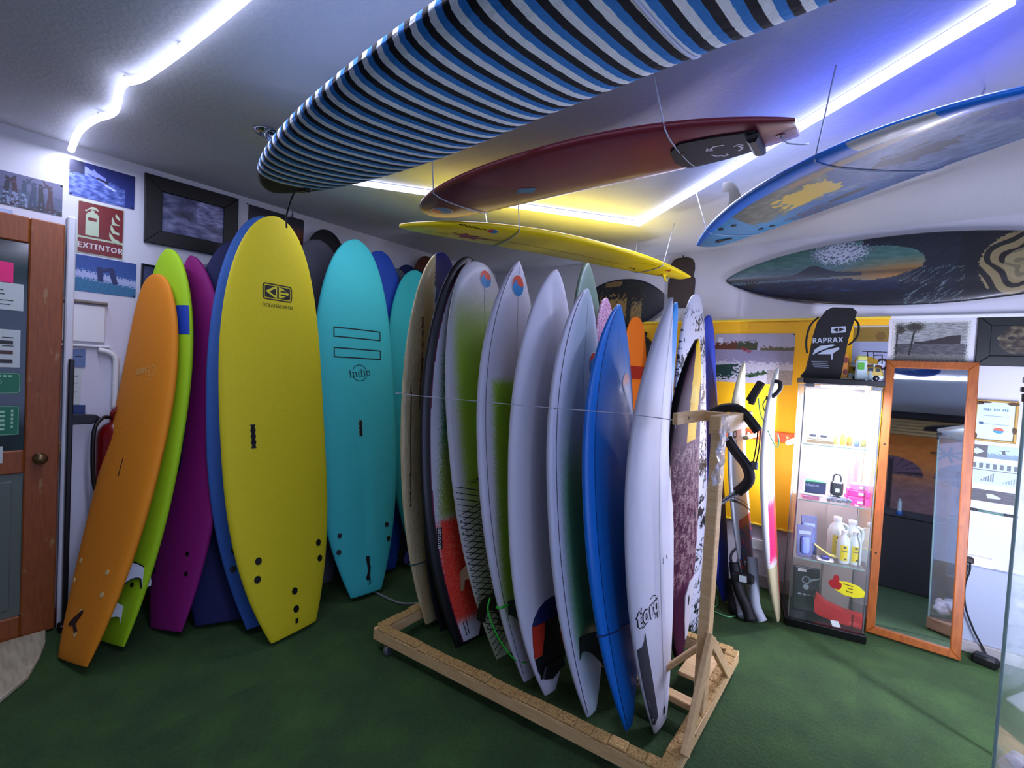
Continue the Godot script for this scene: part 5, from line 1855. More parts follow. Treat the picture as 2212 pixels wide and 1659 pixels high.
	picture("palm_print", "rough grey print of two palm trees by a bay, over the tall mirror", "picture", on_back_wall(0.227, 1.885, 0.0), 0.375, 0.27, img(200, 144, func(u: float, v: float) -> Color:
		var k := n.get_noise_2d(u * 7.0, v * 60.0)
		var k2 := n.get_noise_2d(u * 50.0, v * 50.0)
		var c := Color(0.50, 0.51, 0.50) + Color(1, 1, 1) * k * 0.28
		if v > 0.50 - 0.15 * smoothstep(0.35, 0.85, u) and v < 0.56 and u > 0.3 and u < 0.88: c = Color(0.13, 0.10, 0.11)
		if v > 0.55: c = Color(0.27, 0.27, 0.28) + Color(1, 1, 1) * k * 0.2
		if v > 0.80: c = Color(0.36, 0.36, 0.33) + Color(1, 1, 1) * k2 * 0.25
		for q in [[0.06, 0.30, 0.07, 0.80], [0.29, 0.25, 0.24, 0.82]]:
			if seg_dist(V2(u, v), V2(q[0], q[1]), V2(q[2], q[3])) < 0.012: c = Color(0.09, 0.08, 0.06)
			if V2((u - q[0]) / 0.13, (v - q[1] + 0.10) / 0.12).length() + 0.8 * k2 < 0.9: c = Color(0.18, 0.17, 0.13)
		var edge := minf(minf(u, 1.0 - u), minf(v, 1.0 - v))
		if edge < 0.04 + 0.06 * k2: c = Color(0.76, 0.77, 0.74)
		return c))
	picture("dark_portrait", "dim portrait photo in a broad dark green frame, beside the palm print", "picture", on_back_wall(0.62, 1.89, 0.0), 0.36, 0.30, img(120, 100, func(u: float, v: float) -> Color:
		var k := n.get_noise_2d(u * 4.0, v * 4.0)
		var c := Color(0.03, 0.07, 0.06)
		var q := V2((u - 0.48) / 0.34, (v - 0.45) / 0.46)
		if q.length() < 1.0 + 0.15 * k: c = Color(0.26, 0.22, 0.15) + Color(1, 1, 0.9) * k * 0.3
		for e in [0.36, 0.60]:
			if V2((u - e) / 0.07, (v - 0.40) / 0.05).length() < 1.0: c = Color(0.07, 0.06, 0.05)
		if V2((u - 0.48) / 0.12, (v - 0.68) / 0.025).length() < 1.0: c = Color(0.10, 0.07, 0.06)
		return c), 0.06, M("frame_green_black", Color(0.03, 0.07, 0.06), 0.4))
	t = picture("certificate", "white certificate in a thin yellow frame, above the dark banner strips", "certificate", on_back_wall(0.548, 1.408, 0.0), 0.185, 0.25, img(64, 84, func(u: float, v: float) -> Color: return Color(0.72, 0.80, 0.80)), 0.012, M("frame_yellow", Color(0.66, 0.52, 0.14), 0.5))
	M("print_faint", Color(0.42, 0.54, 0.58), 0.7)
	for k in 12:
		if k != 4 and k != 8:
			st = stool()
			add_box(st, V(-0.05 + 0.009 * k, 0.068, 0.0112), V(0.006, 0.010 + 0.003 * (k % 3), 0.001))
			obj("faint_letter", st, M("print_faint", Color.WHITE), t)
	for q in [[-0.078, 0.105, 0.05, 0.02], [-0.05, 0.112, 0.06, 0.012], [0.07, 0.108, 0.05, 0.02], [-0.082, -0.095, 0.02, 0.04], [0.083, -0.05, 0.016, 0.04]]:
		st = stool()
		add_prism(st, ellipse(q[2] / 2, q[3] / 2, 9, V2(q[0], q[1])), Transform3D(Basis.IDENTITY, V(0, 0, 0.026)), 0.003, 0.0)
		obj("leaf_ornament", st, M("ornament_brown", Color(0.30, 0.20, 0.10), 0.7), t)
	st = stool()
	for y in [0.03, -0.02]:
		add_box(st, V(0.005, y, 0.0112), V(0.11, 0.002, 0.001))
	obj("rule_line", st, M("print_faint", Color.WHITE), t)
	st = stool()
	add_prism(st, ellipse(0.022, 0.017, 20, V2(0.018, -0.055)), Transform3D(Basis.IDENTITY, V(0, 0, 0.0112)), 0.001)
	obj("seal", st, M("seal_orange", Color(0.78, 0.35, 0.22), 0.6), t)
	st = stool()
	add_prism(st, ellipse(0.022, 0.017, 12, V2(0.018, -0.056), PI, TAU), Transform3D(Basis.IDENTITY, V(0, 0, 0.0116)), 0.001)
	obj("seal_wave", st, M("seal_blue", Color(0.20, 0.55, 0.72), 0.6), t)
	st = stool()
	add_box(st, V(-0.058, -0.016, 0.0112), V(0.018, 0.014, 0.001))
	obj("badge", st, M("badge_blue", Color(0.08, 0.28, 0.42), 0.6), t)
	# strip banners with size charts
	t = picture("surf_banner", "narrow banner with a black emblem field and a grey surfer, under the certificate", "banner", on_back_wall(0.557, 1.22, 0.0), 0.235, 0.075, img(160, 52, func(u: float, v: float) -> Color:
		var k := n.get_noise_2d(u * 18.0, v * 12.0)
		if u < 0.38: return Color(0.04, 0.06, 0.07)
		var c := Color(0.62, 0.72, 0.74)
		if v > 0.62 + 0.25 * k: c = Color(0.36, 0.48, 0.52)
		if seg_dist(V2(u, v), V2(0.66, 0.34), V2(0.68, 0.60)) < 0.03 or seg_dist(V2(u, v), V2(0.60, 0.36), V2(0.75, 0.30)) < 0.02: c = Color(0.06, 0.09, 0.10)
		return c))
	st = stool()
	add_prism(st, poly([-0.105, 0.0, -0.073, 0.020, -0.041, 0.0, -0.073, -0.020]), Transform3D(Basis.IDENTITY, V(0, 0, 0.003)), 0.001)
	obj("emblem", st, M("paper", Color.WHITE), t)
	t = picture("size_chart", "white size chart with rows of small grey bars, between two dark banners", "chart", on_back_wall(0.557, 1.087, 0.0), 0.235, 0.13, img(160, 92, func(u: float, v: float) -> Color:
		var c := Color(0.66, 0.74, 0.74)
		if v < 0.26 and fmod(u * 8.0, 1.0) < 0.55 and v > 0.03: c = Color(0.20, 0.26, 0.27)
		if absf(v - 0.34) < 0.014: c = Color(0.16, 0.20, 0.22)
		if u > 0.30 and u < 0.55 and fmod((u - 0.30) * 24.0, 1.0) < 0.6 and v > 0.78 - (u - 0.30) * 1.4 and v < 0.86: c = Color(0.26, 0.33, 0.35)
		if u > 0.70 and u < 0.94 and fmod((u - 0.70) * 22.0, 1.0) < 0.6 and v > 0.82 - (u - 0.70) * 1.1 and v < 0.88: c = Color(0.40, 0.50, 0.52)
		if V2((u - 0.03) / 0.03, (v - 0.6) / 0.22).length() < 1.0: c = Color(0.05, 0.06, 0.06)
		return c))
	t = picture("dark_banner", "dark strip banner with a white fin shape, under the size chart", "banner", on_back_wall(0.562, 0.952, 0.0), 0.23, 0.072, img(160, 50, func(u: float, v: float) -> Color:
		var k := n.get_noise_2d(u * 40.0, v * 20.0)
		return Color(0.05, 0.05, 0.065) + (Color(0.16, 0.18, 0.2) if absf(fmod(v * 4.0, 1.0) - 0.5) < 0.15 and (u < 0.3 or u > 0.7) and k > -0.1 else Color(0, 0, 0))))
	st = stool()
	add_prism(st, poly([-0.025, 0.012, 0.0, 0.016, 0.04, -0.002, 0.036, -0.010, -0.015, -0.014]), Transform3D(Basis.IDENTITY, V(0, 0, 0.003)), 0.001)
	obj("emblem", st, M("paper", Color.WHITE), t)
	t = thing("hanging_leash", "thin dark and pale green strip mounted below the dark banner", "strip", on_back_wall(0.562, 0.858, 0.0))
	st = stool()
	add_box(st, V(-0.085, 0.001, 0.008), V(0.06, 0.016, 0.014), 0.003)
	add_box(st, V(0.085, -0.003, 0.008), V(0.06, 0.014, 0.014), 0.003)
	obj("cuff", st, M("strip_dark", Color(0.09, 0.11, 0.10), 0.6), t)
	st = stool(true)
	add_tube(st, [V(-0.055, 0.0, 0.009), V(0.055, -0.004, 0.009)], 0.007, 8)
	obj("cord", st, M("strip_green", Color(0.38, 0.52, 0.46), 0.5), t)
	# plug and lead
	t = thing("power_plug", "plug in a white wall outlet with a dark lead running to the floor", "plug")
	st = stool()
	add_box(st, V(0.50, 0.548, -3.985), V(0.19, 0.06, 0.03), 0.008)
	obj("outlet_strip", st, M("white_gloss", Color.WHITE), t)
	st = stool()
	add_box(st, V(0.486, 0.555, -3.95), V(0.036, 0.036, 0.04), 0.006)
	obj("plug_body", st, M("plug_brown", Color(0.14, 0.10, 0.07), 0.5), t)
	st = stool(true)
	add_tube(st, curve_pts([V(0.486, 0.545, -3.93), V(0.487, 0.50, -3.92), V(0.472, 0.40, -3.92), V(0.480, 0.28, -3.91), V(0.525, 0.15, -3.91), V(0.575, 0.05, -3.90), V(0.585, 0.02, -3.88)]), 0.005, 8)
	obj("power_lead", st, M("lead_black", Color(0.02, 0.025, 0.02), 0.5), t)
	t = thing("transformer_box", "small black transformer box on the turf at the end of the lead", "box", Transform3D(Basis(Vector3.UP, -0.35), V(0.57, 0.0, -3.82)))
	st = stool()
	add_box(st, V(0, 0.03, 0), V(0.11, 0.055, 0.07), 0.012)
	obj("case", st, M("lead_black", Color.WHITE), t)
	st = stool()
	add_box(st, V(0, 0.058, 0), V(0.08, 0.003, 0.045), 0.001)
	obj("rating_plate", st, M("plate_grey", Color(0.10, 0.11, 0.11), 0.4), t)


func build_back_boards() -> void:
	var n := noise(101, 1.0, 3)
	var dot := M("plug_black", Color(0.01, 0.01, 0.01), 0.5)
	var b := board("tall_blue_softboard", "tall blue softboard standing by the yellow panel, behind the rack post", "softboard", V(-0.789, 0.025, -3.501), V(-1.115, 2.025, -3.596), shape(0.501, 2.222, 0.457, 0.249, 2.214, 0.501, 0.07, 0.086, 0.029, 0.043), foam("foam_cobalt", Color(0.03, 0.15, 0.52)), "boards standing at the back wall")
	plugs(b, [V2(-0.12, 0.46), V2(-0.125, 0.36)], 0.012, M("plug_navy", Color(0.01, 0.02, 0.16), 0.5))
	b = board("orange_kids_board", "bright orange board with a red band, standing far behind the blue pointed board", "softboard", V(-1.42, 0.03, -3.42), V(-1.56, 2.02, -3.45), shape(0.5, 2.6, 0.35, 0.5, 2.2, 0.42, 0.06, 0.03, 0.02, 0.1), foam("foam_tangerine", Color(0.92, 0.46, 0.02)), "boards standing at the back wall")
	for s in [true, false]:
		deco(b, "red_band", rect(0.41, 0.10, 0.0, V2(0, 1.56)), M("band_red", Color(0.62, 0.06, 0.02), 0.6), 0.004, s, 0.03)
	var s1 := shape(0.501, 2.191, 0.855, 0.249, 2.182, 0.5, 0.06, 0.091, 0.033, -0.017)
	var m := bd_paint("graphic_white", s1, 1.678, func(xn: float, x: float, y: float, deck: bool) -> Color:
		var c := Color(0.76, 0.77, 0.78)
		if y > 1.2: c = c.lerp(Color(0.78, 0.76, 0.52), smoothstep(1.2, 1.5, y) * 0.6)
		var k := n.get_noise_2d(x * 20.0, y * 14.0)
		var w := y + 0.3 * x
		if deck and w > 0.655 and w < 0.672: c = Color(0.05, 0.05, 0.07)
		if deck and w > 0.685 and w < 0.690: c = Color(0.05, 0.05, 0.07)
		if deck and x > -0.19 and y < 0.60 and y > 0.18:
			c = Color(0.10, 0.30, 0.32) if k > 0.08 else Color(0.62, 0.20, 0.20) if k < -0.12 else Color(0.04, 0.14, 0.50) if y > 0.34 else Color(0.10, 0.22, 0.22)
			if y > 0.54: c = Color(0.60, 0.20, 0.24)
		return c, 0.3)
	b = board("graphic_white_board", "thin white board with red, blue and green graphics near its tail", "surfboard", V(-0.63, 0.028, -3.549), V(-0.866, 1.688, -3.62), s1, glossy(m), "boards standing at the back wall")
	bd_text(b, "ECO", -0.17, 1.12, 0.09, M("print_ink", Color(0.02, 0.02, 0.05), 0.5), PI / 2, "Droid Sans", true)
	var s2 := shape(0.499, 2.179, 0.862, 0.248, 2.194, 0.48, 0.059, 0.087, 0.032, -0.05)
	m = bd_paint("pink_white", s2, 1.641, func(xn: float, x: float, y: float, deck: bool) -> Color:
		var g := n.get_noise_2d(x * 90.0, y * 90.0)
		var c := Color(0.78, 0.78, 0.76)
		if y < 0.36: c = Color(0.70, 0.66, 0.50)
		if deck and x > -0.19:
			if y > 0.78 and y < 1.2 and x < -0.02: c = c.lerp(Color(0.30, 0.29, 0.36), smoothstep(-0.1, 0.3, g) * 0.8 + 0.1)
			if y < 0.76 + 0.06 * g and y > 0.40 + 0.06 * g and x < 0.02: c = Color(0.90, 0.05, 0.36)
			if x >= 0.02 and y < 0.85: c = Color(0.72, 0.24, 0.14)
			if x >= 0.06 and y > 1.1: c = Color(0.86, 0.62, 0.06)
		return c, 0.3)
	b = board("pink_patch_board", "thin white board with a neon pink patch, beside the glass cabinet", "surfboard", V(-0.459, 0.03, -3.451), V(-0.638, 1.658, -3.547), s2, glossy(m), "boards standing at the back wall")
	# cuffs and cords on these boards
	var nyl := M("cuff_black", Color(0.014, 0.014, 0.016), 0.7)
	var gc := M("cord_pale_green", Color(0.35, 0.62, 0.40), 0.4)
	var t := thing("ankle_cuff", "black leash cuff with a pale green cord, hung at the nose of the pink-patch board", "leash")
	var st := stool()
	add_box(st, V(-0.642, 1.50, -3.38), V(0.05, 0.15, 0.03), 0.008, Basis(Vector3.BACK, -0.45))
	obj("cuff", st, nyl, t)
	st = stool()
	add_box(st, V(-0.655, 1.44, -3.375), V(0.035, 0.05, 0.035), 0.006, Basis(Vector3.BACK, -0.3))
	obj("strap_end", st, nyl, t)
	st = stool(true)
	add_tube(st, curve_pts([V(-0.62, 1.46, -3.37), V(-0.60, 1.36, -3.36), V(-0.57, 1.30, -3.36), V(-0.53, 1.22, -3.35), V(-0.495, 1.155, -3.36), V(-0.485, 1.19, -3.37), V(-0.50, 1.24, -3.40)]), 0.004, 6)
	obj("cord", st, gc, t)
	t = thing("ankle_cuff", "smaller dark leash cuff curled behind the nose of the pink-patch board", "leash")
	st = stool(true)
	add_tube(st, curve_pts([V(-0.585, 1.46, -3.44), V(-0.545, 1.48, -3.44), V(-0.51, 1.53, -3.44), V(-0.515, 1.57, -3.44), V(-0.545, 1.575, -3.44)]), 0.014, 8)
	obj("cuff", st, nyl, t)
	st = stool(true)
	add_tube(st, curve_pts([V(-0.585, 1.46, -3.44), V(-0.60, 1.42, -3.42), V(-0.585, 1.37, -3.42)]), 0.004, 6)
	obj("cord", st, gc, t)
	# bundle of padded straps at the foot of the boards
	t = thing("strap_bundle", "bundle of black and white padded straps heaped at the tail of the graphic board", "strap bundle")
	var pw := M("strap_white", Color(0.62, 0.64, 0.68), 0.7)
	for q in [[V(-0.60, 0.40, -3.42), V(-0.57, 0.26, -3.38), V(-0.55, 0.12, -3.36), V(-0.50, 0.035, -3.34)], [V(-0.66, 0.36, -3.44), V(-0.68, 0.22, -3.40), V(-0.64, 0.08, -3.38), V(-0.61, 0.03, -3.32)]]:
		st = stool(true)
		add_tube(st, curve_pts(q), 0.030, 10)
		obj("padded_strap", st, pw, t)
	for q in [[V(-0.70, 0.34, -3.40), V(-0.66, 0.20, -3.36), V(-0.60, 0.10, -3.34), V(-0.56, 0.03, -3.30)], [V(-0.72, 0.20, -3.45), V(-0.70, 0.10, -3.42), V(-0.68, 0.035, -3.38), V(-0.62, 0.03, -3.36)]]:
		st = stool(true)
		add_tube(st, curve_pts(q), 0.034, 10)
		obj("black_strap", st, nyl, t)
	st = stool()
	add_box(st, V(-0.635, 0.27, -3.355), V(0.14, 0.06, 0.05), 0.012, Basis(Vector3.BACK, 0.1))
	var tagn := obj("buckle", st, nyl, t)
	st = stool()
	add_box(st, V(-0.628, 0.272, -3.328), V(0.045, 0.042, 0.004), 0.001, Basis(Vector3.BACK, 0.1))
	obj("buckle_label", st, M("paper", Color.WHITE), tagn)
	st = stool(true)
	add_tube(st, curve_pts([V(-0.71, 0.42, -3.43), V(-0.73, 0.36, -3.42), V(-0.70, 0.28, -3.42), V(-0.66, 0.30, -3.42), V(-0.66, 0.42, -3.44), V(-0.71, 0.42, -3.43)]), 0.009, 8)
	obj("steel_loop", st, M("steel", Color.WHITE), t)
	st = stool(true)
	add_tube(st, curve_pts([V(-0.93, 0.28, -3.56), V(-0.86, 0.12, -3.52), V(-0.80, 0.01, -3.45), V(-0.81, 0.008, -3.36), V(-0.86, 0.008, -3.40), V(-0.83, 0.008, -3.33), V(-0.76, 0.008, -3.30), V(-0.69, 0.008, -3.30), V(-0.63, 0.008, -3.40)]), 0.005, 6)
	tag(obj("floor_leash", st, gc), "pale green leash looping over the turf behind the rack", "leash")


# ---------------------------------------------------------------- the lit cabinet and what stands in it

var cab: Transform3D

func glass() -> StandardMaterial3D:
	var m := M("clear_glass", Color(0.86, 0.95, 0.93, 0.015), 0.04)
	m.transparency = BaseMaterial3D.TRANSPARENCY_ALPHA
	return m


func in_cab(x: float, y: float, z: float, turn := 0.0) -> Transform3D:
	return cab * Transform3D(Basis(Vector3.UP, turn), V(x, y, z))


func lamp_tube(parent: Node, a: Vector3, b: Vector3, face: Vector3, energy: float, r := 0.009) -> void:
	# a glowing tube and the area light of its size just in front of it
	var glow := M("led_glow", LED, 0.4)
	var st := stool(true)
	add_tube(st, [a, b], r, 10)
	obj("light_tube", st, glow, parent)
	var l := AreaLight3D.new()
	l.name = "tube_light"
	l.area_size = Vector2(a.distance_to(b), r * 2.0)
	l.light_color = LED
	l.light_energy = energy
	l.shadow_enabled = true
	l.area_range = 8.0
	var x := (b - a).normalized()
	var z := -(face - x * face.dot(x)).normalized()
	l.transform = Transform3D(Basis(x, z.cross(x), z), (a + b) / 2.0 + face * (r + 0.004))
	parent.add_child(l, true)


func build_cabinet() -> void:
	cab = Transform3D(Basis(Vector3.UP, deg_to_rad(12.6)), V(-0.381, 0.0, -3.485))
	var w := 0.40
	var d := 0.34
	var t := thing("glass_cabinet", "narrow lit glass display cabinet with glass shelves between the yellow panel and the mirror", "cabinet", cab)
	var blk := M("cabinet_black", Color(0.012, 0.012, 0.014), 0.35)
	var st := stool()
	add_box(st, V(w / 2, 0.03, -d / 2), V(w + 0.03, 0.05, d + 0.03), 0.005)
	obj("base", st, blk, t)
	st = stool()
	add_box(st, V(w / 2, 1.593, -d / 2), V(w + 0.02, 0.036, d + 0.02), 0.004)
	obj("top", st, blk, t)
	var g := glass()
	for q in [["front_pane", V(w / 2, 0.815, -0.004), V(w - 0.02, 1.51, 0.004)], ["side_pane", V(0.004, 0.815, -d / 2), V(0.004, 1.51, d - 0.02)], ["side_pane", V(w - 0.004, 0.815, -d / 2), V(0.004, 1.51, d - 0.02)]]:
		st = stool()
		add_box(st, q[1], q[2])
		obj(q[0], st, g, t)
	st = stool()
	add_box(st, V(w / 2, 0.815, -d + 0.006), V(w - 0.02, 1.51, 0.008))
	obj("back_panel", st, M("cabinet_back", Color(0.50, 0.46, 0.41), 0.6), t)
	for x in [0.003, w - 0.003]:
		for z in [-0.004, -d + 0.004]:
			st = stool()
			add_box(st, V(x, 0.815, z), V(0.008, 1.51, 0.008), 0.002)
			obj("corner_post", st, M("post_grey", Color(0.5, 0.52, 0.52), 0.3, {"metallic": 0.7}), t)
	for y in [0.445, 0.825, 1.185]:
		st = stool()
		add_box(st, V(w / 2, y, -d / 2), V(w - 0.02, 0.007, d - 0.025), 0.001)
		obj("shelf", st, g, t)
		st = stool()
		add_box(st, V(w / 2, y, -0.0125), V(w - 0.025, 0.006, 0.003))
		obj("shelf_edge", st, M("glass_edge", Color(0.42, 0.55, 0.50), 0.2), t)
	for q in [V(0.028, 1.565, 0.002), V(0.375, 1.562, 0.002)]:
		st = stool()
		add_box(st, q, V(0.05, 0.022, 0.012), 0.003)
		obj("hinge", st, M("post_grey", Color.WHITE), t)
	lamp_tube(t, V(0.382, 0.85, -0.29), V(0.382, 1.55, -0.29), V(-0.7, 0, 0.7), 2.6)
	lamp_tube(t, V(0.022, 0.80, -0.315), V(0.022, 1.50, -0.315), V(-0.95, 0, 0.2), 1.6, 0.006)
	lamp_tube(t, V(0.10, 1.562, -0.10), V(0.36, 1.562, -0.10), V(0, -1, 0), 2.4)

	# on top: black drawstring bag, bottle, small board, toy van
	t = thing("black_bag", "black drawstring bag with white print, slumped on the cabinet top", "bag", in_cab(0.115, 1.612, -0.16, -0.05))
	st = stool()
	var prof := poly([-0.115, 0.0, 0.09, 0.0, 0.10, 0.10, 0.115, 0.25, 0.14, 0.38, 0.15, 0.43, 0.125, 0.455, 0.02, 0.46, -0.015, 0.44, -0.05, 0.38, -0.07, 0.28, -0.082, 0.15, -0.098, 0.05, -0.125, 0.012])
	var cloth := M("bag_cloth", Color(0.012, 0.012, 0.015), 0.75)
	add_prism(st, prof, Transform3D.IDENTITY, 0.12, 0.035)
	obj("bag_body", st, cloth, t)
	st = stool(true)
	add_tube(st, curve_pts([V(-0.05, 0.40, 0.03), V(-0.095, 0.34, 0.05), V(-0.11, 0.24, 0.05), V(-0.10, 0.16, 0.05)]), 0.006, 6)
	add_tube(st, curve_pts([V(0.13, 0.40, 0.03), V(0.165, 0.35, 0.04), V(0.16, 0.27, 0.04), V(0.12, 0.22, 0.05)]), 0.006, 6)
	obj("drawstring", st, cloth, t)
	var wp := M("bag_print", Color(0.62, 0.66, 0.70), 0.7)
	letters("lettering", "RAPRAX", 0.044, wp, t, Transform3D(Basis(Vector3.BACK, 0.06), V(0.005, 0.247, 0.0615)), "Droid Sans", true)
	var zf := Transform3D(Basis(Vector3.BACK, 0.08), V(0.0, 0.0, 0.0612))
	st = stool()
	add_prism(st, Geometry2D.clip_polygons(rect(0.078, 0.040, 0.006, V2(0.085, 0.31)), rect(0.070, 0.032, 0.004, V2(0.085, 0.31)))[0] if false else rect(0.078, 0.040, 0.006, V2(0.085, 0.31)), zf, 0.001)
	var bx := obj("bag_emblem", st, wp, t)
	st = stool()
	for s in [-1, 1]:
		add_prism(st, poly([0.085 + s * 0.003, 0.322, 0.085 + s * 0.014, 0.320, 0.085 + s * 0.030, 0.310, 0.085 + s * 0.014, 0.300, 0.085 + s * 0.003, 0.298]), zf * Transform3D(Basis.IDENTITY, V(0, 0, 0.0006)), 0.0008)
	obj("emblem_cut", st, cloth, bx)
	st = stool()
	add_prism(st, poly([-0.058, 0.155, -0.045, 0.19, -0.015, 0.212, 0.05, 0.218, 0.07, 0.212, 0.02, 0.195, -0.02, 0.178]), zf, 0.001)
	add_prism(st, poly([-0.03, 0.158, 0.01, 0.182, 0.085, 0.198, 0.088, 0.186, 0.055, 0.160, 0.05, 0.12, 0.043, 0.12, 0.042, 0.155]), zf, 0.001)
	for k in 4:
		add_box(st, zf * V(-0.02 + 0.003 * k, 0.11 - 0.012 * k, 0), V(0.09 - 0.01 * (k % 2), 0.002, 0.001))
	obj("print", st, wp, t)
	t = thing("sunscreen_bottle", "white squeeze bottle with a green label and pale yellow base cap on the cabinet top", "bottle", in_cab(0.305, 1.612, -0.10))
	st = stool()
	add_prism(st, rect(0.058, 0.128, 0.012, V2(0, 0.064)), Transform3D.IDENTITY, 0.034, 0.009)
	obj("bottle_body", st, M("bottle_white", Color(0.72, 0.80, 0.80), 0.35), t)
	st = stool()
	add_prism(st, rect(0.052, 0.03, 0.008, V2(0, 0.140)), Transform3D.IDENTITY, 0.030, 0.007)
	obj("bottle_cap", st, M("cap_lemon", Color(0.74, 0.74, 0.36), 0.4), t)
	st = stool()
	add_prism(st, rect(0.034, 0.045, 0.006, V2(-0.003, 0.088)), Transform3D(Basis.IDENTITY, V(0, 0, 0.0175)), 0.001)
	obj("bottle_label", st, M("label_leaf", Color(0.28, 0.62, 0.16), 0.5), t)
	t = thing("tiny_bottle", "tiny white bottle between the squeeze bottle and the toy van", "bottle", in_cab(0.352, 1.612, -0.09))
	st = stool(true)
	add_lathe(st, [V2(0, 0), V2(0.010, 0), V2(0.011, 0.004), V2(0.011, 0.042), V2(0.007, 0.048), V2(0.007, 0.060), V2(0, 0.060)], 14)
	obj("bottle_body", st, M("bottle_white", Color.WHITE), t)
	t = thing("toy_surfboard", "little orange and yellow toy surfboard upright on a wooden stand", "toy", in_cab(0.232, 1.612, -0.15))
	st = stool()
	add_prism(st, ellipse(0.021, 0.078, 24, V2(0, 0.088)), Transform3D.IDENTITY, 0.008, 0.003)
	obj("toy_board", st, M("toy_amber", Color(0.80, 0.50, 0.08), 0.4), t)
	st = stool()
	add_prism(st, ellipse(0.012, 0.020, 12, V2(0, 0.125)), Transform3D(Basis.IDENTITY, V(0, 0, 0.0043)), 0.001)
	add_prism(st, ellipse(0.012, 0.018, 12, V2(0, 0.050)), Transform3D(Basis.IDENTITY, V(0, 0, 0.0043)), 0.001)
	obj("toy_flower", st, M("toy_rust", Color(0.45, 0.13, 0.03), 0.5), t)
	st = stool()
	add_box(st, V(-0.01, 0.006, 0), V(0.10, 0.012, 0.045), 0.003)
	obj("stand", st, M("peg_pale", Color.WHITE), t)
	t = thing("toy_van", "yellow and white toy van carrying a board, at the front of the cabinet top", "toy", in_cab(0.345, 1.612, -0.20, 0.1))
	st = stool()
	add_prism(st, poly([-0.095, 0.018, 0.085, 0.018, 0.092, 0.05, 0.070, 0.088, -0.085, 0.090, -0.095, 0.07]), Transform3D.IDENTITY, 0.07, 0.008)
	obj("van_body", st, M("toy_yellow", Color(0.66, 0.56, 0.08), 0.35), t)
	st = stool()
	add_prism(st, poly([-0.096, 0.016, 0.087, 0.016, 0.09, 0.032, -0.02, 0.036, -0.096, 0.045]), Transform3D.IDENTITY, 0.073, 0.004)
	obj("van_skirt", st, M("bottle_white", Color.WHITE), t)
	st = stool()
	for x in [-0.06, -0.02, 0.02]:
		add_box(st, V(x, 0.072, 0.0355), V(0.03, 0.022, 0.002), 0.0008)
	add_box(st, V(0.058, 0.07, 0.0355), V(0.024, 0.02, 0.002), 0.0008)
	obj("van_window", st, M("toy_glass", Color(0.08, 0.10, 0.11), 0.15), t)
	for x in [-0.055, 0.052]:
		st = stool(true)
		add_lathe(st, [V2(0, -0.006), V2(0.016, -0.006), V2(0.018, -0.003), V2(0.018, 0.003), V2(0.016, 0.006), V2(0, 0.006)], 18, Transform3D(Basis(Vector3.RIGHT, PI / 2), V(x, 0.018, 0.034)))
		var wh := obj("wheel", st, M("toy_tyre", Color(0.02, 0.02, 0.02), 0.6), t)
		st = stool(true)
		add_lathe(st, [V2(0, 0), V2(0.009, 0), V2(0.007, 0.002), V2(0, 0.003)], 14, Transform3D(Basis(Vector3.RIGHT, PI / 2), V(x, 0.018, 0.040)))
		obj("hub", st, M("steel", Color.WHITE), wh)
	st = stool()
	add_prism(st, ellipse(0.095, 0.012, 24, V2(0, 0)), Transform3D(Basis(Vector3.RIGHT, -PI / 2), V(0, 0.108, 0)), 0.006, 0.002)
	add_box(st, V(-0.04, 0.097, 0), V(0.006, 0.016, 0.06))
	add_box(st, V(0.04, 0.097, 0), V(0.006, 0.016, 0.06))
	obj("roof_board", st, M("bottle_white", Color.WHITE), t)

	# top shelf
	for k in 3:
		t = thing("wax_box", ["small white carton on the top shelf near the cabinet corner", "second small white carton on the top shelf, with a grey print", "flat wooden-coloured carton under the white ones on the top shelf"][k], "box", in_cab([0.075, 0.135, 0.115][k], [1.213, 1.213, 1.189][k], -0.12), "")
		st = stool()
		add_box(st, V(0, [0.022, 0.022, 0.012][k], 0), [V(0.045, 0.042, 0.05), V(0.06, 0.042, 0.05), V(0.15, 0.022, 0.09)][k], 0.002)
		obj("carton", st, M(["carton_white", "carton_white", "carton_tan"][k], [Color(0.7, 0.7, 0.68), Color(0.7, 0.7, 0.68), Color(0.50, 0.42, 0.28)][k], 0.6), t)
		if k < 2:
			st = stool()
			add_box(st, V(0, 0.024, 0.0256), V(0.034, 0.014, 0.001))
			obj("print", st, M("print_slate", Color(0.22, 0.24, 0.27), 0.6), t)
	for k in 5:
		t = thing("oil_bottle", ["squat bottle of yellow oil on the top shelf", "taller bottle of yellow oil beside the squat one", "thin amber bottle on the top shelf", "thin blue-grey bottle near the light tube", "thin olive bottle nearest to the light tube"][k], "bottle", in_cab(0.205 + 0.037 * k, 1.189, -0.13 + 0.012 * (k % 2)))
		var hh: float = [0.072, 0.085, 0.07, 0.052, 0.055][k]
		st = stool(true)
		add_lathe(st, [V2(0, 0), V2(0.014, 0), V2(0.0155, 0.004), V2(0.0155, hh * 0.7), V2(0.008, hh * 0.82), V2(0.007, hh * 0.9)], 16)
		obj("bottle_body", st, M("oil%d" % k, [Color(0.70, 0.62, 0.25), Color(0.66, 0.56, 0.18), Color(0.55, 0.42, 0.12), Color(0.30, 0.36, 0.50), Color(0.44, 0.42, 0.16)][k], 0.2), t)
		st = stool(true)
		add_lathe(st, [V2(0.009, hh * 0.86), V2(0.009, hh), V2(0, hh)], 14)
		obj("bottle_cap", st, M("carton_white", Color.WHITE), t)
	# second shelf
	t = thing("pink_carton", "small pink and white carton lying at the edge of the second shelf", "box", in_cab(0.082, 0.829, -0.07, 0.1))
	st = stool()
	add_box(st, V(0, 0.012, 0), V(0.09, 0.022, 0.07), 0.002)
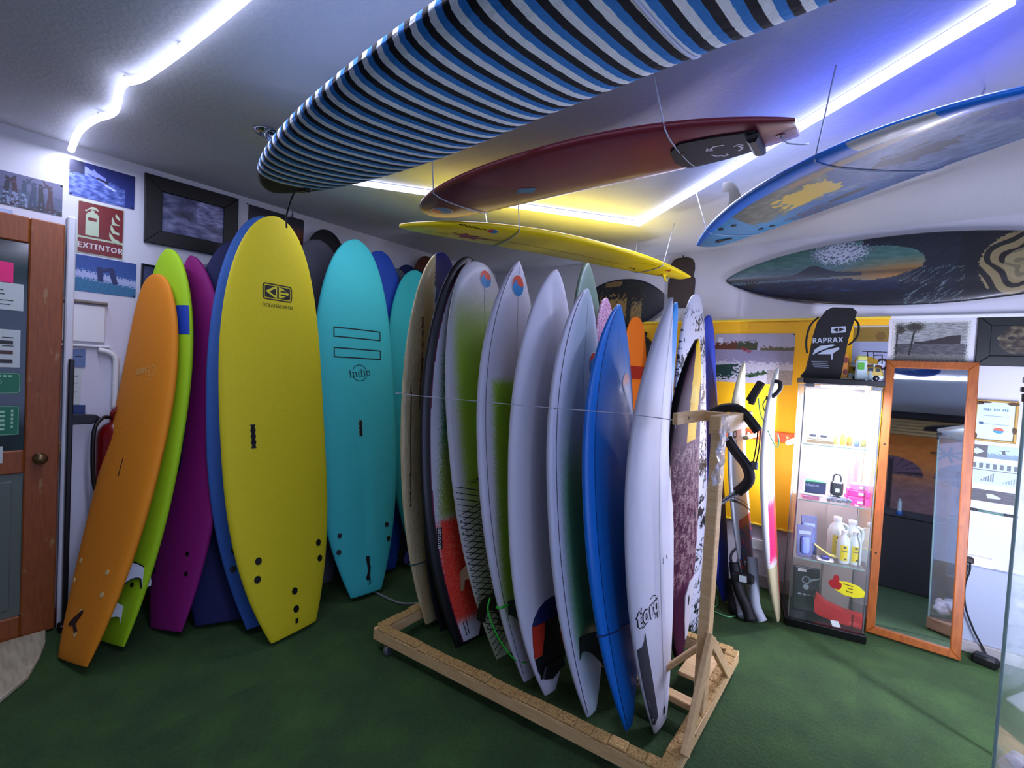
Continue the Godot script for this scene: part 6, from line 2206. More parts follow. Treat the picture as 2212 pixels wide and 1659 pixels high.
	obj("carton", st, M("carton_pink", Color(0.66, 0.34, 0.46), 0.5), t)
	t = thing("white_envelope", "white envelope resting on the small pink carton", "envelope", in_cab(0.088, 0.853, -0.075, -0.1))
	st = stool()
	add_prism(st, rect(0.125, 0.08, 0.012), Transform3D(Basis(Vector3.RIGHT, -PI / 2), V(0, 0.006, 0)), 0.012, 0.004)
	obj("envelope", st, M("carton_white", Color.WHITE), t)
	t = thing("blue_carton", "dark blue box with a green top edge on the white envelope", "box", in_cab(0.105, 0.866, -0.085, 0.05))
	st = stool()
	add_box(st, V(0, 0.036, 0), V(0.115, 0.07, 0.05), 0.002)
	obj("carton", st, M("carton_navy", Color(0.03, 0.09, 0.28), 0.4), t)
	st = stool()
	add_box(st, V(0, 0.075, 0), V(0.117, 0.009, 0.052), 0.002)
	obj("carton_lid", st, M("carton_green", Color(0.06, 0.42, 0.22), 0.4), t)
	letters("lettering", "Albatros", 0.020, M("bag_print", Color.WHITE), t, Transform3D(Basis.IDENTITY, V(-0.018, 0.052, 0.0256)))
	t = thing("key_safe", "black padlock-shaped key safe on the second shelf", "padlock", in_cab(0.225, 0.868, -0.09))
	st = stool()
	add_box(st, V(0, 0.045, 0), V(0.068, 0.09, 0.035), 0.010)
	obj("lock_body", st, M("lock_black", Color(0.014, 0.014, 0.016), 0.35), t)
	st = stool(true)
	add_tube(st, curve_pts([V(-0.02, 0.085, 0), V(-0.02, 0.115, 0), V(-0.011, 0.132, 0), V(0.011, 0.132, 0), V(0.02, 0.115, 0), V(0.02, 0.085, 0)], 0.006), 0.006, 8)
	obj("shackle", st, M("lock_black", Color.WHITE), t)
	st = stool()
	add_box(st, V(0.002, 0.035, 0.0182), V(0.022, 0.024, 0.001))
	obj("lock_label", st, M("paper", Color.WHITE), t)
	t = thing("foil_pack", "crumpled silver foil pack under the black key safe", "packet", in_cab(0.24, 0.829, -0.085))
	st = stool()
	var rn := RandomNumberGenerator.new()
	rn.seed = 5
	for k in 12:
		add_box(st, V(-0.05 + 0.010 * k, 0.018, rn.randf_range(-0.015, 0.015)), V(0.03, 0.03, 0.05), 0.006, Basis.from_euler(V(rn.randf_range(-0.5, 0.5), rn.randf_range(-0.6, 0.6), rn.randf_range(-0.5, 0.5))))
	obj("foil", st, M("foil", Color(0.75, 0.77, 0.80), 0.25, {"metallic": 0.9}), t)
	for k in 3:
		t = thing("pink_box", ["lowest of three neon pink boxes stacked on the second shelf", "middle one of three neon pink boxes on the second shelf", "small pale pink box on top of the neon pink stack"][k], "box", in_cab(0.335 + 0.004 * k, 0.829 + [0.0, 0.052, 0.092][k], -0.10, 0.04 - 0.05 * k))
		st = stool()
		add_box(st, V(0, [0.026, 0.02, 0.02][k], 0), [V(0.12, 0.050, 0.08), V(0.115, 0.038, 0.075), V(0.09, 0.038, 0.06)][k], 0.004)
		obj("carton", st, M(["neon_pink", "neon_pink", "soft_pink"][k], [Color(0.88, 0.02, 0.50), Color(0.88, 0.02, 0.50), Color(0.86, 0.45, 0.66)][k], 0.4), t)
		st = stool()
		add_box(st, V(0.01, 0.02, [0.0405, 0.038, 0.0305][k]), V(0.028, 0.016, 0.001))
		obj("carton_label", st, M("carton_white", Color.WHITE), t)
	# third shelf
	for k in 2:
		t = thing("blister_pack", ["blue blister pack at the front of the third shelf", "taller blue blister pack standing behind the front one"][k], "package", in_cab([0.075, 0.105][k], 0.449, [-0.06, -0.12][k], [0.25, 0.3][k]) * Transform3D(Basis(Vector3.RIGHT, -0.12), Vector3.ZERO))
		var hh: float = [0.20, 0.25][k]
		st = stool()
		add_prism(st, rect(0.095, hh, 0.006, V2(0, hh / 2)), Transform3D.IDENTITY, 0.006, 0.001)
		obj("card", st, M("card_blue", Color(0.06, 0.10, 0.42), 0.35), t)
		st = stool()
		add_prism(st, rect(0.05, hh * 0.55, 0.015, V2(0, hh * 0.36)), Transform3D(Basis.IDENTITY, V(0, 0, 0.010)), 0.018, 0.006)
		obj("blister", st, M("blister_pale", Color(0.30, 0.42, 0.74), 0.15), t)
		st = stool()
		add_box(st, V(0, hh * 0.76, 0.0036), V(0.07, 0.022, 0.001))
		add_box(st, V(0.025, hh * 0.4, 0.0036), V(0.012, hh * 0.4, 0.001))
		obj("print", st, M("print_pale_blue", Color(0.60, 0.68, 0.85), 0.5), t)
	t = thing("yellow_leaflet", "folded pale yellow leaflet lying across the third shelf", "leaflet", in_cab(0.20, 0.49, -0.08))
	st = stool()
	add_box(st, V(-0.03, 0.018, 0), V(0.10, 0.002, 0.05), 0.0, Basis(Vector3.BACK, -0.55))
	add_box(st, V(0.058, -0.012, 0), V(0.10, 0.002, 0.05), 0.0, Basis(Vector3.BACK, -0.10))
	obj("sheet", st, M("leaflet_yellow", Color(0.70, 0.66, 0.30), 0.6), t)
	t = thing("purple_packet", "small purple packet on a white card at the third shelf's front edge", "packet", in_cab(0.185, 0.449, -0.045))
	st = stool()
	add_prism(st, rect(0.09, 0.05, 0.014), Transform3D(Basis(Vector3.RIGHT, -PI / 2 + 0.3), V(0, 0.012, 0)), 0.004)
	obj("card", st, M("carton_white", Color.WHITE), t)
	st = stool()
	add_box(st, V(0, 0.022, 0), V(0.045, 0.02, 0.03), 0.005)
	obj("packet", st, M("packet_purple", Color(0.18, 0.14, 0.42), 0.4), t)
	for q in [["resin_jug", "large white jug with a yellow label, behind the small bottles", 0.262, -0.19, 0.26, 0.052], ["resin_jug", "large white jug nearest to the light tube on the third shelf", 0.345, -0.20, 0.25, 0.050], ["resin_bottle", "small white bottle with a yellow label in front of the first jug", 0.283, -0.085, 0.205, 0.036], ["resin_bottle", "small white bottle with a yellow label in front of the second jug", 0.345, -0.10, 0.205, 0.036]]:
		t = thing(q[0], q[1], "jug" if q[0] == "resin_jug" else "bottle", in_cab(q[2], 0.449, q[3], -0.05))
		var h: float = q[4]
		var r: float = q[5]
		st = stool(true)
		add_lathe(st, [V2(0, 0), V2(r * 0.92, 0), V2(r, 0.008), V2(r, h * 0.62), V2(r * 0.8, h * 0.76), V2(r * 0.42, h * 0.86), V2(r * 0.40, h * 0.92)], 22)
		obj("jug_body", st, M("jug_white", Color(0.72, 0.76, 0.72), 0.35), t)
		st = stool(true)
		add_lathe(st, [V2(r * 0.46, h * 0.9), V2(r * 0.46, h), V2(0, h)], 16)
		obj("cap", st, M("carton_white", Color.WHITE), t)
		st = stool(true)
		for k in 5:
			var a0 := 2.1 - k * 0.22
			var f := func(a: float, y: float) -> Vector3: return V(cos(a) * r * 1.015, y, sin(a) * r * 1.015)
			quad(st, f.call(a0, h * 0.10), f.call(a0 - 0.22, h * 0.10), f.call(a0 - 0.22, h * 0.58), f.call(a0, h * 0.58))
		obj("jug_label", st, M("jug_yellow", Color(0.76, 0.70, 0.04), 0.5), t)
		st = stool()
		add_box(st, V(0.004, h * 0.52, r * 1.02), V(0.014, 0.012, 0.002))
		add_box(st, V(0.004, h * 0.40, r * 1.02), V(0.030, 0.004, 0.002))
		add_box(st, V(0.010, h * 0.16, r * 1.02), V(0.012, 0.008, 0.002))
		obj("print", st, M("print_slate", Color.WHITE), t)
		if q[0] == "resin_jug":
			st = stool(true)
			add_tube(st, curve_pts([V(r * 0.4, h * 0.84, 0), V(r * 1.0, h * 0.80, 0), V(r * 1.15, h * 0.6, 0), V(r * 0.98, h * 0.45, 0)]), 0.009, 8)
			obj("jug_handle", st, M("jug_white", Color.WHITE), t)
	# bottom compartment
	t = thing("black_package", "black hanging package with a picture of a ring tool, on the cabinet floor", "package", in_cab(0.115, 0.056, -0.17, 0.15) * Transform3D(Basis(Vector3.RIGHT, -0.1), Vector3.ZERO))
	st = stool()
	add_box(st, V(0, 0.14, 0), V(0.15, 0.28, 0.03), 0.003)
	obj("carton", st, M("carton_black", Color(0.016, 0.016, 0.018), 0.3), t)
	st = stool()
	var ringp := ellipse(0.022, 0.022, 20, V2(-0.005, 0.20))
	for k in 20:
		add_bar(st, V(ringp[k].x, ringp[k].y, 0.0158), V(ringp[(k + 1) % 20].x, ringp[(k + 1) % 20].y, 0.0158), 0.007, 0.001, 0.0, Vector3.BACK)
	add_prism(st, poly([0.015, 0.205, 0.075, 0.225, 0.07, 0.215, 0.02, 0.192]), Transform3D(Basis.IDENTITY, V(0, 0, 0.0158)), 0.001)
	add_prism(st, ellipse(0.017, 0.017, 16, V2(-0.004, 0.155)), Transform3D(Basis.IDENTITY, V(0, 0, 0.0158)), 0.001)
	for k in 4:
		add_box(st, V(-0.04 + 0.028 * k, 0.105, 0.0158), V(0.020, 0.010, 0.001))
	obj("print", st, M("print_grey", Color(0.46, 0.52, 0.52), 0.5), t)
	st = stool()
	add_box(st, V(-0.03, 0.262, 0.0158), V(0.05, 0.02, 0.001))
	obj("label", st, M("carton_white", Color.WHITE), t)
	t = thing("red_fin_case", "long bright red padded case lying on the cabinet floor", "case", in_cab(0.285, 0.056, -0.12, -0.1))
	st = stool()
	add_prism(st, poly([-0.125, 0.03, -0.10, 0.015, 0.0, 0.0, 0.12, 0.0, 0.125, 0.075, 0.03, 0.078, -0.06, 0.10, -0.12, 0.145, -0.13, 0.10]), Transform3D.IDENTITY, 0.07, 0.018)
	obj("case_body", st, M("case_red", Color(0.66, 0.03, 0.04), 0.5), t)
	st = stool()
	add_prism(st, ellipse(0.028, 0.013, 14, V2(0.085, 0.022)), Transform3D(Basis.IDENTITY, V(0, 0, 0.0352)), 0.002)
	obj("case_logo", st, M("case_pink", Color(0.76, 0.22, 0.20), 0.5), t)
	t = thing("price_card", "small white card lying on the black cabinet base", "card", in_cab(0.262, 0.058, -0.03, 0.2))
	st = stool()
	add_box(st, V(0, 0.012, 0), V(0.045, 0.002, 0.045), 0.0, Basis(Vector3.RIGHT, 0.45))
	obj("card", st, M("paper", Color.WHITE), t)
	t = thing("price_bubble", "red thumb and yellow cloud price sign stuck on the cabinet glass", "sign", in_cab(0.295, 0.33, 0.003))
	st = stool()
	var cp := PackedVector2Array()
	for k in 40:
		var a := TAU * k / 40.0
		cp.append(V2(cos(a) * 0.078, sin(a) * 0.040) * (1.0 + 0.09 * absf(sin(a * 4.5))) + V2(0.018, -0.012))
	add_prism(st, cp, Transform3D(Basis(Vector3.BACK, -0.14), Vector3.ZERO), 0.003, 0.0)
	obj("cloud", st, M("sign_yellow", Color(0.78, 0.74, 0.02), 0.5), t)
	st = stool()
	add_prism(st, poly([-0.092, 0.0, -0.085, 0.022, -0.068, 0.028, -0.066, 0.052, -0.056, 0.062, -0.042, 0.058, -0.036, 0.040, -0.038, 0.022, -0.022, 0.012, -0.024, -0.012, -0.036, -0.028, -0.06, -0.026, -0.072, -0.024]), Transform3D(Basis.IDENTITY, V(0, 0, 0.003)), 0.003)
	obj("thumb", st, M("sign_thumb_red", Color(0.55, 0.03, 0.03), 0.5), t)
	st = stool()
	for q in [[0.01, 0.012, 0.05], [0.022, -0.008, 0.03], [0.018, -0.028, 0.035]]:
		add_box(st, V(q[0], q[1], 0.0022), V(q[2], 0.006, 0.001), 0.0, Basis(Vector3.BACK, -0.14))
	obj("handwriting", st, M("ink_olive", Color(0.36, 0.30, 0.02), 0.7), t)


# ---------------------------------------------------------------- mirror, hexagonal cabinet, what they show

func build_mirror() -> void:
	var tilt := atan2(0.225, 1.75)
	var t := thing("tall_mirror", "tall leaning mirror in an orange-brown wooden frame", "mirror", Transform3D(Basis(Vector3.RIGHT, -tilt), V(0.238, 0.015, -3.745)))
	var fw := wood("mirror_wood", Color(0.52, 0.26, 0.06), Color(0.62, 0.34, 0.09), 1.0, V2(30, 5), 0.45)
	var w := 0.44
	var h := 1.755
	var f := 0.046
	for s in [-1, 1]:
		var st := stool()
		add_prism(st, poly([s * w / 2, 0, s * w / 2, h, s * (w / 2 - f), h - f, s * (w / 2 - f), f]), Transform3D.IDENTITY, 0.03, 0.004)
		obj("frame_side", st, fw, t)
	var st := stool()
	add_prism(st, poly([-w / 2, h, w / 2, h, w / 2 - f, h - f, -w / 2 + f, h - f]), Transform3D.IDENTITY, 0.03, 0.004)
	obj("frame_top", st, fw, t)
	st = stool()
	add_prism(st, poly([-w / 2, 0, w / 2, 0, w / 2 - f, f, -w / 2 + f, f]), Transform3D.IDENTITY, 0.03, 0.004)
	obj("frame_bottom", st, fw, t)
	st = stool()
	add_box(st, V(0, h / 2, -0.005), V(w - 2 * f + 0.01, h - 2 * f + 0.01, 0.004))
	obj("mirror_glass", st, M("mirror_silver", Color(0.86, 0.88, 0.90), 0.02, {"metallic": 1.0}), t)
	st = stool()
	add_box(st, V(0, h / 2, -0.012), V(w - 0.01, h - 0.01, 0.006))
	obj("backing_board", st, M("hardboard", Color(0.30, 0.20, 0.12), 0.8), t)
	for y in [1.2, 0.5]:
		st = stool(true)
		add_lathe(st, [V2(0, 0), V2(0.006, 0), V2(0.004, 0.003), V2(0, 0.003)], 10, Transform3D(Basis(Vector3.RIGHT, PI / 2), V(-w / 2 + f / 2, y, 0.015)))
		obj("screw", st, M("screw_dark", Color.WHITE), t)


func build_right_end() -> void:
	# hexagonal glass cabinet: only its near corner reaches into view
	var c := V(0.80, 0, -2.47)
	var t := thing("hexagonal_cabinet", "tall hexagonal glass cabinet with an inner light, beside the wall with the certificate", "cabinet", Transform3D(Basis.IDENTITY, c))
	var hexp := PackedVector2Array()
	for k in 6:
		hexp.append(V2(cos(TAU * k / 6.0), sin(TAU * k / 6.0)) * 0.40)
	var up := Basis(Vector3.RIGHT, -PI / 2)
	var st := stool()
	add_prism(st, hexp, Transform3D(up, V(0, 0.05, 0)), 0.09, 0.008)
	obj("base", st, wood("base_wood", Color(0.50, 0.38, 0.28), Color(0.62, 0.48, 0.36), 1.0, V2(5, 30)), t)
	st = stool()
	add_prism(st, hexp, Transform3D(up, V(0, 1.62, 0)), 0.03, 0.006)
	obj("top", st, M("cabinet_pale", Color(0.70, 0.72, 0.72), 0.4), t)
	for k in 6:
		var a := hexp[k] * 0.97
		var b := hexp[(k + 1) % 6] * 0.97
		st = stool()
		add_bar(st, V(a.x, 0.85, -a.y), V(b.x, 0.85, -b.y), 0.005, 1.50)
		obj("pane", st, glass(), t)
		st = stool()
		add_box(st, V(a.x, 0.85, -a.y), V(0.010, 1.51, 0.010), 0.002)
		obj("corner_post", st, M("post_glass", Color(0.55, 0.68, 0.66), 0.2), t)
	for y in [0.45, 0.80, 1.18]:
		st = stool()
		var sh := PackedVector2Array()
		for q in hexp: sh.append(q * 0.93)
		add_prism(st, sh, Transform3D(up, V(0, y, 0)), 0.007)
		obj("shelf", st, glass(), t)
	st = stool()
	add_box(st, V(-0.385, 1.585, 0.0), V(0.035, 0.02, 0.03), 0.003)
	add_box(st, V(-0.392, 1.555, 0.0), V(0.014, 0.03, 0.02), 0.003)
	obj("hinge", st, M("hinge_grey", Color(0.22, 0.22, 0.25), 0.4), t)
	lamp_tube(t, V(0.0, 0.35, -0.20), V(0.0, 1.55, -0.20), V(-0.5, 0, -0.85), 4.0, 0.012)
	t = thing("wrapped_bundle", "bundle in crumpled clear wrap on the wooden base of the hexagonal cabinet", "bundle", Transform3D(Basis.IDENTITY, c + V(-0.28, 0.145, 0.02)))
	var cl := M("clear_plastic", Color(0.85, 0.86, 0.92, 0.30), 0.12)
	var rn := RandomNumberGenerator.new()
	rn.seed = 12
	st = stool()
	for k in 8:
		add_box(st, V(rn.randf_range(-0.05, 0.05), rn.randf_range(0.03, 0.09), rn.randf_range(-0.06, 0.06)), V(0.07, 0.05, 0.08), 0.01, Basis.from_euler(V(rn.randf() * 3, rn.randf() * 3, rn.randf() * 3)))
	obj("wrap", st, cl, t)
	st = stool()
	add_box(st, V(0, 0.05, 0), V(0.07, 0.07, 0.08), 0.015)
	obj("content", st, M("bundle_tan", Color(0.45, 0.38, 0.34), 0.6), t)
	t = thing("white_tray", "white tray edge low in the hexagonal cabinet", "tray", Transform3D(Basis.IDENTITY, c + V(-0.12, 0.807, -0.05)))
	st = stool()
	add_box(st, V(0, 0.02, 0), V(0.14, 0.012, 0.16), 0.004)
	add_box(st, V(-0.068, 0.03, 0), V(0.006, 0.03, 0.16), 0.002)
	add_box(st, V(0.068, 0.03, 0), V(0.006, 0.03, 0.16), 0.002)
	obj("tray", st, M("carton_white", Color.WHITE), t)


func sling_at(label: String, pts: Array, r := 0.0022) -> void:
	var st := stool(true)
	add_tube(st, curve_pts(pts, 0.03), r, 6)
	tag(obj("hanging_rope", st, M("rope_white", Color.WHITE)), label, "rope")


func build_ceiling_boards() -> void:
	var n := noise(111, 1.0, 3)
	# striped knitted board sock
	var b := shape(0.472, 2.136, 0.599, 0.593, 2.752, 0.609, 0.122, -0.021, 0.088, 0.171)
	var m := bd_paint("striped_sock", b, 2.374, func(xn: float, x: float, y: float, deck: bool) -> Color:
		var k := n.get_noise_2d(x * 260.0, y * 300.0)
		if y > 2.125 + 0.01 * cos(x * 8.0): return Color(0.012, 0.012, 0.014)
		var s := fposmod((y - 0.906) / 0.0642 + 0.165 + 0.02 * k, 1.0)
		if s < 0.33: return Color(0.030, 0.040, 0.075)
		if s < 0.66: return Color(0.14, 0.48, 0.78) + Color(0.05, 0.06, 0.06) * k
		return Color(0.88, 0.91, 0.93) + Color(0.07, 0.1, 0.1) * k, 0.95, 128, 2048)
	m.heightmap_enabled = true
	m.heightmap_texture = fine_noise
	m.heightmap_scale = 0.25
	m.uv1_scale = Vector3(1, 1, 1)
	var bt := board("striped_board_sock", "board in a blue, black and white striped knitted sock slung under the ceiling", "board sock", V(0.07, 2.417, -0.95), V(-2.301, 2.324, -1.0), b, m, "", true)
	var blk := M("black_plastic", Color(0.012, 0.012, 0.014), 0.45)
	ribbon(bt, "hem_seam", straight(V2(-0.17, 2.115), V2(0.17, 2.115), 16), 0.007, blk)
	var st := stool(true)
	var tf: Transform3D = bt[0].transform
	var inv := tf.affine_inverse()
	add_tube(st, curve_pts([bd_xy(b, -0.03, 2.10, 0.004)[0], bd_xy(b, -0.03, 2.17, 0.004)[0], bd_xy(b, -0.035, 2.25, 0.006)[0], inv * V(-2.255, 2.235, -1.045), inv * V(-2.262, 2.17, -1.05)]), 0.004, 6)
	add_tube(st, curve_pts([inv * V(-2.252, 2.255, -1.045), inv * V(-2.21, 2.245, -1.05), inv * V(-2.215, 2.215, -1.05), inv * V(-2.25, 2.22, -1.045)]), 0.0035, 6)
	add_box(st, bd_xy(b, -0.03, 2.115, 0.006)[0], V(0.03, 0.02, 0.02), 0.005)
	obj("drawcord", st, blk, bt[0])
	sling(bt, 0.21, "white rope looped under the striped board sock", 0.12, 0.004)
	# maroon board with a black pad
	b = shape(0.507, 2.436, 0.373, 0.282, 2.392, 0.55, 0.071, 0.061, 0.04, 0.094)
	bt = board("maroon_board", "maroon board with a black tail pad slung under the ceiling strip light", "surfboard", V(-0.275, 2.469, -1.822), V(-2.046, 2.466, -1.741), b, glossy(M("resin_maroon", Color(0.44, 0.11, 0.16), 0.22)), "boards slung under the ceiling", true)
	ribbon(bt, "stringer", straight(V2(0.02, 1.6), V2(0.02, 0.4), 40), 0.0022, M("line_maroon", Color(0.5, 0.2, 0.2), 0.5))
	disc_logo(bt, 0.029, 1.653, 0.065, 0.055)
	bt[0].get_child(bt[0].get_child_count() - 1)
	deco(bt, "wax_sticker", poly([-0.026, 1.195, 0.025, 1.145, -0.02, 1.075, -0.075, 1.12]), M("sticker_sky_blue", Color(0.24, 0.50, 0.62), 0.5), 0.0014)
	var pad := M("pad_black", Color(0.012, 0.012, 0.014), 0.55)
	deco(bt, "tail_pad", poly([-0.185, 0.385, -0.165, 0.41, -0.06, 0.43, 0.06, 0.41, 0.115, 0.36, 0.11, 0.25, 0.085, 0.115, -0.085, 0.115, -0.15, 0.25]), M("pad_grey_black", Color(0.035, 0.035, 0.045), 0.7), 0.006)
	st = stool()
	add_prism(st, poly([-0.09, 0.105, 0.09, 0.105, 0.08, 0.145, -0.08, 0.145]), Transform3D(Basis.IDENTITY, V(0, 0, bd_xy(b, 0, 0.12, 0.014)[0].z)), 0.035, 0.010)
	obj("pad_kick", st, pad, bt[0])
	var wl := M("print_white", Color(0.80, 0.80, 0.84), 0.3)
	for k in 3:
		var a := TAU * k / 3.0 + 0.4
		var cx := V2(-0.02, 0.235)
		var p0 := cx + V2(0.055, 0).rotated(a - 0.55)
		var p1 := cx + V2(0.062, 0).rotated(a)
		var p2 := cx + V2(0.055, 0).rotated(a + 0.45)
		ribbon(bt, "arrow_print", straight(p0, p1, 5) + straight(p1, p2, 5), 0.008, wl, true, 0.0072)
		ribbon(bt, "arrow_print", [p2 + V2(0.016, 0.0).rotated(a), p2 + V2(0, 0.016).rotated(a), p2 - V2(0.016, 0).rotated(a)], 0.007, wl, true, 0.0072)
	deco(bt, "pad_label", rect(0.03, 0.018, 0.003, V2(0.02, 0.375)), M("plate_grey", Color(0.20, 0.20, 0.22), 0.5), 0.0072)
	plugs(bt, [V2(0, 0.05)], 0.013, M("leash_ring", Color(0.5, 0.36, 0.36), 0.4), "leash_plug")
	tf = bt[0].transform
	st = stool(true)
	add_tube(st, curve_pts([V(0, 0.05, bd_rock(b, 0.03) + 0.02), V(-0.01, 0.03, 0.08), V(-0.03, -0.02, 0.09), V(-0.045, -0.03, 0.085)]), 0.003, 6)
	obj("leash_string", st, M("rope_white", Color.WHITE), bt[0])
	sling(bt, 0.86, "white rope under the nose of the maroon board", 0.0)
	sling(bt, 0.215, "white rope looped under the black tail pad of the maroon board", 0.05)
	# yellow board
	b = shape(0.528, 2.174, 0.694, 0.249, 2.007, 0.497, 0.064, 0.072, 0.04, 0.03)
	bt = board("yellow_hung_board", "glossy yellow board with a red splash slung in front of the back wall", "surfboard", V(-1.219, 2.372, -3.578), V(-2.186, 2.406, -1.644), b, glossy(M("resin_yellow", Color(0.95, 0.84, 0.01), 0.2)), "boards slung under the ceiling", true)
	ribbon(bt, "stringer", straight(V2(0.0, 2.02), V2(0.0, 0.6), 40), 0.004, M("line_rust", Color(0.40, 0.18, 0.02), 0.5))
	disc_logo(bt, 0.157, 1.655, 0.028, 0.034)
	deco(bt, "red_splash", poly([0.045, 1.87, 0.03, 1.80, 0.065, 1.78, 0.02, 1.75, 0.04, 1.68, -0.005, 1.70, -0.02, 1.52, -0.035, 1.68, -0.07, 1.69, -0.045, 1.74, -0.06, 1.79, -0.015, 1.79]), M("splash_red", Color(0.62, 0.10, 0.01), 0.4), 0.0012)
	var wave := []
	for i in 30:
		wave.append(V2(0.165 + 0.006 * sin(i * 1.3) + 0.003 * sin(i * 0.5), 1.86 - 0.0055 * i))
	ribbon(bt, "script_line", wave, 0.007, M("script_brown", Color(0.10, 0.07, 0.01), 0.5))
	deco(bt, "red_triangle", poly([0.085, 0.285, 0.125, 0.26, 0.09, 0.235]), M("splash_red", Color.WHITE), 0.0014)
	ribbon(bt, "pad_outline", [V2(-0.12, 0.60), V2(0.0, 0.66), V2(0.12, 0.56), V2(0.14, 0.42), V2(0.05, 0.36), V2(-0.10, 0.40)], 0.003, M("line_rust", Color.WHITE))
	plugs(bt, [V2(-0.035, 0.495), V2(-0.035, 0.46)], 0.010, M("plug_olive", Color(0.28, 0.22, 0.02), 0.4))
	fin(bt, 0.0, 0.22, 0.05, M("resin_yellow", Color.WHITE), "keel", true)
	sling(bt, 0.70, "white rope under the nose end of the hanging yellow board", 0.05)
	sling(bt, 0.17, "white rope under the tail end of the hanging yellow board", -0.05)
	# big blue painted board
	b = shape(0.567, 2.304, 0.385, 0.272, 2.047, 0.553, 0.07, 0.071, 0.042, -0.078)
	m = bd_paint("seascape", b, 1.739, func(xn: float, x: float, y: float, deck: bool) -> Color:
		var k := n.get_noise_2d(x * 18.0, y * 9.0)
		var k2 := n.get_noise_2d(x * 90.0 + 20.0, y * 30.0)
		var rail := Color(0.04, 0.48, 0.90)
		if not deck: return rail if absf(xn) > 0.75 else Color(0.60, 0.62, 0.68).lerp(Color(0.20, 0.22, 0.80), smoothstep(0.75, 1.1, y))  # invented violet on the unseen upper face, to bounce tint onto the ceiling
		if xn < -0.80: return Color(0.78, 0.80, 0.80) if y > 1.25 and y < 1.50 else rail
		var c := Color(0.14, 0.52, 0.70).lerp(Color(0.10, 0.36, 0.58), smoothstep(0.4, 0.8, y)) + Color(0.5, 0.8, 1.0) * k2 * 0.08
		var yy := y + 0.5 * x
		if yy > 0.42 and yy < 1.08 and x < 0.03 + 0.08 * k and x > -0.21: c = Color(0.34, 0.40, 0.36) + Color(1, 1, 0.8) * k * 0.15
		if yy > 0.66 + 0.1 * k and yy < 0.98 + 0.06 * k and x > -0.13 + 0.04 * k and x < 0.02: c = Color(0.80, 0.68, 0.15)
		if yy > 0.96 + 0.05 * k: c = Color(0.08, 0.30, 0.54) + Color(0.5, 0.8, 1.0) * k2 * 0.14
		if y > 1.10 and y < 1.62 and x > -0.16 + 0.1 * k and x < 0.20: c = Color(0.32, 0.42, 0.60) + Color(1, 1, 1) * k * 0.16
		if V2((x + 0.03) / 0.06, (y - 1.28) / 0.12).length() < 1.0 + k: c = Color(0.11, 0.17, 0.28)
		if y > 1.55 + 0.1 * k: c = Color(0.07, 0.24, 0.56) + Color(0.6, 0.8, 1.0) * maxf(0, k2) * 0.22
		if absf(x - 0.10 - 0.25 * (y - 1.1) + 0.05 * k) < 0.010 and y > 0.75 and y < 1.5: c = Color(0.34, 0.48, 0.60)
		if x < -0.17 and x > -0.205 and y > 0.9 and y < 1.6: c = Color(0.52, 0.46, 0.34)
		if x > 0.10 and y > 0.5 and y < 0.75 and k2 > 0.05: c = Color(0.34, 0.14, 0.12)
		if V2((x - 0.12) / 0.02, (y - 0.86) / 0.10).length() < 1.0: c = Color(0.05, 0.12, 0.16)
		return c, 0.25, 256, 1000)
	bt = board("seascape_board", "big blue board with a painted seascape, slung over the mural board", "surfboard", V(-0.875, 2.417, -2.929), V(0.397, 2.391, -1.744), b, glossy(m), "boards slung under the ceiling", true)
	plugs(bt, [V2(-0.132, 0.34), V2(-0.105, 0.41), V2(0.075, 0.373), V2(0.106, 0.421)], 0.013, M("plug_black", Color(0.01, 0.01, 0.01), 0.5))
	deco(bt, "leash_loop", poly([-0.035, 0.13, -0.005, 0.12, 0.0, 0.16, 0.028, 0.20, 0.012, 0.215, -0.02, 0.18, -0.04, 0.175]), M("plug_black", Color.WHITE), 0.004)
	fin(bt, -0.16, 0.55, 0.15, M("fin_black", Color(0.012, 0.012, 0.015), 0.4))
	sling(bt, 0.645, "pale rope looped under the middle of the seascape board", 0.10)
	sling(bt, 0.15, "thin pale rope at the tail of the seascape board", -0.10, 0.0018)
	# chromed spotlight, switched off
	var t := thing("ceiling_spotlight", "small chromed ceiling spotlight beside the black tip of the striped sock", "spotlight", Transform3D(Basis.IDENTITY, V(-2.395, 2.64, -0.99)))
	var chrome := M("chrome", Color(0.75, 0.77, 0.80), 0.12, {"metallic": 1.0})
	st = stool(true)
	add_lathe(st, [V2(0.0, -0.022), V2(0.035, -0.02), V2(0.048, -0.008), V2(0.05, 0.0), V2(0, 0.0)], 20)
	obj("rose", st, chrome, t)
	st = stool(true)
	add_lathe(st, [V2(0, -0.03), V2(0.020, -0.028), V2(0.030, 0.0), V2(0.036, 0.03), V2(0.038, 0.05), V2(0.034, 0.05), V2(0.028, 0.02), V2(0, 0.0)], 20, Transform3D(Basis(Vector3.FORWARD, 2.2), V(0.055, -0.03, 0.0)))
	obj("lamp_head", st, chrome, t)


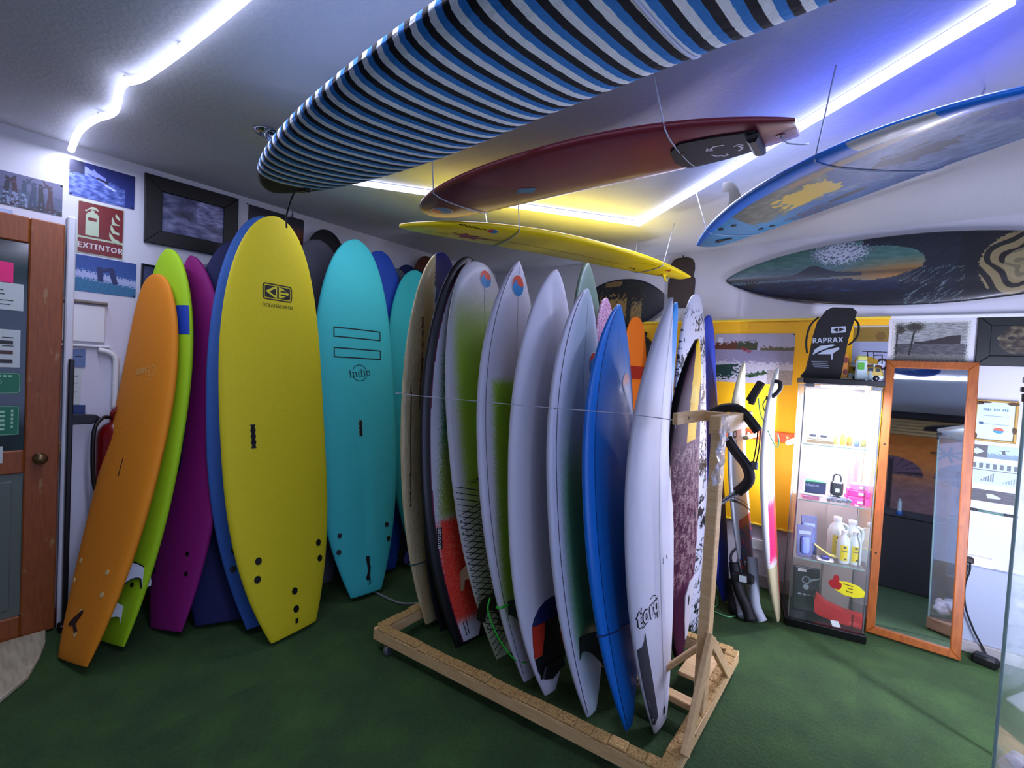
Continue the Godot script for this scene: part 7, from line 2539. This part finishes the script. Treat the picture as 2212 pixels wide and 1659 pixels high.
func build_behind() -> void:
	board("hung_navy_board", "dark blue board hanging over the counter, seen at the top of the tall mirror", "surfboard", V(0.52, 2.36, 0.95), V(2.0, 2.36, 1.0), shape(0.5, 2.3, 0.5, 0.5, 2.2, 0.5, 0.08, 0.05, 0.05, 0.0), foam("foam_deepnavy", Color(0.012, 0.03, 0.10)), "", true)
	# the shop behind the camera, seen only in the mirror
	var t := thing("black_counter", "black shop counter seen in the tall mirror", "counter")
	var st := stool()
	add_box(st, V(0.95, 0.52, 1.65), V(1.64, 1.03, 0.5), 0.006)
	obj("counter_body", st, M("counter_black", Color(0.014, 0.016, 0.02), 0.5), t)
	st = stool()
	add_box(st, V(0.95, 1.05, 1.65), V(1.68, 0.03, 0.54), 0.006)
	obj("counter_top", st, M("counter_top", Color(0.10, 0.11, 0.12), 0.4), t)
	t = thing("slatted_canopy", "dark beam over pale wooden slats seen in the tall mirror", "canopy")
	st = stool()
	add_box(st, V(0.75, 2.585, 1.42), V(2.5, 0.10, 0.10), 0.006)
	obj("beam", st, M("beam_dark", Color(0.06, 0.025, 0.05), 0.5), t)
	var sl := wood("slat_wood", Color(0.55, 0.45, 0.26), Color(0.66, 0.56, 0.34), 1.0, V2(4, 40))
	for k in 5:
		st = stool()
		add_box(st, V(0.75, 2.51 - 0.05 * k, 1.44), V(2.5, 0.043, 0.02), 0.004)
		obj("slat", st, sl, t)
	var n := noise(121, 1.0, 3)
	picture("beach_mural", "orange beach mural with a palm and a parasol hut, seen in the tall mirror", "mural", Transform3D(Basis(Vector3.UP, PI), V(0.75, 1.78, 1.95)), 2.5, 1.2, img(256, 128, func(u: float, v: float) -> Color:
		var k := n.get_noise_2d(u * 12.0, v * 12.0)
		var c := Color(0.86, 0.50, 0.12).lerp(Color(0.50, 0.36, 0.34), smoothstep(0.25, 0.8, v)) + Color(1, 1, 1) * k * 0.06
		for x in [0.35, 0.72]:
			var q := V2((u - x) / 0.16, (v - 0.52) / 0.22)
			if q.length() < 1.0 and v < 0.55: c = Color(0.42, 0.30, 0.36) if fmod(atan2(q.y, q.x) * 3.0 + 9.0, 1.0) > 0.12 else Color(0.16, 0.08, 0.05)
			if absf(u - x) < 0.012 and v > 0.34: c = Color(0.14, 0.08, 0.06)
			for i in 7:
				var a := i * 0.9
				if seg_dist(V2(u * 2.1, v), V2((x + 0.1) * 2.1, 0.2), V2((x + 0.1) * 2.1 + 0.16 * cos(a), 0.2 + 0.10 * sin(a))) < 0.012: c = Color(0.20, 0.10, 0.04)
		return c), 0.0, null, 0.6)
	t = thing("pump_bottle", "white bottle with a blue collar on the black counter in the mirror", "bottle", Transform3D(Basis.IDENTITY, V(0.33, 1.065, 1.5)))
	st = stool(true)
	add_lathe(st, [V2(0, 0), V2(0.035, 0), V2(0.038, 0.01), V2(0.038, 0.05), V2(0.030, 0.06)], 18)
	obj("collar", st, M("collar_blue", Color(0.02, 0.35, 0.66), 0.4), t)
	st = stool(true)
	add_lathe(st, [V2(0.026, 0.055), V2(0.024, 0.20), V2(0.012, 0.22), V2(0.010, 0.25), V2(0, 0.25)], 18)
	obj("bottle_body", st, M("bottle_white", Color.WHITE), t)
